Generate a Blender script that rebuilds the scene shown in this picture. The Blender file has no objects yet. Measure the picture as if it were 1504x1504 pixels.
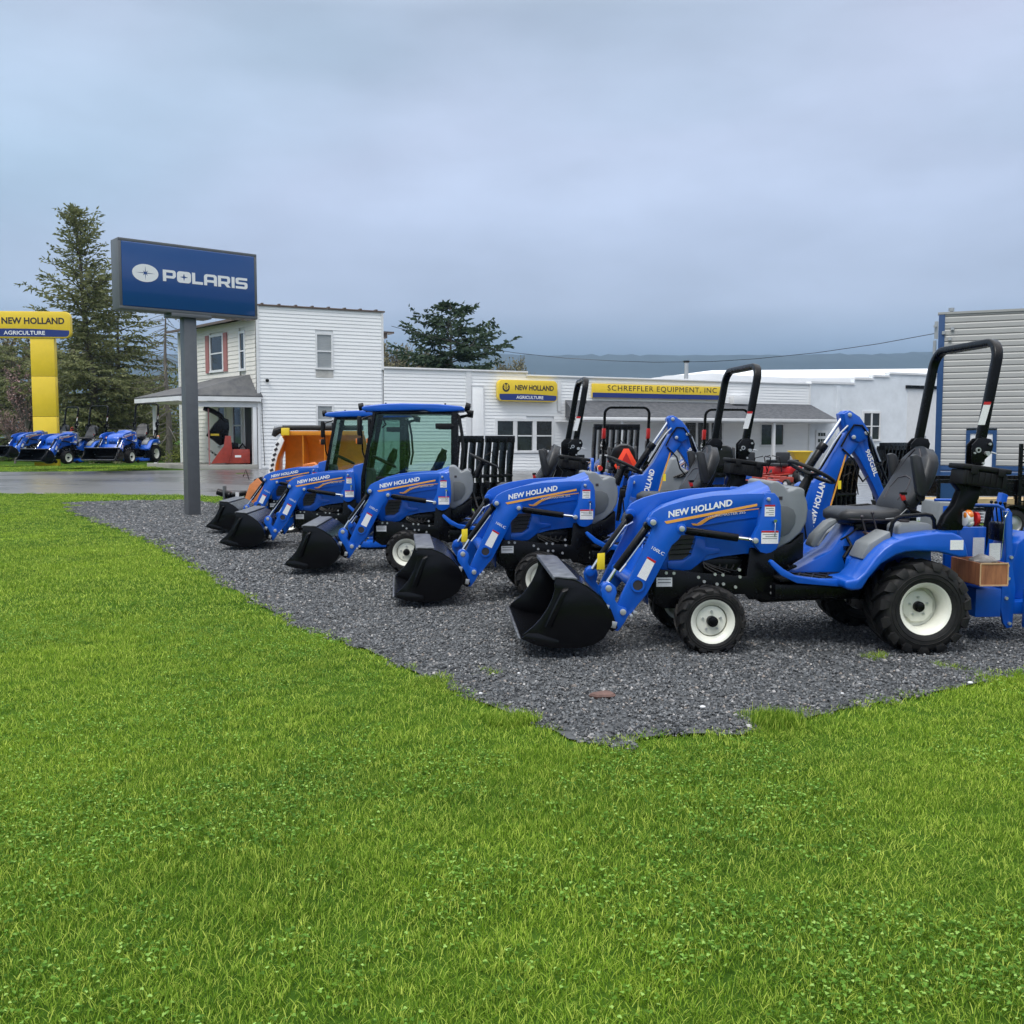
import bpy, bmesh, math, random
from math import sin, cos, pi, radians, sqrt, atan2
from mathutils import Vector, Matrix, noise
R = random.Random(7)
SC = bpy.context.scene
COL = SC.collection

# ------------------------------------------------------------------ camera
EYE, PITCH, FPX = 1.507, radians(-4.3045), 1460.55
cd = bpy.data.cameras.new('camera'); cam = bpy.data.objects.new('camera', cd); COL.objects.link(cam)
cam.location = (0, 0, EYE); cam.rotation_euler = (radians(90) + PITCH, 0, 0)
cd.sensor_fit = 'HORIZONTAL'; cd.sensor_width = 36; cd.lens = 36 * FPX / 1504
cd.clip_start = .05; cd.clip_end = 9000
SC.camera = cam
SC.view_settings.view_transform = 'Standard'; SC.view_settings.look = 'None'
SC.view_settings.exposure = 0.38; SC.view_settings.gamma = 1
# ------------------------------------------------------------------ light
SUN_EL, SUN_AZ = radians(58), radians(215)      # azimuth clockwise from +Y: behind and left of the camera
sd = bpy.data.lights.new('sun', 'SUN'); sun = bpy.data.objects.new('sun', sd); COL.objects.link(sun)
sd.energy = 1.5; sd.angle = radians(25); sd.color = (1, .97, .93)
sv = Vector((sin(SUN_AZ) * cos(SUN_EL), cos(SUN_AZ) * cos(SUN_EL), sin(SUN_EL)))
sun.rotation_euler = sv.to_track_quat('Z', 'Y').to_euler()
W = bpy.data.worlds.new('World'); SC.world = W; W.use_nodes = True
nt = W.node_tree; nt.nodes.clear()
def N(t, **k):
    n = nt.nodes.new(t)
    for a, b in k.items(): setattr(n, a, b)
    return n
def L(a, b): nt.links.new(a, b)
wo = N('ShaderNodeOutputWorld'); bg = N('ShaderNodeBackground'); bg.inputs[1].default_value = .1
sky = N('ShaderNodeTexSky', sky_type='NISHITA'); sky.sun_disc = False
sky.sun_elevation = SUN_EL; sky.sun_rotation = SUN_AZ
tc = N('ShaderNodeTexCoord'); sep = N('ShaderNodeSeparateXYZ'); L(tc.outputs['Generated'], sep.inputs[0])
ramp = N('ShaderNodeValToRGB'); L(sep.outputs['Z'], ramp.inputs[0])
cr = ramp.color_ramp; cr.elements[0].position = 0.0; cr.elements[0].color = (.15, .205, .28, 1)
cr.elements[1].position = 1.0; cr.elements[1].color = (1.75, 1.80, 1.85, 1)
for p, c in ((.078, (.15, .205, .28)), (.10, (.24, .31, .405)), (.125, (.315, .39, .50)), (.2, (.36, .45, .585)), (.29, (.375, .465, .60)), (.38, (.345, .405, .52)), (.6, (.95, 1.0, 1.06))):
    e = cr.elements.new(p); e.color = (*c, 1)
mp = N('ShaderNodeMapping'); mp.inputs['Scale'].default_value = (1.1, 1.1, 3.2); L(tc.outputs['Generated'], mp.inputs[0])
nz = N('ShaderNodeTexNoise'); nz.inputs['Scale'].default_value = 2.3; nz.inputs['Detail'].default_value = 7; nz.inputs['Roughness'].default_value = .52
L(mp.outputs[0], nz.inputs['Vector'])
nz2 = N('ShaderNodeTexNoise'); nz2.inputs['Scale'].default_value = 1.1; nz2.inputs['Detail'].default_value = 2
L(mp.outputs[0], nz2.inputs['Vector'])
mr = N('ShaderNodeMapRange'); mr.inputs[1].default_value = .3; mr.inputs[2].default_value = .7; mr.inputs[3].default_value = .90; mr.inputs[4].default_value = 1.26
L(nz.outputs['Fac'], mr.inputs[0])
tint = N('ShaderNodeMix', data_type='RGBA'); tint.inputs['A'].default_value = (.97, 1.03, 1.01, 1); tint.inputs['B'].default_value = (1.09, 1.01, 1.01, 1)
mr2 = N('ShaderNodeMapRange'); mr2.inputs[1].default_value = .4; mr2.inputs[2].default_value = .6; L(nz2.outputs['Fac'], mr2.inputs[0]); L(mr2.outputs[0], tint.inputs['Factor'])
m1 = N('ShaderNodeVectorMath', operation='MULTIPLY'); L(ramp.outputs[0], m1.inputs[0]); L(tint.outputs['Result'], m1.inputs[1])
m2 = N('ShaderNodeVectorMath', operation='SCALE'); L(m1.outputs[0], m2.inputs[0]); L(mr.outputs[0], m2.inputs['Scale'])
m3 = N('ShaderNodeVectorMath', operation='SCALE'); L(m2.outputs[0], m3.inputs[0]); m3.inputs['Scale'].default_value = 10.0
mx = N('ShaderNodeMix', data_type='RGBA'); mx.inputs['Factor'].default_value = .94
L(sky.outputs[0], mx.inputs['A']); L(m3.outputs[0], mx.inputs['B']); L(mx.outputs['Result'], bg.inputs[0]); L(bg.outputs[0], wo.inputs[0])

# ------------------------------------------------------------------ terrain height, and where a ray of the view meets it
ZP = [(-50, .045), (8, .045), (16.6, -.06), (19, -.055)]
def zg(x, y):                                     # level by the row, rising to the shop on the left and staying low on the right
    if y > 19:
        w = min(1, (y - 19) / 14); zf = .35 - .60 * max(0, min(1, (x + 9) / 23)); return -.055 * (1 - w) + zf * w
    for (a, za), (b, zb) in zip(ZP, ZP[1:]):
        if y <= b: return za + (zb - za) * max(0, (y - a)) / (b - a)
    return ZP[-1][1]
def ray(u, v):
    a = (u - 752) / FPX; b = (752 - v) / FPX
    return Vector((a, cos(PITCH) - b * sin(PITCH), sin(PITCH) + b * cos(PITCH)))
def at(u, v, Y):
    d = ray(u, v); k = Y / d.y; return Vector((k * d.x, Y, EYE + k * d.z))
def G(u, v):
    d = ray(u, v); lo, hi = 1., 120.
    for _ in range(40):
        m = (lo + hi) / 2
        if EYE + m * d.z / d.y > zg(m * d.x / d.y, m): lo = m
        else: hi = m
    return (lo * d.x / d.y, lo)

# ------------------------------------------------------------------ materials
def mat(name, col, rough=.5, metal=0., coat=0., noise_amt=.0, nscale=8., bump=0., bscale=60., spec=.5, trans=0., emis=None, col2=None, detail=4, coords='Object', translucent=0., stretch=None, coat_rough=.08, rnd=0.):
    m = bpy.data.materials.new(name); m.use_nodes = True; t = m.node_tree; b = t.nodes['Principled BSDF']
    b.inputs['Base Color'].default_value = (*col, 1); b.inputs['Roughness'].default_value = rough; b.inputs['Metallic'].default_value = metal
    b.inputs['Coat Weight'].default_value = coat; b.inputs['Coat Roughness'].default_value = coat_rough; b.inputs['Specular IOR Level'].default_value = spec
    b.inputs['Transmission Weight'].default_value = trans
    if emis: b.inputs['Emission Color'].default_value = (*emis, 1); b.inputs['Emission Strength'].default_value = 1
    vec = None
    if noise_amt or bump or col2:
        c = t.nodes.new('ShaderNodeTexCoord'); g = t.nodes.new('ShaderNodeNewGeometry')
        vec = c.outputs['Object'] if coords == 'Object' else g.outputs['Position']
        if stretch:
            mpn = t.nodes.new('ShaderNodeMapping'); mpn.inputs['Scale'].default_value = stretch; t.links.new(vec, mpn.inputs[0]); vec = mpn.outputs[0]
    if noise_amt or col2:
        n = t.nodes.new('ShaderNodeTexNoise'); n.inputs['Scale'].default_value = nscale; n.inputs['Detail'].default_value = detail; n.inputs['Roughness'].default_value = .6
        t.links.new(vec, n.inputs['Vector'])
        r = t.nodes.new('ShaderNodeMapRange'); r.inputs[1].default_value = .35; r.inputs[2].default_value = .65
        t.links.new(n.outputs['Fac'], r.inputs[0])
        x = t.nodes.new('ShaderNodeMix'); x.data_type = 'RGBA'; t.links.new(r.outputs[0], x.inputs['Factor'])
        k = 1 - noise_amt
        x.inputs['A'].default_value = (*(col2 or [v * k for v in col]), 1); x.inputs['B'].default_value = (*col, 1)
        outc = x.outputs['Result']
        if rnd:
            oi = t.nodes.new('ShaderNodeObjectInfo'); mr_ = t.nodes.new('ShaderNodeMapRange'); mr_.inputs[3].default_value = 1 - rnd; mr_.inputs[4].default_value = 1 + rnd
            t.links.new(oi.outputs['Random'], mr_.inputs[0]); s = t.nodes.new('ShaderNodeVectorMath'); s.operation = 'SCALE'
            t.links.new(outc, s.inputs[0]); t.links.new(mr_.outputs[0], s.inputs['Scale']); outc = s.outputs[0]
        t.links.new(outc, b.inputs['Base Color'])
        rr = t.nodes.new('ShaderNodeMapRange'); rr.inputs[3].default_value = max(.02, rough - .08); rr.inputs[4].default_value = min(1, rough + .08)
        t.links.new(n.outputs['Fac'], rr.inputs[0]); t.links.new(rr.outputs[0], b.inputs['Roughness'])
    if bump:
        n2 = t.nodes.new('ShaderNodeTexNoise'); n2.inputs['Scale'].default_value = bscale; n2.inputs['Detail'].default_value = 3; t.links.new(vec, n2.inputs['Vector'])
        bp = t.nodes.new('ShaderNodeBump'); bp.inputs['Strength'].default_value = bump; bp.inputs['Distance'].default_value = .01
        t.links.new(n2.outputs['Fac'], bp.inputs['Height']); t.links.new(bp.outputs[0], b.inputs['Normal'])
    if translucent:
        tr = t.nodes.new('ShaderNodeBsdfTranslucent'); ms = t.nodes.new('ShaderNodeMixShader'); ms.inputs[0].default_value = translucent
        src = b.inputs['Base Color'].links[0].from_socket if b.inputs['Base Color'].links else None
        if src: t.links.new(src, tr.inputs[0])
        else: tr.inputs[0].default_value = (*col, 1)
        o = t.nodes['Material Output']; t.links.new(b.outputs[0], ms.inputs[1]); t.links.new(tr.outputs[0], ms.inputs[2]); t.links.new(ms.outputs[0], o.inputs[0])
    return m
MT = dict(
    blue=mat('blue_paint', (.002, .090, .50), .32, coat=.35, spec=.4, noise_amt=.13, nscale=5, bump=.03, bscale=90),
    blue2=mat('dark_blue_paint', (.004, .055, .27), .4, coat=.3, noise_amt=.2, nscale=7),
    black=mat('black_paint', (.003, .003, .004), .28, coat=.0, noise_amt=.35, nscale=9, bump=.05, bscale=80, spec=.25),
    bucket=mat('bucket_paint', (.002, .002, .003), .22, coat=.0, col2=(.004, .004, .005), nscale=6, bump=.05, bscale=25, spec=.28),
    wornsteel=mat('worn_steel', (.20, .21, .23), .40, metal=.5, col2=(.07, .073, .082), nscale=14, bump=.08),
    rubber=mat('tyre_rubber', (.011, .011, .012), .58, col2=(.022, .021, .020), nscale=11, bump=.15, bscale=120, spec=.25),
    plastic=mat('black_plastic', (.009, .009, .010), .5, noise_amt=.2, bump=.1, bscale=200, spec=.25),
    vinyl=mat('seat_vinyl', (.020, .021, .024), .42, noise_amt=.2, bump=.1, bscale=260),
    grey=mat('grey_plastic', (.19, .205, .215), .45, noise_amt=.1, bump=.05, bscale=200),
    grey2=mat('dark_grey_plastic', (.10, .11, .115), .5, noise_amt=.1, bump=.1, bscale=250),
    cream=mat('rim_cream', (.80, .80, .70), .35, coat=.3, noise_amt=.08, nscale=12),
    chrome=mat('chrome', (.72, .74, .77), .18, metal=1.),
    zinc=mat('zinc_bolts', (.6, .61, .62), .35, metal=.7),
    label=mat('label_white', (.84, .84, .84), .5, col2=(.66, .66, .67), nscale=90, detail=2, stretch=(1, 1, 5)),
    white=mat('white_vinyl', (.82, .82, .82), .4),
    orange_d=mat('decal_gold', (.78, .36, .06), .4),
    yellow=mat('yellow_tag', (.85, .65, .02), .5),
    red=mat('red_plastic', (.48, .012, .012), .4, coat=.2),
    smv=mat('safety_orange', (.95, .06, .015), .5),
    amber=mat('amber_lens', (.75, .20, .02), .15, coat=.8),
    clearlens=mat('clear_lens', (.62, .62, .60), .12, coat=.8),
    redpaint=mat('red_paint', (.40, .05, .03), .4, coat=.2, noise_amt=.25, nscale=7),
    orange=mat('orange_paint', (.66, .24, .012), .42, coat=.15, noise_amt=.2, nscale=4, bump=.05),
    orange2=mat('pale_orange_paint', (.82, .28, .09), .45, noise_amt=.2),
    yellowpaint=mat('yellow_paint', (.82, .58, .03), .4, coat=.2, noise_amt=.06, nscale=3),
    signblue=mat('sign_blue', (.004, .055, .215), .10, coat=.6, coat_rough=.03),
    signnavy=mat('sign_navy', (.02, .04, .19), .35),
    signgrey=mat('sign_steel_grey', (.13, .135, .145), .45, metal=.2, noise_amt=.12, nscale=6),
    ink=mat('dark_ink', (.03, .025, .03), .45),
    siding=mat('white_siding', (.85, .86, .865), .55, noise_amt=.06, nscale=1.2, stretch=(.4, .4, 3)),
    creamsid=mat('cream_siding', (.76, .73, .67), .55, noise_amt=.08, nscale=1.2),
    trim=mat('white_trim', (.74, .75, .76), .45, noise_amt=.08, nscale=3),
    block=mat('white_painted_block', (.76, .80, .84), .7, noise_amt=.12, nscale=1.4, bump=.2, bscale=20),
    membrane=mat('roof_membrane', (.86, .87, .89), .5, noise_amt=.07, nscale=.5),
    shingle=mat('grey_shingles', (.05, .054, .064), .85, col2=(.095, .10, .11), nscale=5, bump=.4, bscale=30, stretch=(1, 1, 5)),
    porchroof=mat('porch_shingles', (.075, .078, .085), .8, col2=(.12, .12, .12), nscale=3, bump=.4, bscale=30),
    brownroof=mat('brown_metal', (.13, .095, .08), .5, noise_amt=.1),
    metalsid=mat('grey_metal_siding', (.36, .36, .345), .45, metal=.1, noise_amt=.06, nscale=.8),
    bluetrim=mat('blue_trim', (.012, .055, .16), .4, noise_amt=.1),
    pane=mat('window_pane', (.025, .03, .033), .06, coat=.5, noise_amt=.5, nscale=2),
    blind=mat('window_blind', (.33, .35, .36), .35, coat=.6, noise_amt=.12, nscale=1.5),
    shutter=mat('red_shutter', (.36, .15, .14), .6),
    wood=mat('plywood', (.36, .15, .065), .6, col2=(.20, .075, .035), nscale=5, stretch=(6, 6, 1), bump=.1),
    woodedge=mat('pale_wood', (.55, .36, .20), .6, noise_amt=.2, nscale=12),
    lumber=mat('deck_lumber', (.50, .37, .19), .7, noise_amt=.25, nscale=6, stretch=(1, 6, 6)),
    cloth=mat('grey_rag', (.13, .125, .12), .9, col2=(.3, .29, .28), nscale=14),
    bark=mat('bark', (.10, .085, .07), .9, noise_amt=.4, nscale=9, bump=.5, bscale=30),
    greybark=mat('grey_bark', (.17, .15, .135), .9, noise_amt=.3, nscale=9, bump=.4, bscale=30),
    concrete=mat('concrete', (.36, .35, .32), .85, noise_amt=.2, nscale=3, bump=.2),
    stonebrown=mat('brown_stone', (.15, .085, .07), .75, noise_amt=.3, nscale=20, bump=.4),
    galv=mat('galvanised', (.45, .46, .47), .4, metal=.6, noise_amt=.1),
)
def glassmat():
    m = bpy.data.materials.new('tinted_glass'); m.use_nodes = True; t = m.node_tree; b = t.nodes['Principled BSDF']
    b.inputs['Base Color'].default_value = (0, 0, 0, 1); b.inputs['Roughness'].default_value = .03
    gl = t.nodes.new('ShaderNodeBsdfGlossy'); gl.inputs['Roughness'].default_value = .02; gl.inputs[0].default_value = (.9, .95, .95, 1)
    tr = t.nodes.new('ShaderNodeBsdfTransparent'); tr.inputs[0].default_value = (.80, .885, .855, 1)
    fr = t.nodes.new('ShaderNodeFresnel'); fr.inputs[0].default_value = 1.5
    ms = t.nodes.new('ShaderNodeMixShader'); t.links.new(fr.outputs[0], ms.inputs[0]); t.links.new(tr.outputs[0], ms.inputs[1]); t.links.new(gl.outputs[0], ms.inputs[2])
    t.nodes.remove(b); t.links.new(ms.outputs[0], t.nodes['Material Output'].inputs[0]); return m
MT['glass'] = glassmat()

# ------------------------------------------------------------------ mesh helpers
class MB:
    def __init__(s): s.v = []; s.f = []; s.isl = []
    def add(s, v, f):
        o = len(s.v); s.v += [tuple(p) for p in v]; s.isl.append((o, len(s.v), len(s.f), len(s.f) + len(f))); s.f += [tuple(i + o for i in q) for q in f]; return s
    def box(s, c, d, rot=None):
        v = [Vector(((i - .5) * d[0], (j - .5) * d[1], (k - .5) * d[2])) for i in (0, 1) for j in (0, 1) for k in (0, 1)]
        if rot is not None: v = [rot @ p for p in v]
        v = [p + Vector(c) for p in v]
        return s.add(v, [(0, 1, 3, 2), (4, 6, 7, 5), (0, 4, 5, 1), (2, 3, 7, 6), (0, 2, 6, 4), (1, 5, 7, 3)])
    def bx(s, x0, x1, y0, y1, z0, z1): return s.box(((x0 + x1) / 2, (y0 + y1) / 2, (z0 + z1) / 2), (abs(x1 - x0), abs(y1 - y0), abs(z1 - z0)))
    def prism(s, pts, y0, y1, ax='y'):                # outline in xz, extruded along y (or outline in xy along z, or yz along x)
        a = sum(p[0] * q[1] - q[0] * p[1] for p, q in zip(pts, pts[1:] + pts[:1]))
        if a < 0: pts = pts[::-1]
        n = len(pts)
        def mk(p, h): return {'y': (p[0], h, p[1]), 'z': (p[0], p[1], h), 'x': (h, p[0], p[1])}[ax]
        v = [mk(p, y0) for p in pts] + [mk(p, y1) for p in pts]
        f = [tuple(range(n)), tuple(range(2 * n - 1, n - 1, -1))] + [(i, n + i, n + (i + 1) % n, (i + 1) % n) for i in range(n)]
        return s.add(v, f)
    def cyl(s, p0, p1, r, seg=16, r2=None, cap=True):
        p0, p1 = Vector(p0), Vector(p1); d = (p1 - p0).normalized(); r2 = r if r2 is None else r2
        u = d.orthogonal().normalized(); w = d.cross(u)
        v = [p0 + (u * cos(2 * pi * i / seg) + w * sin(2 * pi * i / seg)) * r for i in range(seg)] + [p1 + (u * cos(2 * pi * i / seg) + w * sin(2 * pi * i / seg)) * r2 for i in range(seg)]
        f = [(i, (i + 1) % seg, seg + (i + 1) % seg, seg + i) for i in range(seg)]
        if cap: f += [tuple(range(seg - 1, -1, -1)), tuple(range(seg, 2 * seg))]
        return s.add(v, f)
    def tube(s, path, r, seg=8, closed=False, radii=None):
        P = [Vector(p) for p in path]; n = len(P); v = []; f = []; u = None
        for i in range(n):
            a = P[(i - 1) % n] if (closed or i > 0) else P[i]; b = P[(i + 1) % n] if (closed or i < n - 1) else P[i]
            d = (b - a).normalized()
            if u is None: u = d.orthogonal().normalized()
            u = (u - d * u.dot(d)).normalized(); w = d.cross(u); rr = radii[i] if radii else r
            v += [P[i] + (u * cos(2 * pi * k / seg) + w * sin(2 * pi * k / seg)) * rr for k in range(seg)]
        for i in range(n if closed else n - 1):
            j = (i + 1) % n
            f += [(i * seg + k, i * seg + (k + 1) % seg, j * seg + (k + 1) % seg, j * seg + k) for k in range(seg)]
        if not closed: f += [tuple(range(seg - 1, -1, -1)), tuple(range((n - 1) * seg, n * seg))]
        return s.add(v, f)
    def lathe(s, prof, c=(0, 0, 0), ax='y', seg=36):  # prof: (radius, offset along the axis)
        v = []; n = len(prof)
        for i in range(seg):
            a = 2 * pi * i / seg
            for r, h in prof:
                p = {'y': (r * cos(a), h, r * sin(a)), 'z': (r * cos(a), r * sin(a), h), 'x': (h, r * cos(a), r * sin(a))}[ax]
                v.append((p[0] + c[0], p[1] + c[1], p[2] + c[2]))
        f = [(i * n + k, ((i + 1) % seg) * n + k, ((i + 1) % seg) * n + k + 1, i * n + k + 1) for i in range(seg) for k in range(n - 1)]
        return s.add(v, f)
    def loft(s, rings, cap=True, closed=True):
        n = len(rings[0]); v = [p for r in rings for p in r]
        f = [(i * n + k, i * n + (k + 1) % n, (i + 1) * n + (k + 1) % n, (i + 1) * n + k) for i in range(len(rings) - 1) for k in range(n if closed else n - 1)]
        if cap: f += [tuple(range(n - 1, -1, -1)), tuple(range((len(rings) - 1) * n, len(rings) * n))]
        return s.add(v, f)
    def sphere(s, c, r, seg=14, rings=9, sc=(1, 1, 1)):
        rg = []
        for i in range(1, rings):
            t = pi * i / rings
            rg.append([(c[0] + sc[0] * r * sin(t) * cos(2 * pi * k / seg), c[1] + sc[1] * r * sin(t) * sin(2 * pi * k / seg), c[2] + sc[2] * r * cos(t)) for k in range(seg)])
        return s.loft(rg)
def mirror_y(pts): return [(p[0], -p[1], p[2]) for p in pts]
def mesh_from(name, mb, m, bevel=0, seg=2, smooth=35):
    me = bpy.data.meshes.new(name); me.from_pydata(mb.v, [], mb.f)
    bm = bmesh.new(); bm.from_mesh(me); bmesh.ops.recalc_face_normals(bm, faces=bm.faces)
    if bevel:
        ed = [e for e in bm.edges if len(e.link_faces) == 2 and e.calc_face_angle(0) > radians(28)]
        bmesh.ops.bevel(bm, geom=ed, offset=bevel, segments=seg, profile=.5, affect='EDGES', clamp_overlap=True)
    bm.to_mesh(me); bm.free()
    if smooth: me.shade_smooth(); me.set_sharp_from_angle(angle=radians(smooth))
    me.materials.append(MT[m] if isinstance(m, str) else m); return me
CACHE = {}
def link(name, me, parent=None):
    o = bpy.data.objects.new(name, me); COL.objects.link(o)
    if parent: o.parent = parent
    return o
def clusters(mb):
    """pieces of a mesh that lie apart from each other, as separate builders"""
    B = []
    for a, b, c, d in mb.isl:
        p = mb.v[a:b]; B.append(([min(q[i] for q in p) for i in range(3)], [max(q[i] for q in p) for i in range(3)]))
    n = len(B); g = list(range(n)); sz = [max(h[i] - l[i] for i in range(3)) for l, h in B]
    def root(i):
        while g[i] != i: i = g[i]
        return i
    for i in range(n):
        for j in range(i + 1, n):
            gap = sqrt(sum(max(0, B[i][0][k] - B[j][1][k], B[j][0][k] - B[i][1][k]) ** 2 for k in range(3)))
            if gap <= max(.019, .49 * max(sz[i], sz[j])): g[root(j)] = root(i)
    out = {}
    for i, (a, b, c, d) in enumerate(mb.isl):
        q = out.setdefault(root(i), MB()); o = len(q.v); q.v += mb.v[a:b]; q.f += [tuple(k - a + o for k in f) for f in mb.f[c:d]]
    return list(out.values()), (max(sz) if sz else 0)
GROUPS = {}
def part(name, mb, m, parent=None, bevel=0, seg=2, smooth=35, key=None, label=None, kind=None):
    if kind is None and not (key and key in CACHE and key not in GROUPS):
        if not (key and key in GROUPS):
            mb = mb() if callable(mb) else mb
            cl, big = clusters(mb) if 1 < len(mb.isl) < 60 and sum(b - a for a, b, _, _ in mb.isl) == len(mb.v) else ([mb], 0)
        else: cl, big = GROUPS[key]
        if len(cl) > 1:
            if key: GROUPS[key] = (cl, big)
            if big < .07: kind = 'stuff'
            else:
                os_ = [part(name, c, m, parent, bevel, seg, smooth, key and ('piece', key, i), label, 'piece') for i, c in enumerate(cl)]
                return os_[0]
    if kind == 'piece': kind = None
    if key and key in CACHE: me = CACHE[key]
    else:
        me = mesh_from(name, mb() if callable(mb) else mb, m, bevel, seg, smooth)
        if key: CACHE[key] = me
    o = link(name, me, parent)
    if label: o['label'] = label
    if kind: o['kind'] = kind
    return o
def tag(o, label, cat, group=None, kind=None):
    o['label'] = label; o['category'] = cat
    if group: o['group'] = group
    if kind: o['kind'] = kind
    return o
def thing(name, label, cat, loc=(0, 0, 0), rz=0, group=None):
    o = bpy.data.objects.new(name, None); COL.objects.link(o); o.empty_display_size = .2
    o.location = loc; o.rotation_euler = (0, 0, rz); return tag(o, label, cat, group)
def struct(name, mb, m, smooth=0, kind='structure', label=None):
    o = part(name, mb, m, smooth=smooth); o['kind'] = kind
    if label: o['label'] = label
    return o
def copy_tree(o, parent=None):
    c = o.copy(); COL.objects.link(c); c.parent = parent
    for ch in o.children: copy_tree(ch, c)
    return c
def curve_mesh(name, loops, depth, m, offset=0):
    """filled 2D loops (holes allowed) in the xy plane, extruded along z by depth"""
    c = bpy.data.curves.new(name, 'CURVE'); c.dimensions = '2D'; c.fill_mode = 'BOTH'; c.extrude = depth / 2; c.offset = offset
    for lp in loops:
        s = c.splines.new('POLY'); s.points.add(len(lp) - 1); s.use_cyclic_u = True
        for i, p in enumerate(lp): s.points[i].co = (p[0], p[1], 0, 1)
    o = bpy.data.objects.new(name, c); COL.objects.link(o); bpy.context.view_layer.update()
    me = bpy.data.meshes.new_from_object(o.evaluated_get(bpy.context.evaluated_depsgraph_get())); bpy.data.objects.remove(o); bpy.data.curves.remove(c)
    me.name = name; me.materials.clear(); me.materials.append(MT[m]); return me
def text_mesh(body, m, width, height, depth=.002, bold=.03, shear=0., spacing=1.):
    """text fitted to width x height, left bottom at the origin, in the xy plane"""
    k = ('txt', body, m, width, height, depth, bold, shear)
    if k in CACHE: return CACHE[k]
    c = bpy.data.curves.new('lettering', 'FONT'); c.body = body; c.size = 1; c.offset = bold; c.extrude = .05; c.shear = shear; c.space_character = spacing; c.resolution_u = 3
    o = bpy.data.objects.new('lettering', c); COL.objects.link(o); bpy.context.view_layer.update()
    me = bpy.data.meshes.new_from_object(o.evaluated_get(bpy.context.evaluated_depsgraph_get())); bpy.data.objects.remove(o); bpy.data.curves.remove(c)
    xs = [v.co.x for v in me.vertices]; ys = [v.co.y for v in me.vertices]; x0, x1, y0, y1 = min(xs), max(xs), min(ys), max(ys)
    for v in me.vertices:
        v.co = ((v.co.x - x0) / (x1 - x0) * width, (v.co.y - y0) / (y1 - y0) * height, v.co.z / .1 * depth)
    me.name = 'lettering'; me.materials.clear(); me.materials.append(MT[m]); CACHE[k] = me; return me
def place(name, me, parent, origin, xdir, ydir):
    """put a mesh made in the xy plane so that its x runs along xdir and its y along ydir"""
    o = link(name, me, parent); x = Vector(xdir).normalized(); y = Vector(ydir); y = (y - x * y.dot(x)).normalized(); z = x.cross(y)
    o.matrix_local = Matrix(((x.x, y.x, z.x, origin[0]), (x.y, y.y, z.y, origin[1]), (x.z, y.z, z.z, origin[2]), (0, 0, 0, 1))); return o
def arc(cx, cy, r, a0, a1, n=6): return [(cx + r * cos(radians(a0 + (a1 - a0) * i / n)), cy + r * sin(radians(a0 + (a1 - a0) * i / n))) for i in range(n + 1)]
def rrect(x0, x1, y0, y1, r, n=5): return arc(x1 - r, y0 + r, r, -90, 0, n) + arc(x1 - r, y1 - r, r, 0, 90, n) + arc(x0 + r, y1 - r, r, 90, 180, n) + arc(x0 + r, y0 + r, r, 180, 270, n)

# ------------------------------------------------------------------ compact tractors (x forward, y to the tractor's left, z up, origin on the ground under the rear axle)
def tyre_mb(Ro, Ri, w, nl, lug, ltan=.32):
    """agricultural tyre about the y axis, centred at y = 0"""
    m = MB(); h = w / 2; Rt = Ro - lug
    prof = [(Ri - .004, -h * .80), (Ri + .012, -h * .90), (Ri + (Rt - Ri) * .35, -h * 1.0), (Ri + (Rt - Ri) * .75, -h * .98), (Rt - .012, -h * .86), (Rt, -h * .6), (Rt + .003, 0),
            (Rt, h * .6), (Rt - .012, h * .86), (Ri + (Rt - Ri) * .75, h * .98), (Ri + (Rt - Ri) * .35, h * 1.0), (Ri + .012, h * .90), (Ri - .004, h * .80)]
    m.lathe(prof, seg=40)
    for sgn in (-1, 1):
        for i in range(nl):
            a = 2 * pi * (i + (.5 if sgn > 0 else 0)) / nl; da = ltan / Ro * w * 1.1; wd = pi / nl * .52
            st = [(0.02, 0, Ro, .8), (.55, .55, Ro, .9), (.93, 1., Ro - .006, 1.05), (1.04, 1.05, Ro - lug * 1.3, 1.05), (1.03, 1.1, Ro - lug * 2.6, .8)]
            rings = []
            for (fy, fa, rr, ws) in st:
                ac = a + da * fa * 1.0; y = sgn * h * fy; ww = wd * ws; rb = rr - lug - .006 if fy < 1 else rr - .001
                yi = y if fy < 1 else sgn * h * .90
                rings.append([(rr * cos(ac - ww), y, rr * sin(ac - ww)), (rr * cos(ac + ww), y, rr * sin(ac + ww)), (rb * cos(ac + ww * 1.2), yi, rb * sin(ac + ww * 1.2)), (rb * cos(ac - ww * 1.2), yi, rb * sin(ac - ww * 1.2))])
            m.loft(rings)
    for k in (.35, .55):                              # ribs on the sidewall
        r = Ri + (Rt - Ri) * k
        for sgn in (-1, 1): m.lathe([(r - .003, sgn * h * .98), (r, sgn * (h + .004)), (r + .003, sgn * h * .98)], seg=40)
    return m
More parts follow.
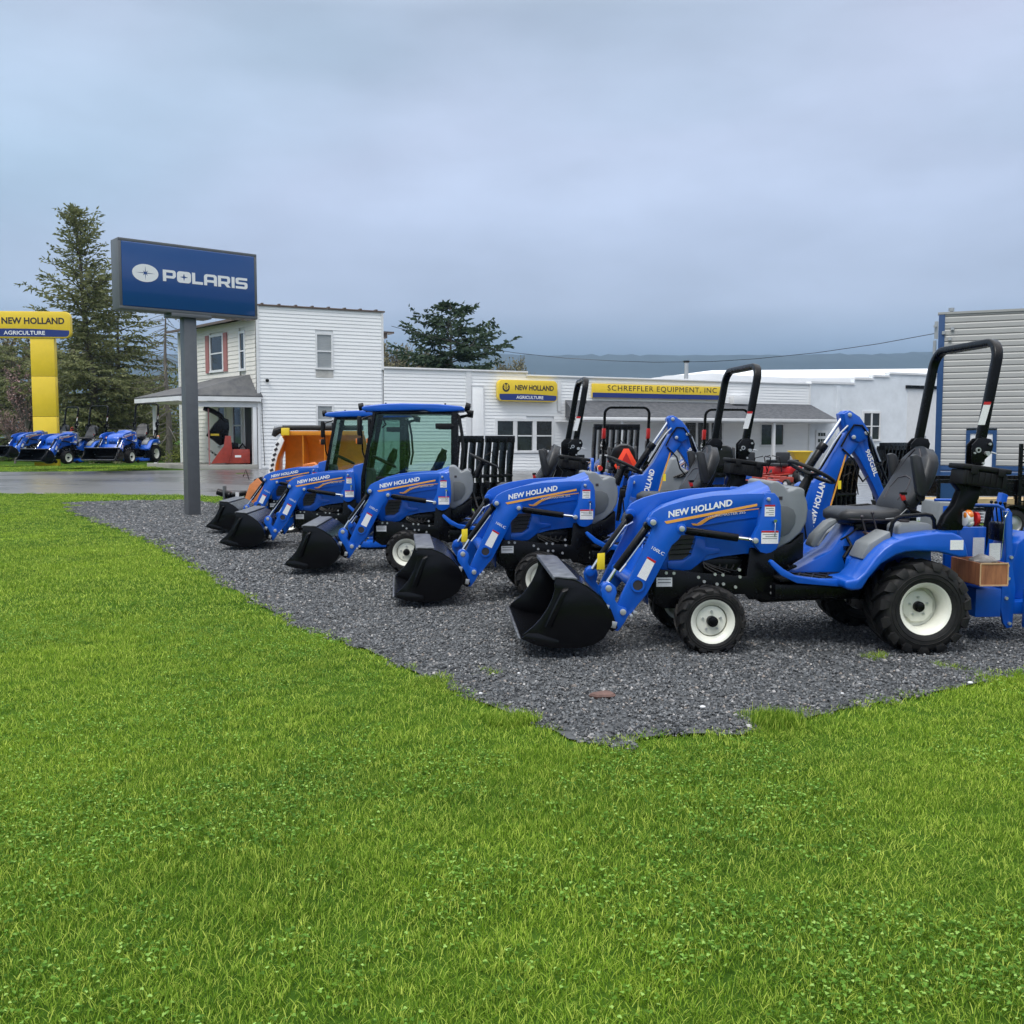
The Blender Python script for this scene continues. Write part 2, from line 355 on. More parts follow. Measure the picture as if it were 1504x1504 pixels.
def wheel(parent, x, y, side, rear):
    """tyre with rim, hub and nuts as its sub-parts; side +1 = the tractor's left"""
    Ro, Ri, w = (.322, .165, .29) if rear else (.232, .138, .20)
    yc = y; z = Ro - .004; k = 'R' if rear else 'F'
    def tr(mb):
        mb.v = [(px + x, side * py + yc, pz + z) for px, py, pz in mb.v]; return mb
    t = part('wheel', tr(tyre_mb(Ro, Ri, w, 15 if rear else 14, .024 if rear else .015)), 'rubber', parent, smooth=40, key=('tyre', k, x, side))
    h = w / 2; dish = .035 if rear else .03
    prof = [(Ri + .002, -h * .86), (Ri + .012, -h * .9), (Ri - .010, -h * .86), (Ri - .022, -h * .6), (Ri - .030, h * .55), (Ri - .008, h * .83), (Ri + .004, h * .90), (Ri + .012, h * .93), (Ri + .013, h * .88), (Ri - .002, h * .78)]
    m = MB().lathe(prof, seg=40)
    if rear: m.lathe([(Ri - .028, -dish * .2), (.118, -dish * .4), (.108, .0), (.085, .006), (.0, .006)], seg=40)
    else: m.lathe([(Ri - .027, .02), (.10, .045), (.072, .050), (.0, .050)], seg=40)
    part('rim', tr(m), 'cream', t, smooth=40, key=('rim', k, x, side))
    dy = .006 if rear else .05
    if rear:                                          # the angular disc bolted on the well
        part('wheel_disc', tr(MB().prism(arc(0, 0, .112, 22, 382, 8)[:-1], .010, .020)), 'cream', t, bevel=.003, key=('disc', x, side))
        dy = .02
    m = MB().cyl((0, dy - .01, 0), (0, dy + (.03 if rear else .045), 0), .036, 20); m.cyl((0, dy + .02, 0), (0, dy + .05, 0), .024, 16)
    part('hub', tr(m), 'black', t, bevel=.003, key=('hub', k, x, side))
    m = MB()
    for i in range(5):
        a = 2 * pi * i / 5 + .3; m.cyl((.064 * cos(a), dy, .064 * sin(a)), (.064 * cos(a), dy + .014, .064 * sin(a)), .0085, 6)
    m.cyl((Ri * .75 * cos(-.6), dish, Ri * .75 * sin(-.6)), (Ri * .75 * cos(-.6), dish + .03, Ri * .75 * sin(-.6)), .004, 6)
    part('wheel_nuts', tr(m), 'zinc', t, key=('nuts', k, x, side))
    return t
def hood_ring(x, w, zb, zt, crown=.6):
    r = []
    for t in (0, .25, .5, .75, .9): r.append((x, w, zb + (zt - .075 - zb) * t))
    for a in range(0, 91, 15):
        ca, sa = cos(radians(a)), sin(radians(a)); r.append((x, w * (.62 + .38 * ca ** .8), zt - .075 + .055 * sa))
    r.append((x, w * .3, zt - .008)); half = r
    return half + [(x, 0, zt)] + [(q[0], -q[1], q[2]) for q in reversed(half)]
ARM = [(1.045, 1.083), (1.15, 1.083), (1.4, 1.070), (1.585, 1.040), (1.700, 1.008), (1.757, .985), (1.800, .960), (1.822, .930), (1.830, .906), (1.822, .872), (1.806, .845), (1.841, .760), (1.919, .595), (2.010, .405), (2.045, .330), (2.047, .285), (2.020, .250),
       (1.983, .243), (1.945, .275), (1.904, .330), (1.843, .403), (1.752, .575), (1.704, .673), (1.674, .734), (1.631, .771), (1.600, .819), (1.589, .856), (1.565, .885), (1.459, .920), (1.334, .953), (1.092, .990), (1.045, .990)]
TOWER = [(1.035, 1.088), (.975, 1.085), (.945, 1.05), (.930, 1.0), (.924, .859), (.931, .766), (.955, .705), (.99, .682), (1.025, .674), (1.065, .684), (1.112, .737), (1.122, .780), (1.083, .860), (1.067, .970), (1.055, 1.04)]
LINK = [(2.085, .484), (2.110, .490), (2.139, .470), (2.155, .430), (2.150, .393), (2.100, .306), (2.062, .163), (2.038, .157), (1.995, .215), (1.970, .262), (1.985, .315), (2.035, .330), (2.062, .372), (2.048, .420), (2.055, .455)]
def tube_frame(pts, w, d, ydir=(1, 0, 0)):
    """rectangular section swept along a path in a plane whose normal is about x"""
    P = [Vector(p) for p in pts]; nrm = (P[1] - P[0]).cross(P[len(P) // 2] - P[0])
    for p in P: nrm = nrm
    nrm.normalize()
    if nrm.x < 0: nrm = -nrm
    rings = []
    for i, p in enumerate(P):
        a = P[max(0, i - 1)]; b = P[min(len(P) - 1, i + 1)]; d1 = (b - a).normalized(); s = nrm.cross(d1).normalized()
        rings.append([tuple(p + nrm * w / 2 + s * d / 2), tuple(p - nrm * w / 2 + s * d / 2), tuple(p - nrm * w / 2 - s * d / 2), tuple(p + nrm * w / 2 - s * d / 2)])
    return MB().loft(rings)
def rops_path(x0=-.385, z0=1.12, top=2.085, lean=.172, hw=.445, r=.13, base=0):
    out = []
    def p(y, z): return (x0 - (z - z0) * lean, y, z)
    out.append(p(hw, z0))
    out.append(p(hw, (z0 + top) / 2))
    for a in range(0, 91, 11): out.append(p(hw - r + r * cos(radians(a)), top - r + r * sin(radians(a))))
    L_ = [(q[0], -q[1], q[2]) for q in reversed(out)]
    return out + L_
def pil(cx, y, ring_n=28, **k): pass
def squircle(cx, cy, a, b, n=24, e=3.2):
    o = []
    for i in range(n):
        t = 2 * pi * i / n; c, s_ = cos(t), sin(t)
        o.append((cx + a * abs(c) ** (2 / e) * (1 if c >= 0 else -1), cy + b * abs(s_) ** (2 / e) * (1 if s_ >= 0 else -1)))
    return o
def decal_arm(parent, side, cut_text='NEW HOLLAND'):
    """lettering, gold stripe and labels on the outer face of a loader arm"""
    y = side * .4305; S = 1 if side > 0 else -1
    # direction of the text: rising towards the rear
    if side > 0: org, xd = (1.700, y, .921), Vector((-.439, 0, .081))
    else: org, xd = (1.262, y, 1.002), Vector((.439, 0, -.081))
    yd = Vector((xd.z * -1, 0, xd.x)) * (1 if xd.x > 0 else -1)
    o = place('lettering', text_mesh('NEW HOLLAND', 'white', .446, .045, .003, .035, .18 if side > 0 else .18), parent, org, xd, yd)
    m = MB().prism([(1.728, .897), (1.712, .881), (1.095, .998), (1.095, 1.014)], y - .001, y + .002 if side > 0 else y - .003)
    part('gold_stripe', m, 'orange_d', parent, smooth=0, key=('stripe', side))
    if side > 0: org, xd = (1.815, y, .712), Vector((-.085, 0, -.048))
    else: org, xd = (1.735, y, .665), Vector((.085, 0, .048))
    yd = Vector((-xd.z, 0, xd.x)) * (1 if xd.x > 0 else -1)
    place('lettering', text_mesh('100LC', 'white', .095, .022, .002, .0), parent, org, xd, yd)
    for pts in ([(1.839, .656), (1.787, .624), (1.850, .496), (1.909, .527)],):
        part('label_sticker', MB().prism(pts, y - .001 * S, y + .0015 * S), 'label', parent, smooth=0, key=('lab1', side))
        part('label_band', MB().prism([(1.845, .650), (1.839, .661), (1.781, .628), (1.789, .614)], y - .001 * S, y + .0022 * S), 'red', parent, smooth=0, key=('lab1b', side))
def tower_decals(parent, side):
    y = side * .4285; S = side
    for i, (x0, x1, z0, z1) in enumerate([(.972, 1.042, .928, 1.006), (.945, 1.062, .742, .83)]):
        part('label_sticker', MB().bx(x0, x1, y - .001, y + .0015 * S, z0, z1), 'label', parent, smooth=0, key=('tl', i, side))
        part('label_band', MB().bx(x0, x1, y - .001, y + .0025 * S, z1 - .012, z1), 'red', parent, smooth=0, key=('tlb', i, side))
        m = MB()
        for k in range(4 if i == 0 else 3):
            zz = z1 - .022 - k * .014; m.bx(x0 + .008, x1 - .008 - (.02 if k % 2 else 0), y, y + .0025 * S, zz - .004, zz)
        part('label_print', m, 'grey', parent, smooth=0, key=('tlp', i, side))
def loader(root):
    for s in (1, -1):
        y0, y1 = (.386, .430) if s > 0 else (-.430, -.386)
        a = part('loader_arm', lambda: MB().prism(ARM, y0, y1), 'blue', root, bevel=.004, key=('arm', s))
        decal_arm(a, s)
        y2, y3 = (.372, .428) if s > 0 else (-.428, -.372)
        t = part('loader_tower', lambda: MB().prism(TOWER, y2, y3), 'blue', root, bevel=.005, key=('tower', s)); t.location.y = .0035 * s
        tower_decals(t, s)
        m = MB().cyl((.975, y3 if s > 0 else y2, .898), (.975, (y3 if s > 0 else y2) + .03 * s, .898), .012, 10).tube([(.975, .448 * s, .898), (.977, .462 * s, .87), (.980, .46 * s, .79)], .0045, 6)
        part('lock_pin', m, 'chrome', root, key=('lockpin', s))
        ya, yb = (.396, .448) if s > 0 else (-.448, -.396)
        l = part('coupler_link', lambda: MB().prism(LINK, ya, yb), 'blue', root, bevel=.004, key=('link', s))
        # lift cylinder and bucket cylinder: barrel with rod as a sub-part
        yl = .352 * s
        c1 = part('lift_cylinder', lambda: MB().cyl((1.565, yl, .828), (1.20, yl, .775), .027, 16).cyl((1.59, yl, .834), (1.55, yl, .826), .02, 12), 'black', root, bevel=.003, key=('lc', s))
        part('cylinder_rod', MB().cyl((1.21, yl, .776), (1.11, yl, .764), .013, 10).cyl((1.105, yl - .03, .764), (1.105, yl + .07 * (1 if s > 0 else -.1), .764), .02, 12), 'chrome', c1, key=('lcr', s))
        yb_ = .352 * s
        c2 = part('bucket_cylinder', lambda: MB().cyl((1.815, yb_, .872), (2.040, yb_, .565), .027, 16).cyl((1.825, yb_ - .03, .862), (1.825, yb_ + .03, .862), .03, 14), 'black', root, bevel=.003, key=('bc', s))
        part('cylinder_rod', MB().cyl((2.035, yb_, .572), (2.098, yb_, .474), .014, 10).cyl((2.112, yb_ - .02, .452), (2.112, yb_ + .09 * s, .452), .022, 14), 'chrome', c2, key=('bcr', s))
        part('hydraulic_hose', MB().tube([(1.80, .33 * s, .83), (1.86, .30 * s, .80), (1.93, .31 * s, .70), (1.98, .33 * s, .62), (2.02, .345 * s, .60)], .008, 6), 'chrome', root, key=('hose1', s))
        m = MB(); ye = .428 * s
        for (x, z, r) in ((1.806, .892, .020), (1.61, .848, .019), (1.02, 1.045, .012), (1.105, .764, .019), (2.007, .289, .021), (2.105, .45, .022), (1.95, .262, .012), (1.925, .285, .012)):
            m.cyl((x, ye - .02 * s, z), (x, ye + (.026 if z > .3 else .034) * s, z), r, 14)
        part('pivot_pins', m, 'zinc', root, bevel=.002, key=('pins', s))
        m = MB()
        for (x, z) in ((1.806, .892), (1.61, .848), (2.115, .45)): m.cyl((x, .345 * s, z), (x, (.437) * s, z), .033, 18)
        part('pin_boss', m, 'blue', root, bevel=.003, key=('boss', s))
    # cross tube with its open ends, cross plate
    m = MB().lathe([(.035, -.442), (.048, -.442), (.048, .442), (.035, .442), (.035, -.442)], c=(1.905, 0, .468), seg=24)
    part('cross_tube', m, 'blue', root, key='crosstube')
    part('tube_bore', MB().cyl((1.905, -.4375, .468), (1.905, .4375, .468), .034, 20), 'ink', root, key='bore')
    part('cross_plate', MB().prism([(1.78, .66), (1.90, .43), (1.89, .42), (1.77, .65)], -.385, .385), 'blue', root, bevel=.003, key='crossplate')
    part('mudguard_plate', MB().prism([(1.79, .60), (1.80, .60), (1.80, .30), (1.79, .30)], -.23, .23), 'blue2', root, bevel=.003, key='grillguard')
    part('level_rod', MB().cyl((1.86, .445, .79), (2.00, .445, .60), .005, 6).cyl((1.985, .445, .615), (2.03, .445, .56), .008, 8), 'chrome', root, key='levelrod')
def bucket(root, curl=0):
    shell_o = [(2.715, .125), (2.60, .072), (2.50, .050), (2.32, .048), (2.235, .070), (2.165, .120), (2.112, .215), (2.112, .275), (2.145, .365), (2.195, .440), (2.275, .512), (2.363, .562), (2.485, .578)]
    inner = []
    for i, p in enumerate(shell_o):
        a = Vector(shell_o[max(0, i - 1)]); b = Vector(shell_o[min(len(shell_o) - 1, i + 1)]); d = (b - a).normalized(); n = Vector((d.y, -d.x)) * .012
        inner.append((p[0] + n.x, p[1] + n.y))
    b = part('bucket', MB().prism(shell_o + inner[::-1], -.655, .655), 'bucket', root, key='bk'); b.matrix_local = Matrix.Translation((2.09, 0, .25)) @ Matrix.Rotation(curl, 4, 'Y') @ Matrix.Translation((-2.09, 0, -.25)) @ Matrix.Translation((0, 0, .0453)) @ Matrix.Translation((0, .03, 0)) @ Matrix.Diagonal((1, .932, .882, 1))
    side = [(2.640, .098), (2.50, .062), (2.33, .058), (2.24, .080), (2.172, .128), (2.120, .215), (2.120, .275), (2.155, .365), (2.205, .437), (2.280, .504), (2.363, .552), (2.480, .568), (2.492, .53), (2.487, .490), (2.505, .425), (2.535, .350), (2.58, .275), (2.628, .215), (2.70, .150)]
    for s in (1, -1):
        part('bucket_side', MB().prism(side, .643 * s, .661 * s), 'bucket', b, bevel=.002, key=('bks', s))
        m = MB().loft([[(2.395, s * .658, .515), (2.45, s * .658, .49), (2.445, s * .70, .478), (2.405, s * .70, .490)], [(2.505, s * .658, .205), (2.57, s * .658, .205), (2.555, s * .692, .21), (2.52, s * .692, .21)]])
        part('side_rib', m, 'bucket', b, bevel=.006, key=('rib', s))
        part('corner_edge', MB().prism([(2.712, .128), (2.60, .072), (2.46, .064), (2.46, .110), (2.60, .165), (2.665, .168)], .661 * s, .672 * s), 'bucket', b, bevel=.002, key=('cor', s))
        part('ear_bracket', MB().prism([(2.18, .43), (2.09, .30), (2.045, .16), (2.08, .13), (2.13, .17), (2.135, .25), (2.16, .36)], .455 * s, .475 * s), 'bucket', b, bevel=.002, key=('ear', s))
        m = MB()
        for x, z in ((2.125, .315), (2.072, .185)): m.box((x, .482 * s, z), (.034, .016, .05), Matrix.Rotation(radians(-14), 3, 'Y'))
        part('latch_block', m, 'zinc', b, bevel=.002, key=('latch', s))
    part('cutting_edge', MB().prism([(2.728, .120), (2.725, .132), (2.64, .100), (2.60, .085), (2.60, .071)], -.662, .662), 'wornsteel', b, bevel=.0015, key='cut')
    part('top_lip', MB().prism([(2.495, .584), (2.50, .560), (2.488, .556), (2.480, .574), (2.37, .562), (2.345, .553), (2.340, .566), (2.37, .576)], -.656, .656), 'wornsteel', b, bevel=.0015, key='lip')
    m = MB()
    for y in (-.33, .33): m.tube([(2.20, y, .32), (2.23, y, .22), (2.33, y, .12), (2.45, y, .085)], .012, 6)
    part('inner_rib', m, 'bucket', b, key='irib')
def body(root, rear_decal=True):
    # hood
    rings = [hood_ring(1.752, .17, .64, .80), hood_ring(1.745, .21, .58, .86), hood_ring(1.70, .240, .545, .935), hood_ring(1.62, .252, .535, .99), hood_ring(1.50, .256, .55, 1.030),
             hood_ring(1.42, .257, .605, 1.052), hood_ring(1.30, .257, .635, 1.072), hood_ring(1.12, .258, .655, 1.090), hood_ring(1.03, .260, .66, 1.120), hood_ring(.945, .262, .67, 1.152)]
    h = part('hood', lambda: MB().loft(rings), 'blue', root, key='hood', smooth=50)
    for s in (1, -1):
        g = part('side_grille', MB().prism([(1.655, .615), (1.66, .70), (1.62, .785), (1.475, .79), (1.50, .70), (1.52, .645), (1.56, .618)], .245 * s, .2585 * s), 'ink', h, key=('sg', s))
        m = MB()
        for k in range(4): m.box((1.575 - k * .008, .262 * s, .655 + k * .034), (.15, .01, .006), Matrix.Rotation(radians(3), 3, 'Y'))
        part('grille_slat', m, 'black', g, key=('sgs', s))
        # swept blue band that frames the grille, crease line, swoosh and small model lettering
        part('hood_band', MB().prism([(1.665, .56), (1.60, .537), (1.50, .545), (1.44, .59), (1.39, .645), (1.30, .66), (1.30, .69), (1.40, .70), (1.405, .78), (1.46, .785), (1.48, .72), (1.505, .645), (1.55, .612), (1.665, .605)], .250 * s, .268 * s), 'blue', h, bevel=.006, key=('band', s))
        part('crease_line', MB().prism([(1.46, .852), (1.20, .895), (1.03, .915), (1.03, .908), (1.20, .888), (1.46, .846)], .254 * s, .2625 * s), 'blue', h, key=('crease', s))
        part('swoosh', MB().prism([(1.50, .868), (1.46, .865), (1.40, .905), (1.28, .945), (1.02, .972), (1.02, .966), (1.28, .932), (1.38, .893), (1.44, .850), (1.49, .855)], .254 * s, .2612 * s), 'orange_d', h, key=('swoosh', s))
        org, xd = ((1.39, .2603, .905), (-.30, 0, .035)) if s > 0 else ((1.09, -.2603, .94), (.30, 0, -.035))
        place('lettering', text_mesh('WORKMASTER 25S', 'label', .27, .017, .002, .0), h, org, xd, (0, 0, 1))
        hl = part('headlight', MB().loft([[(1.752 - .02 * abs(b_), (.10 + a_) * s, .80 + c_) for a_, b_, c_ in pts] for pts in ([(-.06, .3, -.03), (.07, 2.5, -.015), (.10, 4, .05), (-.03, 1.2, .03)],)] + [[(1.765 - .02 * abs(b_), (.10 + a_) * s, .80 + c_) for a_, b_, c_ in [(-.055, .3, -.027), (.065, 2.5, -.012), (.092, 4, .045), (-.028, 1.2, .027)]]]), 'clearlens', h, bevel=.003, key=('hl', s))
    m = MB()
    for k in range(6): m.bx(1.742, 1.758, -.13, .13, .60 + k * .028, .612 + k * .028)
    part('front_grille', MB().bx(1.735, 1.751, -.15, .15, .585, .775), 'ink', h, key='fg'); part('grille_slat', m, 'black', h, key='fgs')
    # chassis
    m = MB().prism([(1.79, .56), (1.79, .35), (1.74, .30), (1.50, .30), (1.46, .36), (1.10, .36), (.98, .30), (.30, .32), (-.15, .25), (-.2, .40), (.35, .46), (.9, .47), (.95, .62), (1.3, .64), (1.5, .56)], -.20, .20)
    ch = part('chassis', m, 'black', root, bevel=.006, key='chassis')
    part('engine_block', MB().bx(1.02, 1.55, -.17, .17, .5, .70).bx(1.12, 1.40, -.23, .23, .52, .62), 'black', ch, bevel=.01, key='eng')
    for s in (1, -1):
        sp = part('side_plate', MB().prism([(1.765, .555), (1.765, .33), (1.70, .285), (1.56, .285), (1.52, .37), (1.13, .38), (1.10, .34), (.93, .34), (.93, .70), (1.10, .70), (1.12, .50), (1.45, .53), (1.60, .55)], .285 * s, .31 * s), 'black', ch, bevel=.004, key=('sp', s))
        part('label_sticker', MB().bx(1.642, 1.752, .308 * s, .3125 * s, .437, .50), 'label', sp, key=('lbl', s))
        part('label_print', MB().bx(1.652, 1.742, .3105 * s, .3135 * s, .485, .490).bx(1.652, 1.742, .3105 * s, .3135 * s, .462, .468), 'grey2', sp, key=('lblp', s))
        m = MB()
        for x, z in ((1.685, .532), (1.632, .530), (1.46, .50), (1.345, .52), (1.29, .515), (1.175, .55), (1.33, .452), (1.285, .452), (1.20, .43), (.945, .43), (.945, .385), (1.42, .47), (1.17, .50)):
            m.cyl((x, .302 * s, z), (x, .322 * s, z), .011, 8)
        part('bolts', m, 'zinc', sp, key=('bolts', s))
        m = MB()
        for k in range(4): m.tube([(1.15 + .05 * k, .27 * s, .58), (1.2 + .04 * k, .31 * s, .54 - .01 * k), (1.33 + .03 * k, .31 * s, .57), (1.42, .28 * s, .60)], .007, 6)
        part('hydraulic_hose', m, 'black', sp, key=('chose', s))
    part('front_axle', MB().cyl((1.41, -.42, .225), (1.41, .42, .225), .045, 14).bx(1.33, 1.49, -.10, .10, .17, .33).cyl((1.41, .36, .15), (1.41, .36, .31), .04, 12).cyl((1.41, -.36, .15), (1.41, -.36, .31), .04, 12), 'black', ch, bevel=.004, key='fax')
    part('rear_axle', MB().cyl((0, -.48, .318), (0, .48, .318), .065, 16).bx(-.18, .22, -.16, .16, .22, .55), 'black', ch, bevel=.006, key='rax')
    for s in (1, -1):
        wheel(root, 1.41, .43 * s, s, False); wheel(root, 0, .50 * s, s, True)
    # floor and side rails
    part('floor_mat', lambda: floor_mb(), 'plastic', root, bevel=.002, key='floor')
    RAIL = [(1.024, .628), (1.005, .640), (.929, .578), (.841, .530), (.666, .507), (.413, .505), (.40, .43), (.477, .433), (.527, .452), (.834, .480), (.947, .536), (1.015, .605)]
    for s in (1, -1): part('side_rail', MB().prism(RAIL, .455 * s, .505 * s), 'blue', root, bevel=.006, key=('rail', s))
    part('tunnel', lambda: MB().prism([(.86, .50), (.72, .52), (.45, .66), (.32, .83), (.05, .84), (.05, .50)], -.14, .14), 'blue', root, bevel=.02, key='tunnel')
    part('underframe', MB().bx(.35, .95, -.40, .40, .36, .46), 'black', root, bevel=.01, key='under')
def floor_mb():
    m = MB().bx(.40, .93, -.455, .455, .486, .502)
    for i in range(9):
        for s in (1, -1): m.box((.44 + i * .052, s * .30, .506), (.012, .28, .008), Matrix.Rotation(s * radians(25 if i % 2 else -25), 3, 'Z'))
    return m
def operator_station(root, rops=True):
    con = [(.952, 1.150), (.925, 1.160), (.89, 1.155), (.849, 1.122), (.823, 1.090), (.790, 1.100), (.766, 1.115), (.735, 1.115), (.702, 1.096), (.705, 1.06), (.687, 1.014), (.680, .957), (.688, .875), (.727, .800), (.80, .735), (.904, .681), (.945, .69)]
    c = part('console', lambda: MB().prism(con, -.265, .265), 'grey', root, bevel=.022, seg=3, key='console')
    for s in (1, -1):
        part('console_panel', MB().prism([(.900, .990), (.831, .985), (.785, .962), (.768, .920), (.775, .860), (.812, .797), (.900, .760)], .262 * s, .271 * s), 'grey2', c, bevel=.004, key=('cpan', s))
        part('pocket', MB().bx(.865, .890, .262 * s, .268 * s, 1.030, 1.052), 'ink', c, key=('pock', s))
    part('dash_panel', MB().prism([(.82, 1.094), (.72, 1.118), (.70, 1.10), (.80, 1.075)], -.18, .18), 'ink', c, bevel=.003, key='dash')
    part('front_shield', MB().prism([(.94, .70), (.80, .72), (.70, .80), (.70, .62), (.90, .50), (.95, .5)], -.25, .25), 'black', c, bevel=.01, key='shield')
    # steering wheel
    a = radians(26); C = Vector((.565, 0, 1.212)); X = Vector((cos(a), 0, sin(a))); Y = Vector((0, 1, 0)); Zn = Vector((-sin(a), 0, cos(a)))
    ring = [C + (X * cos(t) + Y * sin(t)) * .172 for t in [2 * pi * i / 32 for i in range(32)]]
    st = part('steering_wheel', MB().tube(ring, .0145, 10, closed=True), 'plastic', root, key='stw')
    m = MB()
    for t in (radians(200), radians(340), radians(90)): m.loft([[tuple(C - Zn * .03 + (X * cos(t) + Y * sin(t)) * r + (X * -sin(t) + Y * cos(t)) * q * w_ + Zn * e * .006 + Zn * (.025 * r / .17)) for q, e in ((-1, -1), (1, -1), (1, 1), (-1, 1))] for r, w_ in ((.02, .03), (.09, .02), (.168, .013))])
    m.cyl(C - Zn * .05, C - Zn * .005, .035, 16)
    part('spokes', m, 'plastic', st, bevel=.002, key='spokes')
    part('steering_column', MB().cyl(C - Zn * .04, C - Zn * .20 + X * .0, .028, 12, .045), 'black', root, key='stcol')
    part('control_stalk', MB().tube([(.62, -.04, 1.14), (.60, -.14, 1.15), (.57, -.25, 1.20)], .006, 6).sphere((.57, -.26, 1.205), .014), 'plastic', root, key='stalk')
    # seat
    rings = []
    for x, a_, b_, zc in ((-.10, .15, .02, .90), (-.08, .205, .045, .90), (.02, .235, .058, .898), (.15, .238, .056, .893), (.28, .232, .055, .90), (.36, .215, .052, .902), (.405, .18, .035, .895), (.415, .15, .015, .89)):
        rings.append([(x, p, z + (.012 if abs(p) > .15 and z > zc else 0)) for p, z in squircle(0, zc, a_, b_, 28, 3)])
    s_ = part('seat', lambda: MB().loft(rings), 'vinyl', root, key='seat', smooth=60)
    part('seat_piping', MB().tube([(.404, y, .892) for y in (-.15, 0, .15)] + [(.36, .218, .888), (.15, .243, .882), (-.05, .225, .882), (-.09, 0, .882), (-.05, -.225, .882), (.15, -.243, .882), (.36, -.218, .888)], .004, 5, closed=True), 'ink', s_, key='spip')
    rings = []
    for i in range(11):
        t = i / 10; cx = -.045 - .235 * t - .03 * sin(pi * t); zc = .93 + .45 * t; w_ = (.215 + .038 * sin(pi * min(1, t * 1.3))) * (1 if t < .75 else sqrt(max(.05, 1 - ((t - .75) / .27) ** 2))); th = .062 * (1 if .08 < t < .85 else .6)
        rings.append([(cx + p * .90 - (0.03 * (abs(q) / w_) ** 2 * -1 if p > 0 else 0), q, zc + p * .45) for p, q in squircle(0, 0, th, w_, 28, 2.8)])
    b_ = part('backrest', lambda: MB().loft(rings), 'vinyl', root, key='backr', smooth=60)
    def bp(y, t, out=.062): return (-.045 - .235 * t - .03 * sin(pi * t) + out * .9, y, .93 + .45 * t + out * .45)
    m = MB().tube([bp(-.11, .12), bp(-.14, .3), bp(-.10, .46), bp(0, .5), bp(.10, .46), bp(.14, .3), bp(.11, .12)], .007, 6)
    for s in (1, -1): m.tube([bp(.03 * s, .93), bp(.10 * s, .80), bp(.15 * s, .62), bp(.16 * s, .55)], .006, 6)
    part('seat_seam', m, 'ink', b_, key='seam')
    part('seat_base', MB().bx(-.05, .30, -.17, .17, .80, .85).bx(-.1, .22, -.13, .13, .70, .80).bx(-.14, -.06, -.18, .18, .84, 1.0), 'black', root, bevel=.006, key='sbase')
    for s in (1, -1):
        part('armrest', MB().prism([(-.040, 1.335), (-.075, 1.345), (-.112, 1.325), (-.165, 1.10), (-.15, 1.055), (-.11, 1.045), (-.085, 1.075)], .238 * s, .290 * s), 'vinyl', root, bevel=.012, key=('armr', s)).location.x = 0 if s > 0 else -.07
        part('armrest_pivot', MB().cyl((-.125, .225 * s, 1.04), (-.125, .27 * s, 1.04), .028, 14), 'plastic', root, key=('armp', s))
    part('belt_buckle', MB().box((.005, .262, 1.045), (.03, .022, .05), Matrix.Rotation(.3, 3, 'Y')), 'red', root, bevel=.004, key='buckle')
    part('seat_belt', MB().tube([(-.12, .27, .93), (-.04, .28, .96), (.0, .27, 1.02)], .012, 6).box((.003, .262, 1.07), (.042, .03, .018)), 'black', root, key='belt')
    part('manual_pouch', MB().prism([(.27, .80), (.20, .79), (.17, .71), (.21, .73)], .20, .26), 'stonebrown', root, bevel=.008, key='pouch')
    part('belt_wire', MB().tube([(.12, .25, .89), (.05, .28, .90), (-.02, .27, .96), (-.1, .26, .94)], .004, 5), 'grey', root, key='wire')
    # levers and grey fender consoles
    part('lever_cover', lambda: MB().prism([(.60, .69), (.565, .67), (.54, .70), (.47, .80), (.39, .86), (.40, .885), (.47, .86), (.57, .76)], -.02, .10), 'grey', root, bevel=.014, key='levc')
    part('joystick', MB().tube([(.50, -.25, .70), (.52, -.27, .90)], .008, 6).box((.52, -.27, .93), (.05, .04, .07)), 'plastic', root, bevel=.004, key='joy')
    part('pedals', MB().box((.78, -.25, .56), (.10, .06, .012), Matrix.Rotation(.5, 3, 'Y')).box((.80, .25, .55), (.09, .07, .012), Matrix.Rotation(.4, 3, 'Y')).tube([(.80, .25, .55), (.9, .2, .7)], .008), 'black', root, key='ped')
    part('linkage', MB().tube([(.36, .16, .76), (.34, .2, .70), (.40, .22, .62), (.36, .2, .54)], .012, 6).cyl((.30, .15, .60), (.30, .25, .60), .035, 12).box((.36, .19, .68), (.05, .04, .03)).tube([(.30, .2, .82), (.36, .22, .78), (.42, .2, .74)], .007, 6), 'black', root, key='linkage')
    for s in (1, -1):
        f = part('rear_fender', lambda: MB().prism(FEND, .315 * s, .640 * s), 'blue', root, bevel=.016, seg=3, key=('fend', s))
        part('label_sticker', MB().bx(-.24, -.15, .640 * s, .6425 * s, .715, .78), 'label', f, key=('flab', s))
        part('fender_inner', MB().prism([(.42, .50), (.40, .62), (.27, .75), (.08, .80), (-.18, .80), (-.20, .45)], .25 * s, .3145 * s), 'blue', f, bevel=.01, key=('fin', s))
        part('fender_console', MB().prism([(.127, .780), (.130, .855), (.10, .878), (-.08, .880), (-.11, .862), (-.135, .79)], .28 * s, .47 * s), 'grey', f, bevel=.014, key=('fcon', s))
        part('fender_guard', MB().prism([(.395, .640), (.345, .741), (.33, .75), (.193, .830), (.184, .760), (.289, .617)], .27 * s, .50 * s), 'grey', f, bevel=.014, key=('fgrd', s))
        part('cup_holder', MB().cyl((.04, .37 * s, .878), (.04, .37 * s, .892), .033, 18), 'ink', f, key=('cup', s))
        part('grab_rail', MB().tube([(.190, .47 * s, .735), (.180, .47 * s, .84), (.168, .47 * s, .885), (.145, .47 * s, .912), (.11, .47 * s, .925), (-.06, .47 * s, .938), (-.10, .47 * s, .93), (-.125, .46 * s, .90), (-.14, .44 * s, .84)], .0145, 8), 'black', f, key=('rail2', s))
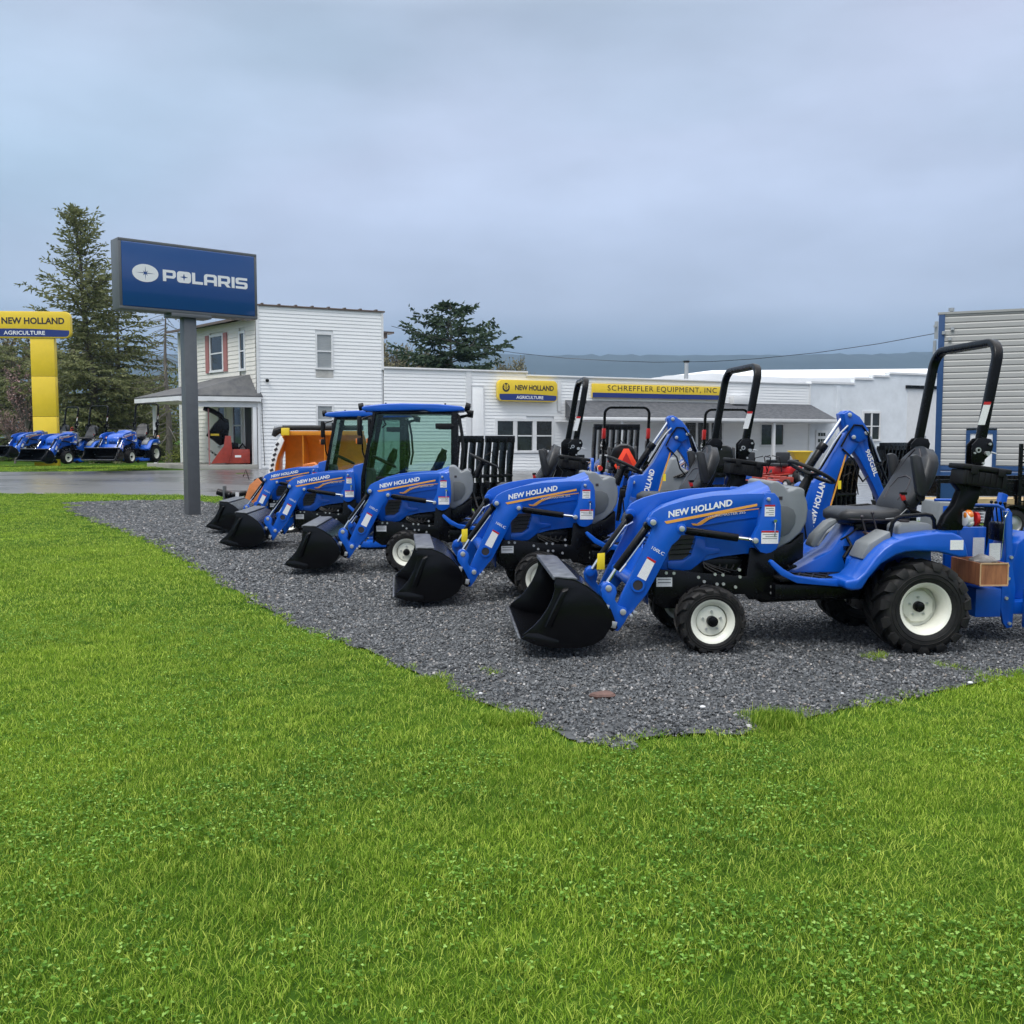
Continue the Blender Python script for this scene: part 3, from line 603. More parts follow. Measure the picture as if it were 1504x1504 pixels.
        if s > 0:
            part('push_levers', MB().tube([(.28, .30, .80), (.31, .30, .90)], .006, 6).tube([(.22, .33, .83), (.25, .33, .93)], .006, 6).sphere((.31, .30, .91), .013).sphere((.25, .33, .94), .013), 'ink', f, key='pl')
FEND = [(.557, .512), (.476, .524), (.425, .570), (.352, .672), (.300, .725), (.238, .768), (.150, .800), (.076, .815), (-.062, .832), (-.168, .830), (-.235, .800), (-.262, .745), (-.281, .666), (-.224, .662), (-.074, .700), (.073, .706), (.150, .700), (.212, .682), (.316, .622), (.395, .531), (.441, .455), (.506, .448), (.555, .461)]
def rollbar(root, red=False):
    for s in (1, -1):
        part('roll_bar_bracket', MB().prism([(-.250, 1.16), (-.448, 1.16), (-.430, 1.05), (-.396, .985), (-.315, .828), (-.165, .828), (-.20, .92), (-.262, 1.0), (-.30, 1.10)], .39 * s, .475 * s), 'black', root, bevel=.006, key=('rbb', s))
    r = part('roll_bar', lambda: tube_frame(rops_path(top=2.11), .064, .050), 'black', root, bevel=.010, key='rops', smooth=45)
    for s in (1, -1):
        hg = part('hinge_plate', MB().prism([(-.362, 1.27), (-.362, 1.41), (-.400, 1.452), (-.440, 1.460), (-.495, 1.448), (-.512, 1.41), (-.500, 1.355), (-.455, 1.31), (-.448, 1.27)], .474 * s, .486 * s), 'black', r, bevel=.003, key=('hp', s))
        part('hinge_plate', MB().prism([(-.362, 1.27), (-.362, 1.41), (-.400, 1.452), (-.440, 1.460), (-.495, 1.448), (-.512, 1.41), (-.500, 1.355), (-.455, 1.31), (-.448, 1.27)], .404 * s, .416 * s), 'black', r, bevel=.003, key=('hp2', s))
        m = MB().lathe([(.010, 0), (.018, 0), (.018, .012), (.010, .012)], c=(-.402, .486 * s, 1.375), seg=14).cyl((-.462, .48 * s, 1.352), (-.462, .51 * s, 1.352), .016, 12).cyl((-.482, .48 * s, 1.415), (-.482, .50 * s, 1.415), .009, 8).cyl((-.378, .48 * s, 1.355), (-.378, .498 * s, 1.355), .007, 8).cyl((-.44, .48 * s, 1.285), (-.44, .498 * s, 1.285), .009, 8).tube([(-.49, .49 * s, 1.36), (-.53, .49 * s, 1.35)], .006, 6)
        part('hinge_pins', m, 'zinc', r, key=('hpin', s))
        if red: part('hinge_cover', MB().prism([(-.38, 1.48), (-.49, 1.50), (-.52, 1.70), (-.42, 1.70)], .415 * s, .480 * s), 'red', r, bevel=.01, key=('redc', s))
    m = MB().prism([(-.402, 1.545), (-.450, 1.545), (-.488, 1.690), (-.440, 1.690)], .4725, .4755)
    part('label_sticker', m, 'label', r, key='rlab'); part('label_band', MB().prism([(-.437, 1.680), (-.484, 1.680), (-.489, 1.700), (-.442, 1.700)], .4725, .476), 'red', r, key='rlabb')
def toolbox(root, label=None):
    rot = Matrix.Rotation(radians(-7.5), 3, 'Y'); c = Vector((-.405, .50, 1.195))
    def bb(m, dx, dy, dz, sx, sy, sz): m.box(c + rot @ Vector((dx, dy, dz)), (sx, sy, sz), rot); return m
    b = part('tool_box', bb(MB(), 0, 0, -.015, .31, .18, .10), 'plastic', root, bevel=.012, key='tb1')
    m = bb(MB(), 0, 0, .055, .345, .20, .035)
    part('tool_box_lid', m, 'plastic', b, bevel=.010, key='tb2')
    m = MB()
    for k in range(7): bb(m, -.126 + k * .042, .094, -.015, .012, .008, .085)
    part('tool_box_rib', m, 'plastic', b, bevel=.002, key='tb3')
    m = MB(); bb(m, .09, .105, .04, .05, .012, .06); bb(m, -.10, .105, .04, .05, .012, .05)
    part('latch', m, 'plastic', b, bevel=.004, key='tb4')
def backhoe(root):
    # main frame behind the seat
    f = part('backhoe_frame', MB().bx(-.515, -.70, -.30, .32, .20, .40).bx(-.50, -.70, .06, .10, .36, .815).bx(-.50, -.70, -.14, -.10, .36, .815).bx(-.69, -.70, -.14, .10, .55, .815), 'blue', root, bevel=.006, key='bhf')
    part('side_upright', MB().prism([(-.72, .935), (-.745, .965), (-.77, .93), (-.79, .55), (-.815, .40), (-.80, .12), (-.76, .115), (-.735, .15), (-.71, .26), (-.715, .41), (-.74, .60)], .27, .30).prism([(-.72, .935), (-.745, .965), (-.77, .93), (-.79, .55), (-.815, .40), (-.80, .12), (-.76, .115), (-.735, .15), (-.71, .26), (-.715, .41), (-.74, .60)], -.30, -.27), 'blue', f, bevel=.004, key='bhu')
    part('top_rail', MB().tube([(-.50, .285, .988), (-.66, .285, .985), (-.71, .285, .965), (-.735, .285, .93), (-.745, .285, .80)], .011, 8).tube([(-.50, -.285, .988), (-.66, -.285, .985), (-.71, -.285, .965), (-.735, -.285, .93), (-.745, -.285, .80)], .011, 8), 'blue', f, key='bhr')
    part('label_sticker', MB().bx(-.61, -.69, .302, .306, .60, .72).bx(-.60, -.685, .101, .104, .60, .74), 'label', f, key='bhl')
    part('pull_rod', MB().tube([(-.695, .31, .615), (-.712, .31, .90)], .0035, 6).tube([(-.712, .31, .90), (-.695, .31, .945), (-.735, .31, .945), (-.712, .31, .90)], .0035, 6), 'chrome', f, key='bhp')
    m = MB()
    for k in range(7): m.lathe([(.018, 0), (.042, .004), (.042, .008), (.018, .012)], c=(-.535, .27, .835 + k * .021), ax='z', seg=18)
    part('rubber_bellows', m, 'black', f, key='bell')
    m = MB()
    for x, z in ((-.745, .56), (-.755, .47), (-.77, .62), (-.745, .33), (-.775, .15)): m.cyl((x, .29, z), (x, .315, z), .012, 8)
    part('frame_bolts', m, 'zinc', f, key='bhb')
    # operator seat and controls of the backhoe stay low behind; swing frame, stabilisers
    part('base_beam', MB().bx(-.72, -1.00, -.28, .28, .21, .30).prism([(-.80, .30), (-1.05, .30), (-1.12, .75), (-1.0, .78), (-.90, .70)], -.16, .16), 'blue', root, bevel=.008, key='bbm')
    part('control_console', MB().bx(-.84, -.95, -.14, .02, .70, .84), 'black', root, bevel=.02, key='ccon')
    m = MB()
    for y in (-.09, -.03, .03, .09): m.tube([(-.89, y - .06, .83), (-.87, y - .06, .97)], .006, 6); m.sphere((-.87, y - .06, .98), .013, 8, 6)
    part('control_levers', m, 'black', root, key='clev')
    for s in (1, -1):
        st = part('stabiliser', MB().prism([(-.86, .40), (-.93, .43), (-.98, .40), (-1.02, .15), (-.95, .12), (-.86, .125)], .31 * s, .39 * s).prism([(-.90, .40), (-.96, .40), (-1.10, 1.02), (-1.05, 1.04)], .32 * s, .38 * s), 'blue', root, bevel=.006, key=('stab', s))
        part('stabiliser_pad', MB().bx(-1.08, -.90, .28 * s, .42 * s, .09, .12), 'black', st, bevel=.004, key=('spad', s))
        part('stabiliser_cylinder', MB().cyl((-.92, .35 * s, .55), (-.97, .35 * s, .92), .024, 12), 'black', st, key=('scyl', s))
    part('swing_frame', MB().prism([(-1.08, .30), (-1.20, .28), (-1.26, .50), (-1.22, .78), (-1.10, .80), (-1.04, .60)], -.11, .11), 'blue2', root, bevel=.008, key='swf')
    BOOM = [(-1.235, .60), (-1.150, .66), (-1.095, .90), (-1.085, .96), (-1.115, 1.02), (-1.16, 1.045), (-1.25, 1.045), (-1.37, 1.19), (-1.51, 1.45), (-1.555, 1.52), (-1.60, 1.548), (-1.67, 1.545), (-1.71, 1.50), (-1.70, 1.44), (-1.655, 1.36), (-1.58, 1.27), (-1.51, 1.18), (-1.455, 1.01), (-1.395, .72), (-1.36, .60)]
    b = part('boom', MB().prism(BOOM, -.075, .075), 'blue', root, bevel=.006, key='boom')
    o = place('lettering', text_mesh('NEW HOLLAND', 'white', .50, .062, .003, .035, .1), b, (-1.255, .0765, .62), Vector((-.13, 0, .49)), Vector((-.49, 0, -.13)) * -1)
    part('gold_stripe', MB().prism([(-1.348, .60), (-1.360, .60), (-1.565, 1.30), (-1.550, 1.31)], .073, .0772), 'orange_d', b, key='bst')
    part('label_sticker', MB().prism([(-1.30, .60), (-1.335, .60), (-1.345, .64), (-1.31, .64)], .073, .0778), 'label', b, key='bstl')
    DIP = [(-1.520, 1.690), (-1.545, 1.718), (-1.579, 1.722), (-1.625, 1.705), (-1.680, 1.660), (-1.740, 1.600), (-1.770, 1.540), (-1.775, 1.480), (-1.79, 1.39), (-1.88, 1.15), (-1.985, .90), (-2.030, .83), (-2.02, .80), (-1.965, .80), (-1.94, .83), (-1.84, 1.03), (-1.70, 1.27), (-1.62, 1.37), (-1.565, 1.46), (-1.535, 1.57)]
    d = part('dipper', MB().prism(DIP, -.055, .055).prism([(p[0], p[1]) for p in [(-1.52, 1.69), (-1.58, 1.722), (-1.68, 1.66), (-1.77, 1.54), (-1.76, 1.46), (-1.68, 1.42), (-1.60, 1.45), (-1.545, 1.58)]], -.092, .092), 'blue', root, bevel=.006, key='dip')
    place('lettering', text_mesh('905GBL', 'white', .27, .045, .003, .02), d, (-1.755, .0575, 1.345), Vector((-.105, 0, -.27)), Vector((-.27, 0, .105)))
    c = part('boom_cylinder', MB().cyl((-1.17, 0, 1.10), (-1.36, 0, 1.385), .036, 16).cyl((-1.33, 0, 1.34), (-1.375, 0, 1.405), .045, 16), 'black', root, bevel=.004, key='bcyl')
    part('cylinder_rod', MB().cyl((-1.36, 0, 1.385), (-1.56, 0, 1.675), .017, 12), 'chrome', c, key='bcylr')
    c = part('dipper_cylinder', MB().cyl((-1.775, 0, 1.50), (-1.93, .0, 1.22), .030, 14).cyl((-1.93, 0, 1.22), (-2.04, .0, .98), .014, 10), 'black', root, key='dcyl')
    m = MB().tube([(-1.50, .09, 1.38), (-1.56, .10, 1.50), (-1.62, .10, 1.585), (-1.70, .10, 1.58), (-1.76, .10, 1.50), (-1.80, .10, 1.35), (-1.84, .10, 1.23), (-1.90, .10, 1.20), (-1.94, .09, 1.26), (-1.94, .08, 1.38)], .009, 7)
    m.tube([(-1.52, .08, 1.36), (-1.62, .12, 1.25), (-1.66, .12, 1.12), (-1.72, .10, 1.05), (-1.78, .08, 1.10)], .009, 7)
    m.tube([(-1.24, .05, 1.12), (-1.30, .09, 1.17), (-1.40, .09, 1.33), (-1.50, .09, 1.50)], .009, 7)
    part('hydraulic_hose', m, 'black', root, key='bhose')
    part('steel_pipe', MB().tube([(-1.30, .09, 1.20), (-1.42, .095, 1.41), (-1.50, .095, 1.52), (-1.56, .1, 1.58)], .008, 7).tube([(-1.80, .07, 1.48), (-1.90, .075, 1.24)], .007, 6), 'zinc', root, key='bpipe')
    m = MB()
    for x, z in ((-1.575, 1.68), (-1.62, 1.47), (-1.745, 1.51), (-1.135, .965), (-1.98, .84)): m.cyl((x, -.10, z), (x, .105, z), .020, 12)
    part('pivot_pins', m, 'zinc', root, bevel=.003, key='bpins')
    part('tag_yellow', MB().bx(-1.50, -1.47, .11, .114, .98, 1.06), 'yellow', root, key='ytag2')
    HB = [(-1.93, .86), (-2.06, .86), (-2.10, .70), (-2.04, .46), (-1.86, .36), (-1.68, .40), (-1.60, .52), (-1.72, .46), (-1.86, .46), (-1.96, .56), (-1.98, .72)]
    b2 = part('digging_bucket', MB().prism(HB, -.16, .16), 'black', root, bevel=.004, key='hbk')
    m = MB()
    for k in range(4): m.box((-1.62, -.135 + k * .09, .55), (.10, .03, .02), Matrix.Rotation(radians(-50), 3, 'Y'))
    part('bucket_teeth', m, 'black', b2, key='teeth')
def cab(root):
    for s in (1, -1):
        part('cab_pillar', MB().prism([(.665, 1.895), (.625, 1.895), (.775, 1.03), (.79, .62), (.845, .62), (.83, 1.03)], .50 * s, .55 * s), 'black', root, bevel=.008, key=('cp1', s), label='front cab pillar')
        part('cab_pillar', MB().prism([(-.395, 1.895), (-.47, 1.895), (-.46, 1.0), (-.44, .72), (-.37, .72), (-.37, 1.0)], .50 * s, .55 * s), 'black', root, bevel=.008, key=('cp2', s), label='rear cab pillar')
        dr = part('cab_door', MB().prism([(.62, 1.88), (-.39, 1.88), (-.385, 1.02), (-.30, .98), (.0, .78), (.36, .55), (.79, .55), (.80, 1.03)], .520 * s, .528 * s), 'glass', root, smooth=0, key=('door', s))
        m = MB().tube([(.625, .53 * s, 1.875), (-.39, .53 * s, 1.875), (-.385, .53 * s, 1.02), (-.10, .53 * s, .86), (.36, .53 * s, .55), (.79, .53 * s, .55), (.80, .53 * s, 1.03)], .013, 6, closed=True)
        part('door_frame', m, 'black', dr, key=('df', s))
        m = MB().box((-.28, .55 * s, 1.70), (.22, .02, .075)); m.cyl((-.40, .54 * s, 1.70), (-.40, .56 * s, 1.70), .02, 10)
        part('door_handle', m, 'plastic', dr, bevel=.015, key=('dh', s))
        m = MB().box((.50, .548 * s, 1.005), (.26, .018, .03)).tube([(.50, .548 * s, 1.005), (.1, .56 * s, .97), (-.20, .55 * s, .93)], .006, 6)
        part('door_latch', m, 'plastic', dr, bevel=.006, key=('dl', s))
        part('door_badge', MB().box((.48, .531 * s, .925), (.12, .003, .055)), 'blue', dr, bevel=.001, key=('db', s))
        m = MB().tube([(.78, .55 * s, 1.28), (.80, .60 * s, 1.36), (.80, .66 * s, 1.50), (.81, .66 * s, 1.70), (.80, .60 * s, 1.80), (.68, .55 * s, 1.84)], .011, 6)
        mr_ = part('mirror_bracket', m, 'black', root, key=('mb', s))
        part('mirror', MB().box((.83, .68 * s, 1.70), (.05, .15, .26)), 'plastic', mr_, bevel=.02, key=('mir', s))
        part('turn_lamp', MB().box((.83, .66 * s, 1.50), (.07, .09, .09)), 'plastic', mr_, bevel=.015, key=('tl', s))
        part('turn_lens', MB().box((.87, .66 * s, 1.50), (.02, .07, .07)), 'amber', mr_, bevel=.004, key=('tlens', s))
        part('work_light', MB().cyl((.80, .42 * s, 1.965), (.865, .42 * s, 1.955), .05, 16).tube([(.78, .42 * s, 1.93), (.70, .42 * s, 1.92)], .014), 'plastic', root, bevel=.004, key=('wl', s))
        part('work_light', MB().cyl((-.57, .42 * s, 1.975), (-.635, .42 * s, 1.955), .05, 16).cyl((-.60, .30 * s, 1.88), (-.68, .30 * s, 1.87), .045, 16).tube([(-.50, .42 * s, 1.92), (-.58, .42 * s, 1.93), (-.62, .36 * s, 1.86), (-.5, .33 * s, 1.83)], .014), 'plastic', root, bevel=.004, key=('wl2', s))
        part('fender_side', MB().prism(FEND, .46 * s, .648 * s), 'blue', root, bevel=.014, key=('cfend', s))
        part('side_panel_lower', MB().prism([(.36, .54), (.0, .77), (-.36, .97), (-.36, .70), (.30, .50)], .44 * s, .52 * s), 'black', root, bevel=.01, key=('spl', s))
    ROOF = [(.80, 1.905), (.815, 1.945), (.77, 1.972), (.5, 1.998), (.266, 2.004), (-.20, 1.995), (-.524, 1.965), (-.56, 1.94), (-.56, 1.905), (-.42, 1.895), (-.113, 1.887), (-.025, 1.912), (.70, 1.893)]
    rf = part('cab_roof', MB().prism(ROOF, -.57, .57), 'blue', root, bevel=.022, seg=3, key='croof')
    part('roof_liner', MB().bx(-.45, .66, -.53, .53, 1.862, 1.894), 'black', rf, bevel=.004, key='liner')
    part('roof_bolts', MB().cyl((.5, .45, 1.99), (.5, .45, 2.015), .012, 8).cyl((-.30, .45, 1.985), (-.30, .45, 2.01), .012, 8), 'ink', rf, key='rbolts')
    part('windscreen', MB().loft([[(.655, -.50, 1.88), (.655, .50, 1.88), (.661, .50, 1.88), (.661, -.50, 1.88)], [(.80, -.50, 1.10), (.80, .50, 1.10), (.806, .50, 1.10), (.806, -.50, 1.10)]]), 'glass', root, smooth=0, key='wscr')
    part('rear_window', MB().bx(-.42, -.426, -.50, .50, 1.05, 1.88), 'glass', root, smooth=0, key='rwin')
    part('rear_panel', MB().bx(-.46, -.38, -.50, .50, .70, 1.04), 'black', root, bevel=.01, key='rpan')
    part('cowl', MB().prism([(.97, 1.16), (.83, 1.20), (.79, 1.10), (.82, .62), (.97, .66)], -.27, .27), 'blue', root, bevel=.02, key='cowl')
    part('cab_light', MB().tube([(.60, .48, 1.80), (.53, .46, 1.79), (.50, .46, 1.72), (.55, .46, 1.68)], .012, 6), 'plastic', root, key='clight')
    part('cab_floor', MB().bx(-.36, .80, -.50, .50, .47, .505), 'black', root, bevel=.004, key='cfloor')
    part('rear_grab_bar', MB().tube([(-.48, .55, 1.85), (-.52, .57, 1.6), (-.54, .57, 1.3), (-.50, .56, 1.1)], .018, 8).tube([(-.48, -.55, 1.85), (-.52, -.57, 1.6), (-.54, -.57, 1.3), (-.50, -.56, 1.1)], .018, 8), 'plastic', root, key='rgb')
    con = [(.952, 1.10), (.80, 1.12), (.72, 1.115), (.702, 1.08), (.70, .80), (.78, .62), (.945, .60)]
    part('console', MB().prism(con, -.22, .22), 'grey2', root, bevel=.02, key='cabcon')
def mower_deck(root):
    d = part('mower_deck', MB().prism([(.90, -.42), (1.02, -.25), (1.02, .30), (.94, .62), (.70, .68), (.40, .60), (.33, .30), (.33, -.30), (.42, -.60), (.70, -.66)], .075, .165, 'z'), 'blue', root, bevel=.015, key='deck')
    part('deck_cover', MB().prism([(.85, -.35), (.95, 0), (.85, .42), (.65, .52), (.45, .42), (.42, -.35)], .165, .20, 'z'), 'blue2', d, bevel=.01, key='deckc')
    m = MB()
    for y in (-.5, .5): m.cyl((.62, y, .165), (.62, y, .225), .045, 14)
    part('deck_spindle', m, 'black', d, key='deckp')
    part('deck_wheel', MB().cyl((1.05, .50, .07), (1.05, .55, .07), .06, 16).cyl((1.05, -.50, .07), (1.05, -.55, .07), .06, 16), 'plastic', d, bevel=.006, key='dwh')
    part('deck_link', MB().tube([(1.03, .25, .17), (1.28, .20, .38)], .012).tube([(1.03, -.25, .17), (1.28, -.20, .38)], .012), 'black', d, key='dln')
def rear_lamps(root, bh):
    for s in (1, -1):
        m = MB().cyl((-.315, .50 * s, .91), (-.355, .50 * s, .91), .052, 18)
        l = part('tail_lamp', m, 'clearlens', root, bevel=.004, key=('tail', s))
        part('amber_lens', MB().sphere((-.34, .51 * s, .935), .043, 14, 9, (.7, 1, .9)), 'amber', l, key=('tam', s))
        part('lens_cover', MB().sphere((-.345, .512 * s, .885), .040, 14, 9, (.7, 1, .8)), 'clearlens', l, key=('tcl', s))
        part('red_lens', MB().cyl((-.385, .50 * s, .91), (-.405, .50 * s, .91), .048, 18), 'red', l, key=('trd', s))
def tractor(x, y, h, dz, label, group, cabin=False, hoe=False, deck=False, box=True, red=False, smv=False, nobody=False, cat='tractor', ytag=None, curl=0):
    r = thing('compact_tractor', label, cat, (x, y, dz), pi - h, group)
    body(r); loader(r); bucket(r, curl)
    if cabin:
        cab(r)
        for o in (): pass
        # seat and wheel seen through the glass
        st = operator_inside(r)
    else:
        operator_station(r); rollbar(r, red)
        if box: toolbox(r)
        rear_lamps(r, hoe)
    if hoe: backhoe(r)
    if deck: mower_deck(r)
    if smv:
        part('warning_triangle', MB().prism([(-.20, .90), (.20, .90), (.24, .96), (.05, 1.30), (-.05, 1.30), (-.24, .96)], -.49, -.50, 'x'), 'smv', r, bevel=.002, key='smv')
        part('triangle_border', MB().prism([(-.15, .93), (.15, .93), (0, 1.22)], -.5005, -.503, 'x'), 'red', r, key='smv2')
    if ytag: part('yellow_tag', MB().prism([(2.01, .60), (2.065, .595), (2.07, .475), (2.01, .475)], -.32, -.316), 'yellow', r, bevel=.001, key='ytag')
    return r
def operator_inside(root):
    a = radians(26); C = Vector((.565, 0, 1.212)); X = Vector((cos(a), 0, sin(a))); Y = Vector((0, 1, 0))
    ring = [C + (X * cos(t) + Y * sin(t)) * .172 for t in [2 * pi * i / 32 for i in range(32)]]
    part('steering_wheel', MB().tube(ring, .0145, 10, closed=True).tube([ring[0], C, ring[11], C, ring[21]], .012), 'plastic', root, key='stwc')
    part('seat', None, 'vinyl', root, key='seat') if 'seat' in CACHE else None
    part('backrest', None, 'vinyl', root, key='backr') if 'backr' in CACHE else None
    part('seat_base', MB().bx(-.15, .30, -.17, .17, .505, .85), 'black', root, bevel=.006, key='sbasec')
    m = MB()
    for i in range(5): m.tube([(.25, -.30 - .03 * i, .80), (.28 + .02 * i, -.30 - .03 * i, 1.05)], .007, 6); m.sphere((.285 + .02 * i, -.30 - .03 * i, 1.06), .017, 8, 6)
    part('control_levers', m, 'plastic', root, key='cabl')

ROWT = [(2.72, 7.20, -3.7, .045), (1.61, 9.34, -6.5, .037), (.24, 11.32, -2.4, .031), (-1.22, 13.94, -2.3, -.045), (-2.22, 16.61, -3.0, -.069)]
LAB = ['blue open tractor nearest the camera, a plywood box hanging behind its rear wheel',
       'blue open tractor with backhoe standing just behind the nearest tractor in the gravel row',
       'blue open tractor standing between the second open tractor and the nearer glass cab tractor',
       'blue tractor with the larger looking glass cab, in front of the white siding wall',
       'farthest tractor of the gravel row, blue roofed cab half hidden behind the nearer cab']
GR = 'blue tractors lined up along the gravel bed'
for i, (x, y, h, dz) in enumerate(ROWT):
    tractor(x, y, radians(h), dz, LAB[i], GR, cabin=i > 2, hoe=i < 3, deck=i == 3, ytag=i < 2, curl=(0, .07, .06, 0, 0)[i])

# ------------------------------------------------------------------ ground sheets
def grid_sheet(name, x0, x1, y0, y1, nx, ny, m, dz=0, label=None, poly=None):
    mb = MB(); xs = [x0 + (x1 - x0) * i / nx for i in range(nx + 1)]; ys = [y0 + (y1 - y0) * j / ny for j in range(ny + 1)]
    mb.v = [(x, y, zg(x, y) + dz) for y in ys for x in xs]
    mb.f = [(j * (nx + 1) + i, j * (nx + 1) + i + 1, (j + 1) * (nx + 1) + i + 1, (j + 1) * (nx + 1) + i) for j in range(ny) for i in range(nx)]
    return mb
def inpoly(x, y, P):
    c = False; j = len(P) - 1
    for i in range(len(P)):
        if (P[i][1] > y) != (P[j][1] > y) and x < (P[j][0] - P[i][0]) * (y - P[i][1]) / (P[j][1] - P[i][1]) + P[i][0]: c = not c
        j = i
    return c
def poly_sheet(name, P, m, dz, step=1.2):
    """a sheet with the outline P that follows the terrain"""
    bm = bmesh.new(); vs = [bm.verts.new((x, y, 0)) for x, y in P]; bm.faces.new(vs)
    xs = [p[0] for p in P]; ys = [p[1] for p in P]
    for ax, lo, hi in ((0, min(xs), max(xs)), (1, min(ys), max(ys))):
        k = lo + step
        while k < hi:
            co = [0, 0, 0]; no = [0, 0, 0]; co[ax] = k; no[ax] = 1
            bmesh.ops.bisect_plane(bm, geom=bm.verts[:] + bm.edges[:] + bm.faces[:], plane_co=co, plane_no=no); k += step
    for v in bm.verts: v.co.z = zg(v.co.x, v.co.y) + dz
    for f in bm.faces:
        f.normal_update()
        if f.normal.z < 0: f.normal_flip()
    me = bpy.data.meshes.new(name); bm.to_mesh(me); bm.free(); me.materials.append(m); o = link(name, me); o['kind'] = 'structure'; return o
FRONT_PX = [(100, 738), (103, 750), (140, 765), (180, 779), (222, 793), (262, 816), (300, 838), (325, 853), (385, 890), (450, 925), (530, 950), (600, 983), (652, 1005), (700, 1028), (742, 1045), (775, 1062), (805, 1068), (835, 1086), (880, 1094), (915, 1098), (940, 1085), (985, 1078), (1040, 1078), (1090, 1080), (1112, 1068), (1150, 1064), (1185, 1055), (1215, 1046), (1270, 1036), (1330, 1024), (1380, 1015), (1430, 1005), (1504, 985), (1700, 940)]
GRAVEL = [G(*p) for p in FRONT_PX] + [(12, 10), (7.1, 12.5), (6.4, 15.0), (3, 18.8), (-2, 21), (-6.2, 21.9), (-7.6, 22.9)]
ASPH = [(-90, 25.0), (-14, 24.8), (-8, 24.3), (-2, 22.8), (9, 17.8), (45, 10), (70, 10), (70, 85), (10, 60), (-9, 37.2), (-9.6, 36.2), (-13.6, 33.9), (-20, 32.6), (-90, 30.5)]
def ground_material():
    m = bpy.data.materials.new('lawn_soil'); m.use_nodes = True; t = m.node_tree; b = t.nodes['Principled BSDF']; b.inputs['Roughness'].default_value = .95; b.inputs['Specular IOR Level'].default_value = .03
    g = t.nodes.new('ShaderNodeNewGeometry'); n = t.nodes.new('ShaderNodeTexNoise'); n.inputs['Scale'].default_value = .7; n.inputs['Detail'].default_value = 8; n.inputs['Roughness'].default_value = .7
    t.links.new(g.outputs['Position'], n.inputs['Vector']); r = t.nodes.new('ShaderNodeValToRGB'); t.links.new(n.outputs['Fac'], r.inputs[0])
    r.color_ramp.elements[0].position = .35; r.color_ramp.elements[0].color = (.028, .066, .008, 1); r.color_ramp.elements[1].position = .65; r.color_ramp.elements[1].color = (.06, .12, .014, 1)
    t.links.new(r.outputs[0], b.inputs['Base Color']); return m
def asphalt_material():
    m = bpy.data.materials.new('wet_asphalt'); m.use_nodes = True; t = m.node_tree; b = t.nodes['Principled BSDF']
    g = t.nodes.new('ShaderNodeNewGeometry'); mpn = t.nodes.new('ShaderNodeMapping'); mpn.inputs['Scale'].default_value = (.16, .5, 1); t.links.new(g.outputs['Position'], mpn.inputs[0])
    n = t.nodes.new('ShaderNodeTexNoise'); n.inputs['Scale'].default_value = 1.0; n.inputs['Detail'].default_value = 4; t.links.new(mpn.outputs[0], n.inputs['Vector'])
    r = t.nodes.new('ShaderNodeMapRange'); r.inputs[1].default_value = .42; r.inputs[2].default_value = .58; r.inputs[3].default_value = .20; r.inputs[4].default_value = .48; t.links.new(n.outputs['Fac'], r.inputs[0]); t.links.new(r.outputs[0], b.inputs['Roughness'])
    n2 = t.nodes.new('ShaderNodeTexNoise'); n2.inputs['Scale'].default_value = 60; n2.inputs['Detail'].default_value = 3; t.links.new(g.outputs['Position'], n2.inputs['Vector'])
    c = t.nodes.new('ShaderNodeValToRGB'); c.color_ramp.elements[0].color = (.060, .061, .064, 1); c.color_ramp.elements[1].color = (.120, .120, .125, 1); t.links.new(n2.outputs['Fac'], c.inputs[0]); t.links.new(c.outputs[0], b.inputs['Base Color'])
    bp = t.nodes.new('ShaderNodeBump'); bp.inputs['Strength'].default_value = .12; bp.inputs['Distance'].default_value = .004; t.links.new(n2.outputs['Fac'], bp.inputs['Height']); t.links.new(bp.outputs[0], b.inputs['Normal'])
    b.inputs['Coat Weight'].default_value = 1; b.inputs['Coat Roughness'].default_value = .34; return m
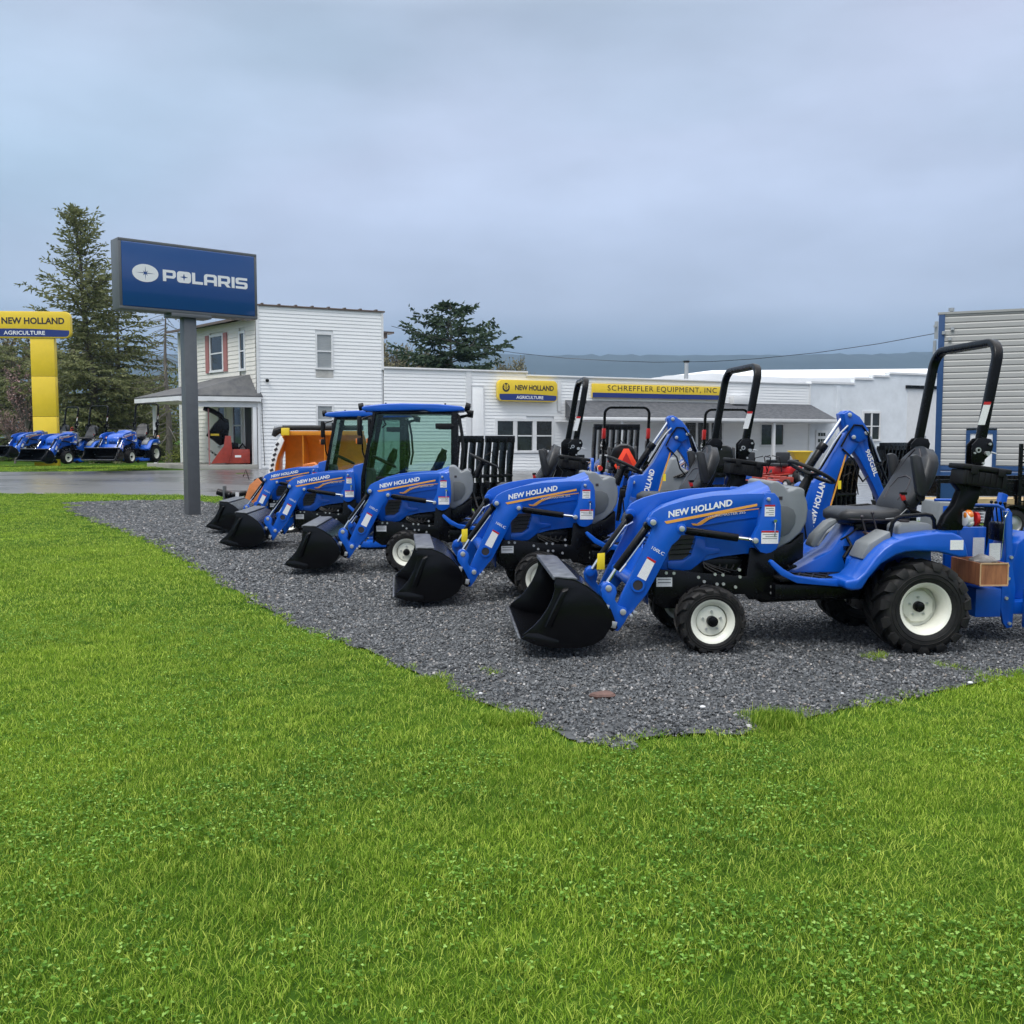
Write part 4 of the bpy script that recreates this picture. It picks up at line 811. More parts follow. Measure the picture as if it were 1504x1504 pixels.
def gravel_material(stone=False):
    m = bpy.data.materials.new('gravel_stone' if stone else 'gravel_base'); m.use_nodes = True; t = m.node_tree; b = t.nodes['Principled BSDF']
    g = t.nodes.new('ShaderNodeNewGeometry'); n = t.nodes.new('ShaderNodeTexNoise' if not stone else 'ShaderNodeTexVoronoi'); n.inputs['Scale'].default_value = 45 if not stone else 28
    t.links.new(g.outputs['Position'], n.inputs['Vector'])
    if stone:
        wn = t.nodes.new('ShaderNodeAttribute'); wn.attribute_name = 'tone'; oi = t.nodes.new('ShaderNodeObjectInfo'); ad = t.nodes.new('ShaderNodeMath'); ad.operation = 'ADD'; fr = t.nodes.new('ShaderNodeMath'); fr.operation = 'FRACT'
        t.links.new(wn.outputs['Fac'], ad.inputs[0]); t.links.new(oi.outputs['Random'], ad.inputs[1]); t.links.new(ad.outputs[0], fr.inputs[0]); src = fr.outputs[0]
    else: src = n.outputs['Fac']
    c = t.nodes.new('ShaderNodeValToRGB'); t.links.new(src, c.inputs[0]); cr = c.color_ramp; cr.interpolation = 'LINEAR'
    cr.elements[0].color = (.032, .034, .036, 1); cr.elements[1].position = .86; cr.elements[1].color = (.13, .138, .146, 1)
    for p, k in ((.30, (.060, .064, .068)), (.6, (.092, .098, .104)), (.95, (.24, .24, .24)), (.975, (.22, .18, .15)), (.996, (.42, .41, .40))):
        e = cr.elements.new(p); e.color = (*k, 1)
    t.links.new(c.outputs[0], b.inputs['Base Color']); b.inputs['Roughness'].default_value = .42 if stone else .7
    n3 = t.nodes.new('ShaderNodeTexNoise'); n3.inputs['Scale'].default_value = 120; t.links.new(g.outputs['Position'], n3.inputs['Vector'])
    bp = t.nodes.new('ShaderNodeBump'); bp.inputs['Strength'].default_value = .3 if stone else .8; bp.inputs['Distance'].default_value = .004 if stone else .02; t.links.new(n3.outputs['Fac'], bp.inputs['Height']); t.links.new(bp.outputs[0], b.inputs['Normal'])
    return m
MT['soil'] = ground_material(); MT['asphalt'] = asphalt_material(); MT['gravelbase'] = gravel_material(); MT['stone'] = gravel_material(True)
mb = grid_sheet('ground', -90, 90, -4, 120, 180, 124, 'soil', -.004)
mb.v = [(x, y, z - ((.03 if inpoly(x, y, ASPH) else .012 if inpoly(x, y, GRAVEL) else 0) if -88 < x < 68 else 0)) for x, y, z in mb.v]
# the same sheet goes on to the horizon
o_ = len(mb.v); far = 4500
mb.add([(-far, -4, .0), (-90, -4, zg(-90, -4) - .004), (-90, 120, .346), (-far, 120, .346), (90, -4, .041), (far, -4, .041), (far, 120, -.254), (90, 120, -.254), (-90, 120, .346), (90, 120, -.254), (far, far, 2), (-far, far, 2), (far, 120, -.254), (-far, 120, .346), (-far, -400, 0), (far, -400, 0), (-90, -4, .041), (90, -4, .041)],
       [(0, 1, 2, 3), (4, 5, 6, 7), (8, 9, 10, 11), (9, 12, 10), (8, 11, 13), (14, 15, 17, 16), (14, 16, 0), (15, 5, 17)])
struct('ground', mb, 'soil')
poly_sheet('parking_lot', ASPH, MT['asphalt'], .000, 4)
poly_sheet('gravel_bed', GRAVEL, MT['gravelbase'], .004, 1.5)

# ------------------------------------------------------------------ scattered grass and gravel (geometry nodes, one object each)
def scatter(name, pts, meshes, label, cat):
    col = bpy.data.collections.new(name + '_pieces')
    for i, me in enumerate(meshes):
        o = bpy.data.objects.new('%s_piece_%02d' % (name, i), me); col.objects.link(o)
    me = bpy.data.meshes.new(name); me.from_pydata([p[:3] for p in pts], [], [])
    for an, ty, ix in (('rot', 'FLOAT_VECTOR', 3), ('scl', 'FLOAT_VECTOR', 4), ('idx', 'INT', 5)):
        at_ = me.attributes.new(an, ty, 'POINT')
        if ty == 'INT': at_.data.foreach_set('value', [p[ix] for p in pts])
        else: at_.data.foreach_set('vector', [c for p in pts for c in p[ix]])
    ng = bpy.data.node_groups.new(name, 'GeometryNodeTree'); ng.interface.new_socket('Geometry', in_out='INPUT', socket_type='NodeSocketGeometry'); ng.interface.new_socket('Geometry', in_out='OUTPUT', socket_type='NodeSocketGeometry')
    gi = ng.nodes.new('NodeGroupInput'); go = ng.nodes.new('NodeGroupOutput'); ip = ng.nodes.new('GeometryNodeInstanceOnPoints'); ci = ng.nodes.new('GeometryNodeCollectionInfo')
    ci.inputs['Collection'].default_value = col; ci.inputs['Separate Children'].default_value = True; ci.inputs['Reset Children'].default_value = True
    def na(n_, t_):
        a = ng.nodes.new('GeometryNodeInputNamedAttribute'); a.data_type = t_; a.inputs['Name'].default_value = n_; return a
    er = ng.nodes.new('FunctionNodeEulerToRotation'); K = ng.links.new
    K(gi.outputs[0], ip.inputs['Points']); K(ci.outputs[0], ip.inputs['Instance']); ip.inputs['Pick Instance'].default_value = True
    K(na('idx', 'INT').outputs['Attribute'], ip.inputs['Instance Index']); K(na('rot', 'FLOAT_VECTOR').outputs['Attribute'], er.inputs[0]); K(er.outputs[0], ip.inputs['Rotation'])
    K(na('scl', 'FLOAT_VECTOR').outputs['Attribute'], ip.inputs['Scale']); K(ip.outputs[0], go.inputs[0])
    o = link(name, me); md = o.modifiers.new('scatter', 'NODES'); md.node_group = ng
    return tag(o, label, cat, kind='stuff')
def tone_mesh(name, mb, tones, m, smooth=False):
    me = bpy.data.meshes.new(name); me.from_pydata(mb.v, [], mb.f); a = me.attributes.new('tone', 'FLOAT', 'FACE'); a.data.foreach_set('value', tones); me.materials.append(m)
    if smooth: me.shade_smooth()
    return me
def grass_material(name, c0, c1, c2, tl=.35):
    m = bpy.data.materials.new(name); m.use_nodes = True; t = m.node_tree; b = t.nodes['Principled BSDF']; b.inputs['Roughness'].default_value = .6; b.inputs['Specular IOR Level'].default_value = .15
    g = t.nodes.new('ShaderNodeNewGeometry'); n = t.nodes.new('ShaderNodeTexNoise'); n.inputs['Scale'].default_value = .55; n.inputs['Detail'].default_value = 5; n.inputs['Roughness'].default_value = .65; t.links.new(g.outputs['Position'], n.inputs['Vector'])
    a = t.nodes.new('ShaderNodeAttribute'); a.attribute_name = 'tone'
    r = t.nodes.new('ShaderNodeMapRange'); r.inputs[1].default_value = .36; r.inputs[2].default_value = .64; t.links.new(n.outputs['Fac'], r.inputs[0])
    x1 = t.nodes.new('ShaderNodeMix'); x1.data_type = 'RGBA'; x1.inputs['A'].default_value = (*c0, 1); x1.inputs['B'].default_value = (*c1, 1); t.links.new(r.outputs[0], x1.inputs['Factor'])
    x2 = t.nodes.new('ShaderNodeMix'); x2.data_type = 'RGBA'; x2.inputs['B'].default_value = (*c2, 1); t.links.new(x1.outputs['Result'], x2.inputs['A'])
    p = t.nodes.new('ShaderNodeMath'); p.operation = 'POWER'; p.inputs[1].default_value = 3; t.links.new(a.outputs['Fac'], p.inputs[0]); t.links.new(p.outputs[0], x2.inputs['Factor'])
    mr_ = t.nodes.new('ShaderNodeMapRange'); mr_.inputs[3].default_value = .58; mr_.inputs[4].default_value = 1.45; t.links.new(a.outputs['Fac'], mr_.inputs[0])
    s = t.nodes.new('ShaderNodeVectorMath'); s.operation = 'SCALE'; t.links.new(x2.outputs['Result'], s.inputs[0]); t.links.new(mr_.outputs[0], s.inputs['Scale'])
    t.links.new(s.outputs[0], b.inputs['Base Color'])
    tr = t.nodes.new('ShaderNodeBsdfTranslucent'); t.links.new(s.outputs[0], tr.inputs[0]); ms = t.nodes.new('ShaderNodeMixShader'); ms.inputs[0].default_value = tl
    t.links.new(b.outputs[0], ms.inputs[1]); t.links.new(tr.outputs[0], ms.inputs[2]); t.links.new(ms.outputs[0], t.nodes['Material Output'].inputs[0]); return m
GM = grass_material('grass_blades', (.080, .200, .012), (.200, .345, .018), (.42, .48, .09), .4)
CM = grass_material('clover_leaves', (.090, .235, .026), (.155, .315, .028), (.30, .44, .12), .35)
def blade(mb, tones, x, y, h, w, lean, az, tone, curl=.5):
    dx, dy = cos(az), sin(az); px, py = -dy * w / 2, dx * w / 2; o = len(mb.v)
    pts = []
    for t, ww in ((0, 1), (.5, .85), (.82, .5)):
        l = lean * h * t ** (1 + curl); pts += [(x + dx * l + px * ww, y + dy * l + py * ww, h * t * (1 - .15 * lean * t)), (x + dx * l - px * ww, y + dy * l - py * ww, h * t * (1 - .15 * lean * t))]
    pts.append((x + dx * lean * h, y + dy * lean * h, h * (1 - .25 * lean)))
    mb.v += pts; mb.f += [(o, o + 1, o + 3, o + 2), (o + 2, o + 3, o + 5, o + 4), (o + 4, o + 5, o + 6)]; tones += [tone] * 3
def grass_clump(n, rad, h0, h1, w=.003):
    mb, tn = MB(), []
    for _ in range(n):
        a = R.random() * 2 * pi; r = rad * sqrt(R.random()); blade(mb, tn, r * cos(a), r * sin(a), R.uniform(h0, h1), w * R.uniform(.7, 1.4), R.uniform(.1, 1.1), R.random() * 2 * pi, R.random())
    return tone_mesh('grass_clump', mb, tn, GM)
def clover_clump(n, rad):
    mb, tn = MB(), []
    for _ in range(n):
        a = R.random() * 2 * pi; r = rad * sqrt(R.random()); x, y = r * cos(a), r * sin(a); z = R.uniform(.018, .036); s = R.uniform(.004, .0078); a0 = R.random() * 6; tone = R.random() ** 1.5; tx, ty = R.uniform(-.35, .35), R.uniform(-.35, .35)
        for k in range(3):
            b = a0 + k * 2.094; cx, cy = x + cos(b) * s * .8, y + sin(b) * s * .8; o = len(mb.v)
            for j in range(6):
                t = b + j * pi / 3; q = s * (.78 if j == 0 else 1) * .8; qx, qy = cx + cos(t) * q, cy + sin(t) * q
                mb.v.append((qx, qy, z + (qx - x) * tx + (qy - y) * ty + (.002 if j in (1, 2, 4, 5) else 0)))
            mb.f.append(tuple(range(o, o + 6))); tn.append(tone)
        blade(mb, tn, x, y, z, .0018, .05, 0, .4)
    return tone_mesh('clover_clump', mb, tn, CM)
def stone_clump(n, rad, s0, s1):
    mb, tn = MB(), []
    for _ in range(n):
        a = R.random() * 2 * pi; r = rad * sqrt(R.random()); c = Vector((r * cos(a), r * sin(a), R.uniform(.000, .016))); s = R.uniform(s0, s1) * R.choice((.7, 1, 1, 1.3)); rot = Matrix.Rotation(R.random() * 6.3, 3, 'Z') @ Matrix.Rotation(R.uniform(-.6, .6), 3, 'X') @ Matrix.Rotation(R.uniform(-.5, .5), 3, 'Y')
        o = len(mb.v); th = R.uniform(.22, .5)
        base = [Vector((cos(t) * R.uniform(.6, 1), sin(t) * R.uniform(.45, .8), 0)) * s for t in [k * 2 * pi / 5 + R.uniform(-.3, .3) for k in range(5)]]
        for p in base: mb.v.append(tuple(c + rot @ (p + Vector((0, 0, -th * s)))))
        for p in base: mb.v.append(tuple(c + rot @ (p * R.uniform(.55, .95) + Vector((0, 0, th * s * R.uniform(.4, 1.1))))))
        mb.f += [(o + 5, o + 6, o + 7, o + 8, o + 9)] + [(o + k, o + (k + 1) % 5, o + 5 + (k + 1) % 5, o + 5 + k) for k in range(5)]; tn += [R.random()] * 6
    return tone_mesh('stone_clump', mb, tn, MT['stone'])
def edge_noise(x, y): return noise.noise(Vector((x * 2.3, y * 2.3, 1.7))) * .045 + noise.noise(Vector((x * .8, y * .8, 5.1))) * .04
def dgr(x, y):                                   # is the point on the gravel, with a ragged margin
    e = edge_noise(x, y); return inpoly(x + e, y + e * .6, GRAVEL)
def in_view(x, y, m=1.6): return abs(x) < .535 * y + m
def lawn_pts():
    pts = []; clo = []
    bands = ((1.9, 4.5, .075, 1.0, 0), (4.5, 8, .10, 1.15, 0), (8, 14, .15, 1.5, 0), (14, 25.2, .24, 1.9, 0), (30.4, 40, .40, 2.6, 0))
    for y0, y1, st, sc, ix in bands:
        y = y0
        while y < y1:
            x = -.535 * y - 1.2; xm = min(.535 * y + 1.2, 14)
            while x < xm:
                px, py = x + R.uniform(-.5, .5) * st, y + R.uniform(-.5, .5) * st; x += st
                if dgr(px, py) or inpoly(px, py, ASPH): continue
                if py > 30 and px > -13: continue
                nv = noise.noise(Vector((px * .9, py * .9, 0))); n2 = noise.noise(Vector((px * .35, py * .35, 9)))
                hs = .85 + .35 * noise.noise(Vector((px * 1.7, py * 1.7, 3))) + .12 * n2
                pts.append((px, py, zg(px, py), (R.uniform(-.12, .12), R.uniform(-.12, .12), R.random() * 6.28), (sc, sc, hs * (1.0 if sc < 1.4 else 1.1)), R.randrange(6) + (6 if sc > 1.2 else 0)))
                if py < 9 and nv + .5 * noise.noise(Vector((px * 3, py * 3, 2))) > -.18 + R.random() * .6: clo.append((px, py, zg(px, py), (0, 0, R.random() * 6.28), (.72, .72, .7 + .25 * R.random()), R.randrange(4)))
            y += st
    return pts, clo
gp, cp = lawn_pts()
# taller tufts that grow through the edge of the gravel
for (u, v, n_, s_) in ((1138, 1066, 30, .08), (1128, 1078, 8, .12), (1100, 1056, 5, .08), (1285, 968, 6, .04), (1388, 981, 3, .03), (755, 1060, 22, .10), (625, 1004, 14, .12), (1190, 1072, 5, .12), (372, 744, 16, .4), (95, 744, 30, .6), (1500, 1000, 20, .3), (700, 742 + 250, 3, .2)):
    x0, y0 = G(u, v)
    for _ in range(n_):
        x, y = x0 + R.gauss(0, s_ * .5), y0 + R.gauss(0, s_ * .35); gp.append((x, y, zg(x, y), (R.uniform(-.3, .3), R.uniform(-.3, .3), R.random() * 6.28), (1, 1, R.uniform(1.8, 3.2) if n_ == 30 and u > 1000 else R.uniform(1.1, 1.7) if n_ > 20 else R.uniform(.7, 1.1)), R.randrange(6)))
scatter('grass', gp, [grass_clump(120, .085, .012, .036, .0025) for _ in range(6)] + [grass_clump(105, .12, .016, .038, .0036) for _ in range(6)], 'short bright green lawn grass in front of and around the gravel bed', 'grass')
scatter('clover', cp, [clover_clump(17, .10) for _ in range(4)], 'patches of small clover leaves growing in the lawn', 'clover')
sp = []
for y0, y1, st, sc, off in ((4.6, 9, .105, 1.0, 0), (9, 14, .14, 1.3, 4), (14, 23.2, .19, 1.7, 4)):
    y = y0
    while y < y1:
        x = -.535 * y - 1.2
        while x < min(.535 * y + 1.6, 12):
            px, py = x + R.uniform(-.5, .5) * st, y + R.uniform(-.5, .5) * st; x += st
            e = edge_noise(px, py)
            if inpoly(px + e * .4, py + e * .3, GRAVEL): sp.append((px, py, zg(px, py) + .002, (0, 0, R.random() * 6.28), (sc, sc, min(sc, 1.3)), R.randrange(4) + off))
        y += st
scatter('gravel', sp, [stone_clump(62, .085, .006, .0155) for _ in range(4)] + [stone_clump(52, .09, .007, .016) for _ in range(4)], 'loose dark grey crushed stone of the display bed', 'gravel')

# ------------------------------------------------------------------ buildings
def set_frame(o, org, xdir, parent_loc=(0, 0, 0)):
    x = Vector((xdir[0], xdir[1], 0)).normalized(); y = Vector((-x.y, x.x, 0)); p = Vector(org) - Vector(parent_loc)
    o.matrix_local = Matrix(((x.x, y.x, 0, p.x), (x.y, y.y, 0, p.y), (0, 0, 1, p.z), (0, 0, 0, 1)))
class Face:
    """a wall plane: local x along the wall, local -y towards the viewer, z up"""
    def __init__(s, root, org, xdir): s.root = root; s.org = Vector((org[0], org[1], 0)); s.x = Vector((xdir[0], xdir[1], 0)).normalized(); s.y = Vector((-s.x.y, s.x.x, 0))
    def px(s, u, v, off=0):                       # photo pixel -> (along the wall, height) on the plane `off` metres in front of it
        d = ray(u, v); n = s.y; o = s.org - n * off - Vector((0, 0, EYE)); o.z = 0; k = o.dot(n) / d.dot(n); p = d * k
        return ((p - o).dot(s.x), EYE + k * d.z)
    def part(s, name, mb, m, parent=None, **k):
        o = part(name, mb, m, parent or s.root, **k)
        if parent is None: set_frame(o, s.org, s.x, s.root.location)
        return o
    def P(s, x, y, z): p = s.org + s.x * x + s.y * y; return Vector((p.x, p.y, z))
def siding_mb(x0, x1, z0, z1, pitch, holes=(), top=None, prof='lap'):
    m = MB(); z = z0
    while z < z1 - 1e-4:
        zt = min(z + pitch, z1); seg = [(x0, x1)]
        for hx0, hx1, hz0, hz1 in holes:
            if zt > hz0 + .001 and z < hz1 - .001:
                ns = []
                for a, b in seg:
                    if hx1 <= a or hx0 >= b: ns.append((a, b)); continue
                    if hx0 > a: ns.append((a, hx0))
                    if hx1 < b: ns.append((hx1, b))
                seg = ns
        for a, b in seg:
            if prof == 'lap': m.add([(a, -.020, z), (b, -.020, z), (b, -.003, zt), (a, -.003, zt), (a, .0, z), (b, .0, z)], [(0, 1, 2, 3), (4, 5, 1, 0)])
            elif prof == 'rib':
                h = pitch; m.add([(a, 0, z), (b, 0, z), (a, -.026, z + h * .16), (b, -.026, z + h * .16), (a, -.018, z + h * .80), (b, -.018, z + h * .80), (a, 0, zt), (b, 0, zt)], [(0, 1, 3, 2), (2, 3, 5, 4), (4, 5, 7, 6)])
        z = zt
    return m
def window(F, x0, x1, z0, z1, cols=1, rows=2, fw=.07, pane='pane', rail=.035, depth=.05, shut=None, fm='trim'):
    m = MB(); y = -.045
    m.bx(x0, x1, y, .03, z1 - fw, z1).bx(x0 - .02, x1 + .02, y - .02, .03, z0, z0 + fw).bx(x0, x0 + fw, y, .03, z0 + fw, z1 - fw).bx(x1 - fw, x1, y, .03, z0 + fw, z1 - fw)
    for c in range(1, cols): xx = x0 + (x1 - x0) * c / cols; m.bx(xx - rail, xx + rail, y + .01, .03, z0 + fw, z1 - fw)
    w = F.part('window', m, fm, smooth=0)
    cw = (x1 - x0 - 2 * fw) / cols
    for c in range(cols):
        a = x0 + fw + cw * c + (rail if c else 0); b = x0 + fw + cw * (c + 1) - (rail if c < cols - 1 else 0)
        for r in range(rows):
            za = z0 + fw + (z1 - z0 - 2 * fw) * r / rows; zb = z0 + fw + (z1 - z0 - 2 * fw) * (r + 1) / rows
            F.part('pane', MB().bx(a, b, -.004 - .008 * r, .0 - .008 * r, za + (.02 if r else 0), zb - .0), pane, w, smooth=0)
        for r in range(1, rows):
            zz = z0 + fw + (z1 - z0 - 2 * fw) * r / rows; F.part('sash_rail', MB().bx(a, b, -.035, .01, zz - .025, zz + .025), fm, w, smooth=0)
    if shut:
        for sx in (x0 - .05 - shut, x1 + .05): F.part('shutter', MB().bx(sx, sx + shut, -.06, -.02, z0, z1), 'shutter', smooth=0)
    return w
F0 = (-9.35, 36.7); U = (.9, .436); S1 = Vector((F0[0] - .656 * 7.0, F0[1] + .755 * 7.0))
house = thing('house', 'two storey house with white siding front, cream side wall and a hipped porch', 'house', (F0[0], F0[1], .2))
H = Face(house, F0, U); HS = Face(house, S1, (.656, -.755))
def bounds(F, u0, v0, u1, v1, off=0):
    a = F.px(u0, v0, off); b = F.px(u1, v1, off); c = F.px(u0, v1, off); d = F.px(u1, v0, off)
    return (a[0] + c[0]) / 2, (b[0] + d[0]) / 2, (b[1] + c[1]) / 2, (a[1] + d[1]) / 2
TW = H.px(563, 500)[0]; ZT = H.px(382, 449)[1]
w1 = bounds(H, 463, 489, 489, 543); w2 = bounds(H, 464, 594, 490, 640)
H.part('siding', siding_mb(.10, TW - .09, .25, ZT, .132, [w1, w2]), 'siding', smooth=0, kind='stuff')
for w in (w1, w2): window(H, *w, cols=1, rows=2, pane='blind')
H.part('corner_board', MB().bx(0, .10, -.04, .06, .2, ZT), 'trim'); H.part('corner_board', MB().bx(TW - .09, TW, -.04, .06, 4.1, ZT), 'trim')
m = MB().bx(-.06, TW + .06, -.07, .35, ZT, ZT + .06); H.part('parapet_cap', m, 'brownroof', bevel=.01)
for i in range(8): H.part('cap_joint', MB().bx(.2 + i * .62, .28 + i * .62, -.08, .3, ZT + .055, ZT + .10), 'brownroof')
H.part('roof_vent', MB().cyl((2.6, .8, ZT), (2.6, .8, ZT + .14), .16, 12), 'brownroof')
H.part('core_wall', MB().bx(.05, TW - .02, .02, 6.5, .0, ZT - .05), 'trim', smooth=0)
H.part('stain', MB().bx(w1[0], w1[1], -.0215, -.0208, w1[2] - .30, w1[2] - .03), mat('weathered_siding', (.56, .55, .52), .6, noise_amt=.25, nscale=3), smooth=0)
H.part('meter_box', MB().bx(*bounds(H, 402, 626, 410, 636)[:2], -.14, -.02, *bounds(H, 402, 626, 410, 636)[2:]), 'galv', bevel=.01)
a = H.px(386, 577); H.part('camera_dome', MB().sphere((a[0] + .15, -.10, a[1] + .45), .07), 'black')
H.part('downspout', MB().tube([H.px(384, 590)[0:1] + (-.06, 2.9), (.16, -.06, 2.2), (.22, -.06, .45)], .012, 6), 'black')
H.part('eave_return', MB().bx(TW, TW + .55, .3, .9, 5.55, 5.62).bx(TW, TW + .28, .35, .85, 5.36, 5.55), 'brownroof')
# cream side wall
ZE = 5.85; LS = 7.0
sw1 = bounds(HS, 309, 491, 329, 547); sw2 = bounds(HS, 352, 486, 361, 545)
pw = [bounds(HS, 327, 592, 342, 640), bounds(HS, 351, 592, 366, 643)]
pw = [(LS - 3.35, LS - 2.6, 1.15, 2.75), (LS - 2.05, LS - 1.2, 1.15, 2.75)]
HS.part('side_siding', siding_mb(.12, LS - .05, .3, ZE, .16, [sw1, sw2] + pw), 'creamsid', smooth=0, kind='stuff')
window(HS, *sw1, cols=1, rows=2, fw=.09, shut=.30); window(HS, *sw2, cols=1, rows=2, fw=.09)
for w in pw: window(HS, *w, cols=1, rows=2, fw=.10)
HS.part('side_door', MB().bx(LS - .92, LS - .35, -.05, .03, .5, 2.65), 'ink'); HS.part('door_casing', MB().bx(LS - 1.02, LS - .92, -.07, .03, .5, 2.75).bx(LS - .35, LS - .25, -.07, .03, .5, 2.75).bx(LS - 1.02, LS - .25, -.07, .03, 2.65, 2.75), 'trim', kind='stuff')
HS.part('corner_board', MB().bx(0, .12, -.04, .1, .2, ZE), 'trim')
HS.part('roof', MB().prism([(-.45, ZE - .05), (-.45, ZE + .04), (1.6, ZE + .45), (3.5, ZE + .45), (1.6, ZE + .38)], -.25, LS - .02, 'x'), 'brownroof', smooth=0)
HS.part('core_wall', MB().bx(.03, LS - .1, .03, 4.4, 0, ZE - .1), 'creamsid', smooth=0)
# porch: its open end faces the viewer in line with the white front
EZ = H.px(300, 580, 0)[1]; PW = 2.75
porch_back = 4.3
pa = H.P(.18, -.12, EZ); pb = H.P(-PW, -.12, EZ); dirb = Vector((-.656, .755, 0))
pc = pb + dirb * porch_back; wallA = HS.P(LS - .55, -.01, EZ + .80); wallB = HS.P(LS - 3.3, -.01, EZ + .80); pe = HS.P(LS + .1, -.01, EZ)
def sub(p): return tuple(Vector(p) - Vector(house.location))
mb = MB(); th = Vector((0, 0, -.05)); q = [pa, pb, pc, wallB, wallA, HS.P(LS - 4.3, -.01, EZ)]
top = [sub(p) for p in q]; bot = [sub(p + th) for p in q]
mb.add(top + bot, [(0, 1, 4), (1, 2, 3, 4), (2, 5, 3), (6, 10, 7), (7, 10, 9, 8), (0, 6, 7, 1), (1, 7, 8, 2)])
part('porch_roof', mb, 'porchroof', house, smooth=0)
H.part('porch_fascia', MB().bx(-PW, .12, -.13, -.09, EZ - .21, EZ - .055), 'trim'); H.part('porch_beam', MB().bx(-PW + .35, 0, .02, .16, EZ - .42, EZ - .22), 'trim')
o = part('porch_fascia', MB().loft([[sub(pb + Vector((0, 0, z)) + Vector((dx, 0, 0))) for z, dx in ((-.055, 0), (-.21, 0), (-.21, .04), (-.055, .04))], [sub(pc + Vector((0, 0, z)) + Vector((dx, 0, 0))) for z, dx in ((-.055, 0), (-.21, 0), (-.21, .04), (-.055, .04))]]), 'trim', house)
part('porch_ceiling', MB().add([sub(p + Vector((0, 0, -.23))) for p in (pa, pb, pc, HS.P(LS - 4.3, -.02, EZ))], [(0, 1, 2, 3)]), 'creamsid', house, smooth=0)
part('porch_slab', MB().loft([[sub((p.x, p.y, z)) for p in (H.P(-.02, -.05, 0), H.P(-PW + .4, -.05, 0), H.P(-PW + .4, -.05, 0) + dirb * porch_back, HS.P(LS - 4.3, -.0, 0))] for z in (.1, .50)]), 'concrete', house, bevel=.01)
xl = -PW + .42
for xx in (-.10, xl): H.part('porch_post', MB().bx(xx - .07, xx + .07, -.02, .12, .50, EZ - .42), 'trim', bevel=.01)
p = H.P(-PW + .5, .1, 0) + dirb * 3.6; part('porch_post', MB().bx(p.x - .06 - house.location.x, p.x + .06 - house.location.x, p.y - .06 - house.location.y, p.y + .06 - house.location.y, .3, EZ - .3 - .2), 'trim', house)

shop = thing('shop_building', 'long single storey white shop wing with shingled porch roof and parapet', 'shop', (H.P(TW, 0, .2)))
Fs = Face(shop, F0, U)
x1 = Fs.px(773, 560)[0]; x2 = Fs.px(1190, 580)[0]; xm = Fs.px(688, 580)[0]; zA = Fs.px(600, 542.5)[1]; zB = Fs.px(900, 556.5)[1]
tri = bounds(Fs, 727, 615, 813, 665); HX = [tri]
Fs.part('siding', siding_mb(TW, xm - .12, -.1, zA, .132), 'siding', smooth=0, kind='stuff')
Fs.part('siding', siding_mb(xm + .12, x1, -.1, zA, .132, HX), 'siding', smooth=0, kind='stuff')
wx0 = Fs.px(1099, 620)[0]; ww = bounds(Fs, 1116, 622, 1151, 655)
dz0 = Fs.px(1000, 690)[1]
w3 = bounds(Fs, 900, 622, 915, 690); w4 = (Fs.px(1003, 640)[0], Fs.px(1062, 640)[0], -.05, Fs.px(1030, 618)[1]); w5 = bounds(Fs, 1071, 582, 1092, 594)
Fs.part('siding', siding_mb(x1, x2, -.25, zB, .132, HX + [ww, w4]), 'siding', smooth=0, kind='stuff')
Fs.part('corner_board', MB().bx(xm - .12, xm + .12, -.05, .03, .0, zA), 'trim')
Fs.part('corner_board', MB().bx(x2 - .08, x2, -.06, .03, -.2, zB), 'trim')
Fs.part('parapet_cap', MB().bx(TW, x1 + .05, -.08, .3, zA, zA + .07), 'trim', bevel=.01)
Fs.part('parapet_cap', MB().bx(x1 + .05, x2 + .05, -.08, .3, zB, zB + .07), 'trim', bevel=.01)
Fs.part('parapet_step', MB().bx(x1 - .03, x1 + .05, -.05, .3, zB, zA), 'trim')
Fs.part('core_wall', MB().bx(TW, x2 - .03, .03, 9, -.3, zB - .15), 'trim', smooth=0)
pb0 = bounds(Fs, 693, 567, 709, 690); Fs.part('wall_panel', MB().bx(pb0[0], pb0[1], -.035, -.022, .1, pb0[3]), 'siding', bevel=.005)
Fs.part('wall_panel_frame', MB().bx(pb0[0] - .05, pb0[0], -.05, -.02, .1, pb0[3]).bx(pb0[1], pb0[1] + .05, -.05, -.02, .1, pb0[3]).bx(pb0[0] - .05, pb0[1] + .05, -.05, -.02, pb0[3], pb0[3] + .05), 'trim', kind='stuff')
window(Fs, *tri, cols=3, rows=2, fw=.10, rail=.09)
window(Fs, *ww, cols=2, rows=1, fw=.06)
w = window(Fs, *w4, cols=3, rows=1, fw=.09, rail=.06)
Fs.part('gable_box', MB().bx(w5[0], w5[1], -.35, -.03, w5[2], w5[3]), 'trim', bevel=.01)
# lower shingled roof over the walk
OFF = 1.7; zr1 = Fs.px(1180, 594)[1]; ez = Fs.px(1000, 613, OFF)[1]; e0 = Fs.px(845, 612, OFF)[0]; e1 = Fs.px(1229, 613, OFF)[0]
r0 = Fs.px(830, 594)[0]
mb = MB().add([(e0, -OFF, ez), (e1, -OFF, ez), (x2, -.022, zr1), (r0, -.022, zr1), (e0, -OFF, ez - .04), (e1, -OFF, ez - .04), (x2 + OFF * .8, -.02, ez), (r0, -.02, ez)], [(0, 1, 2, 3), (1, 6, 2), (0, 4, 5, 1), (4, 7, 6, 5), (0, 3, 7)])
Fs.part('walk_roof', mb, 'shingle', smooth=0)
Fs.part('gutter', MB().bx(e0, e1 + .03, -OFF - .09, -OFF - .005, ez - .16, ez - .02), 'trim', bevel=.015)
Fs.part('soffit', MB().bx(e0, e1, -OFF, -.03, ez - .20, ez - .17), 'trim')
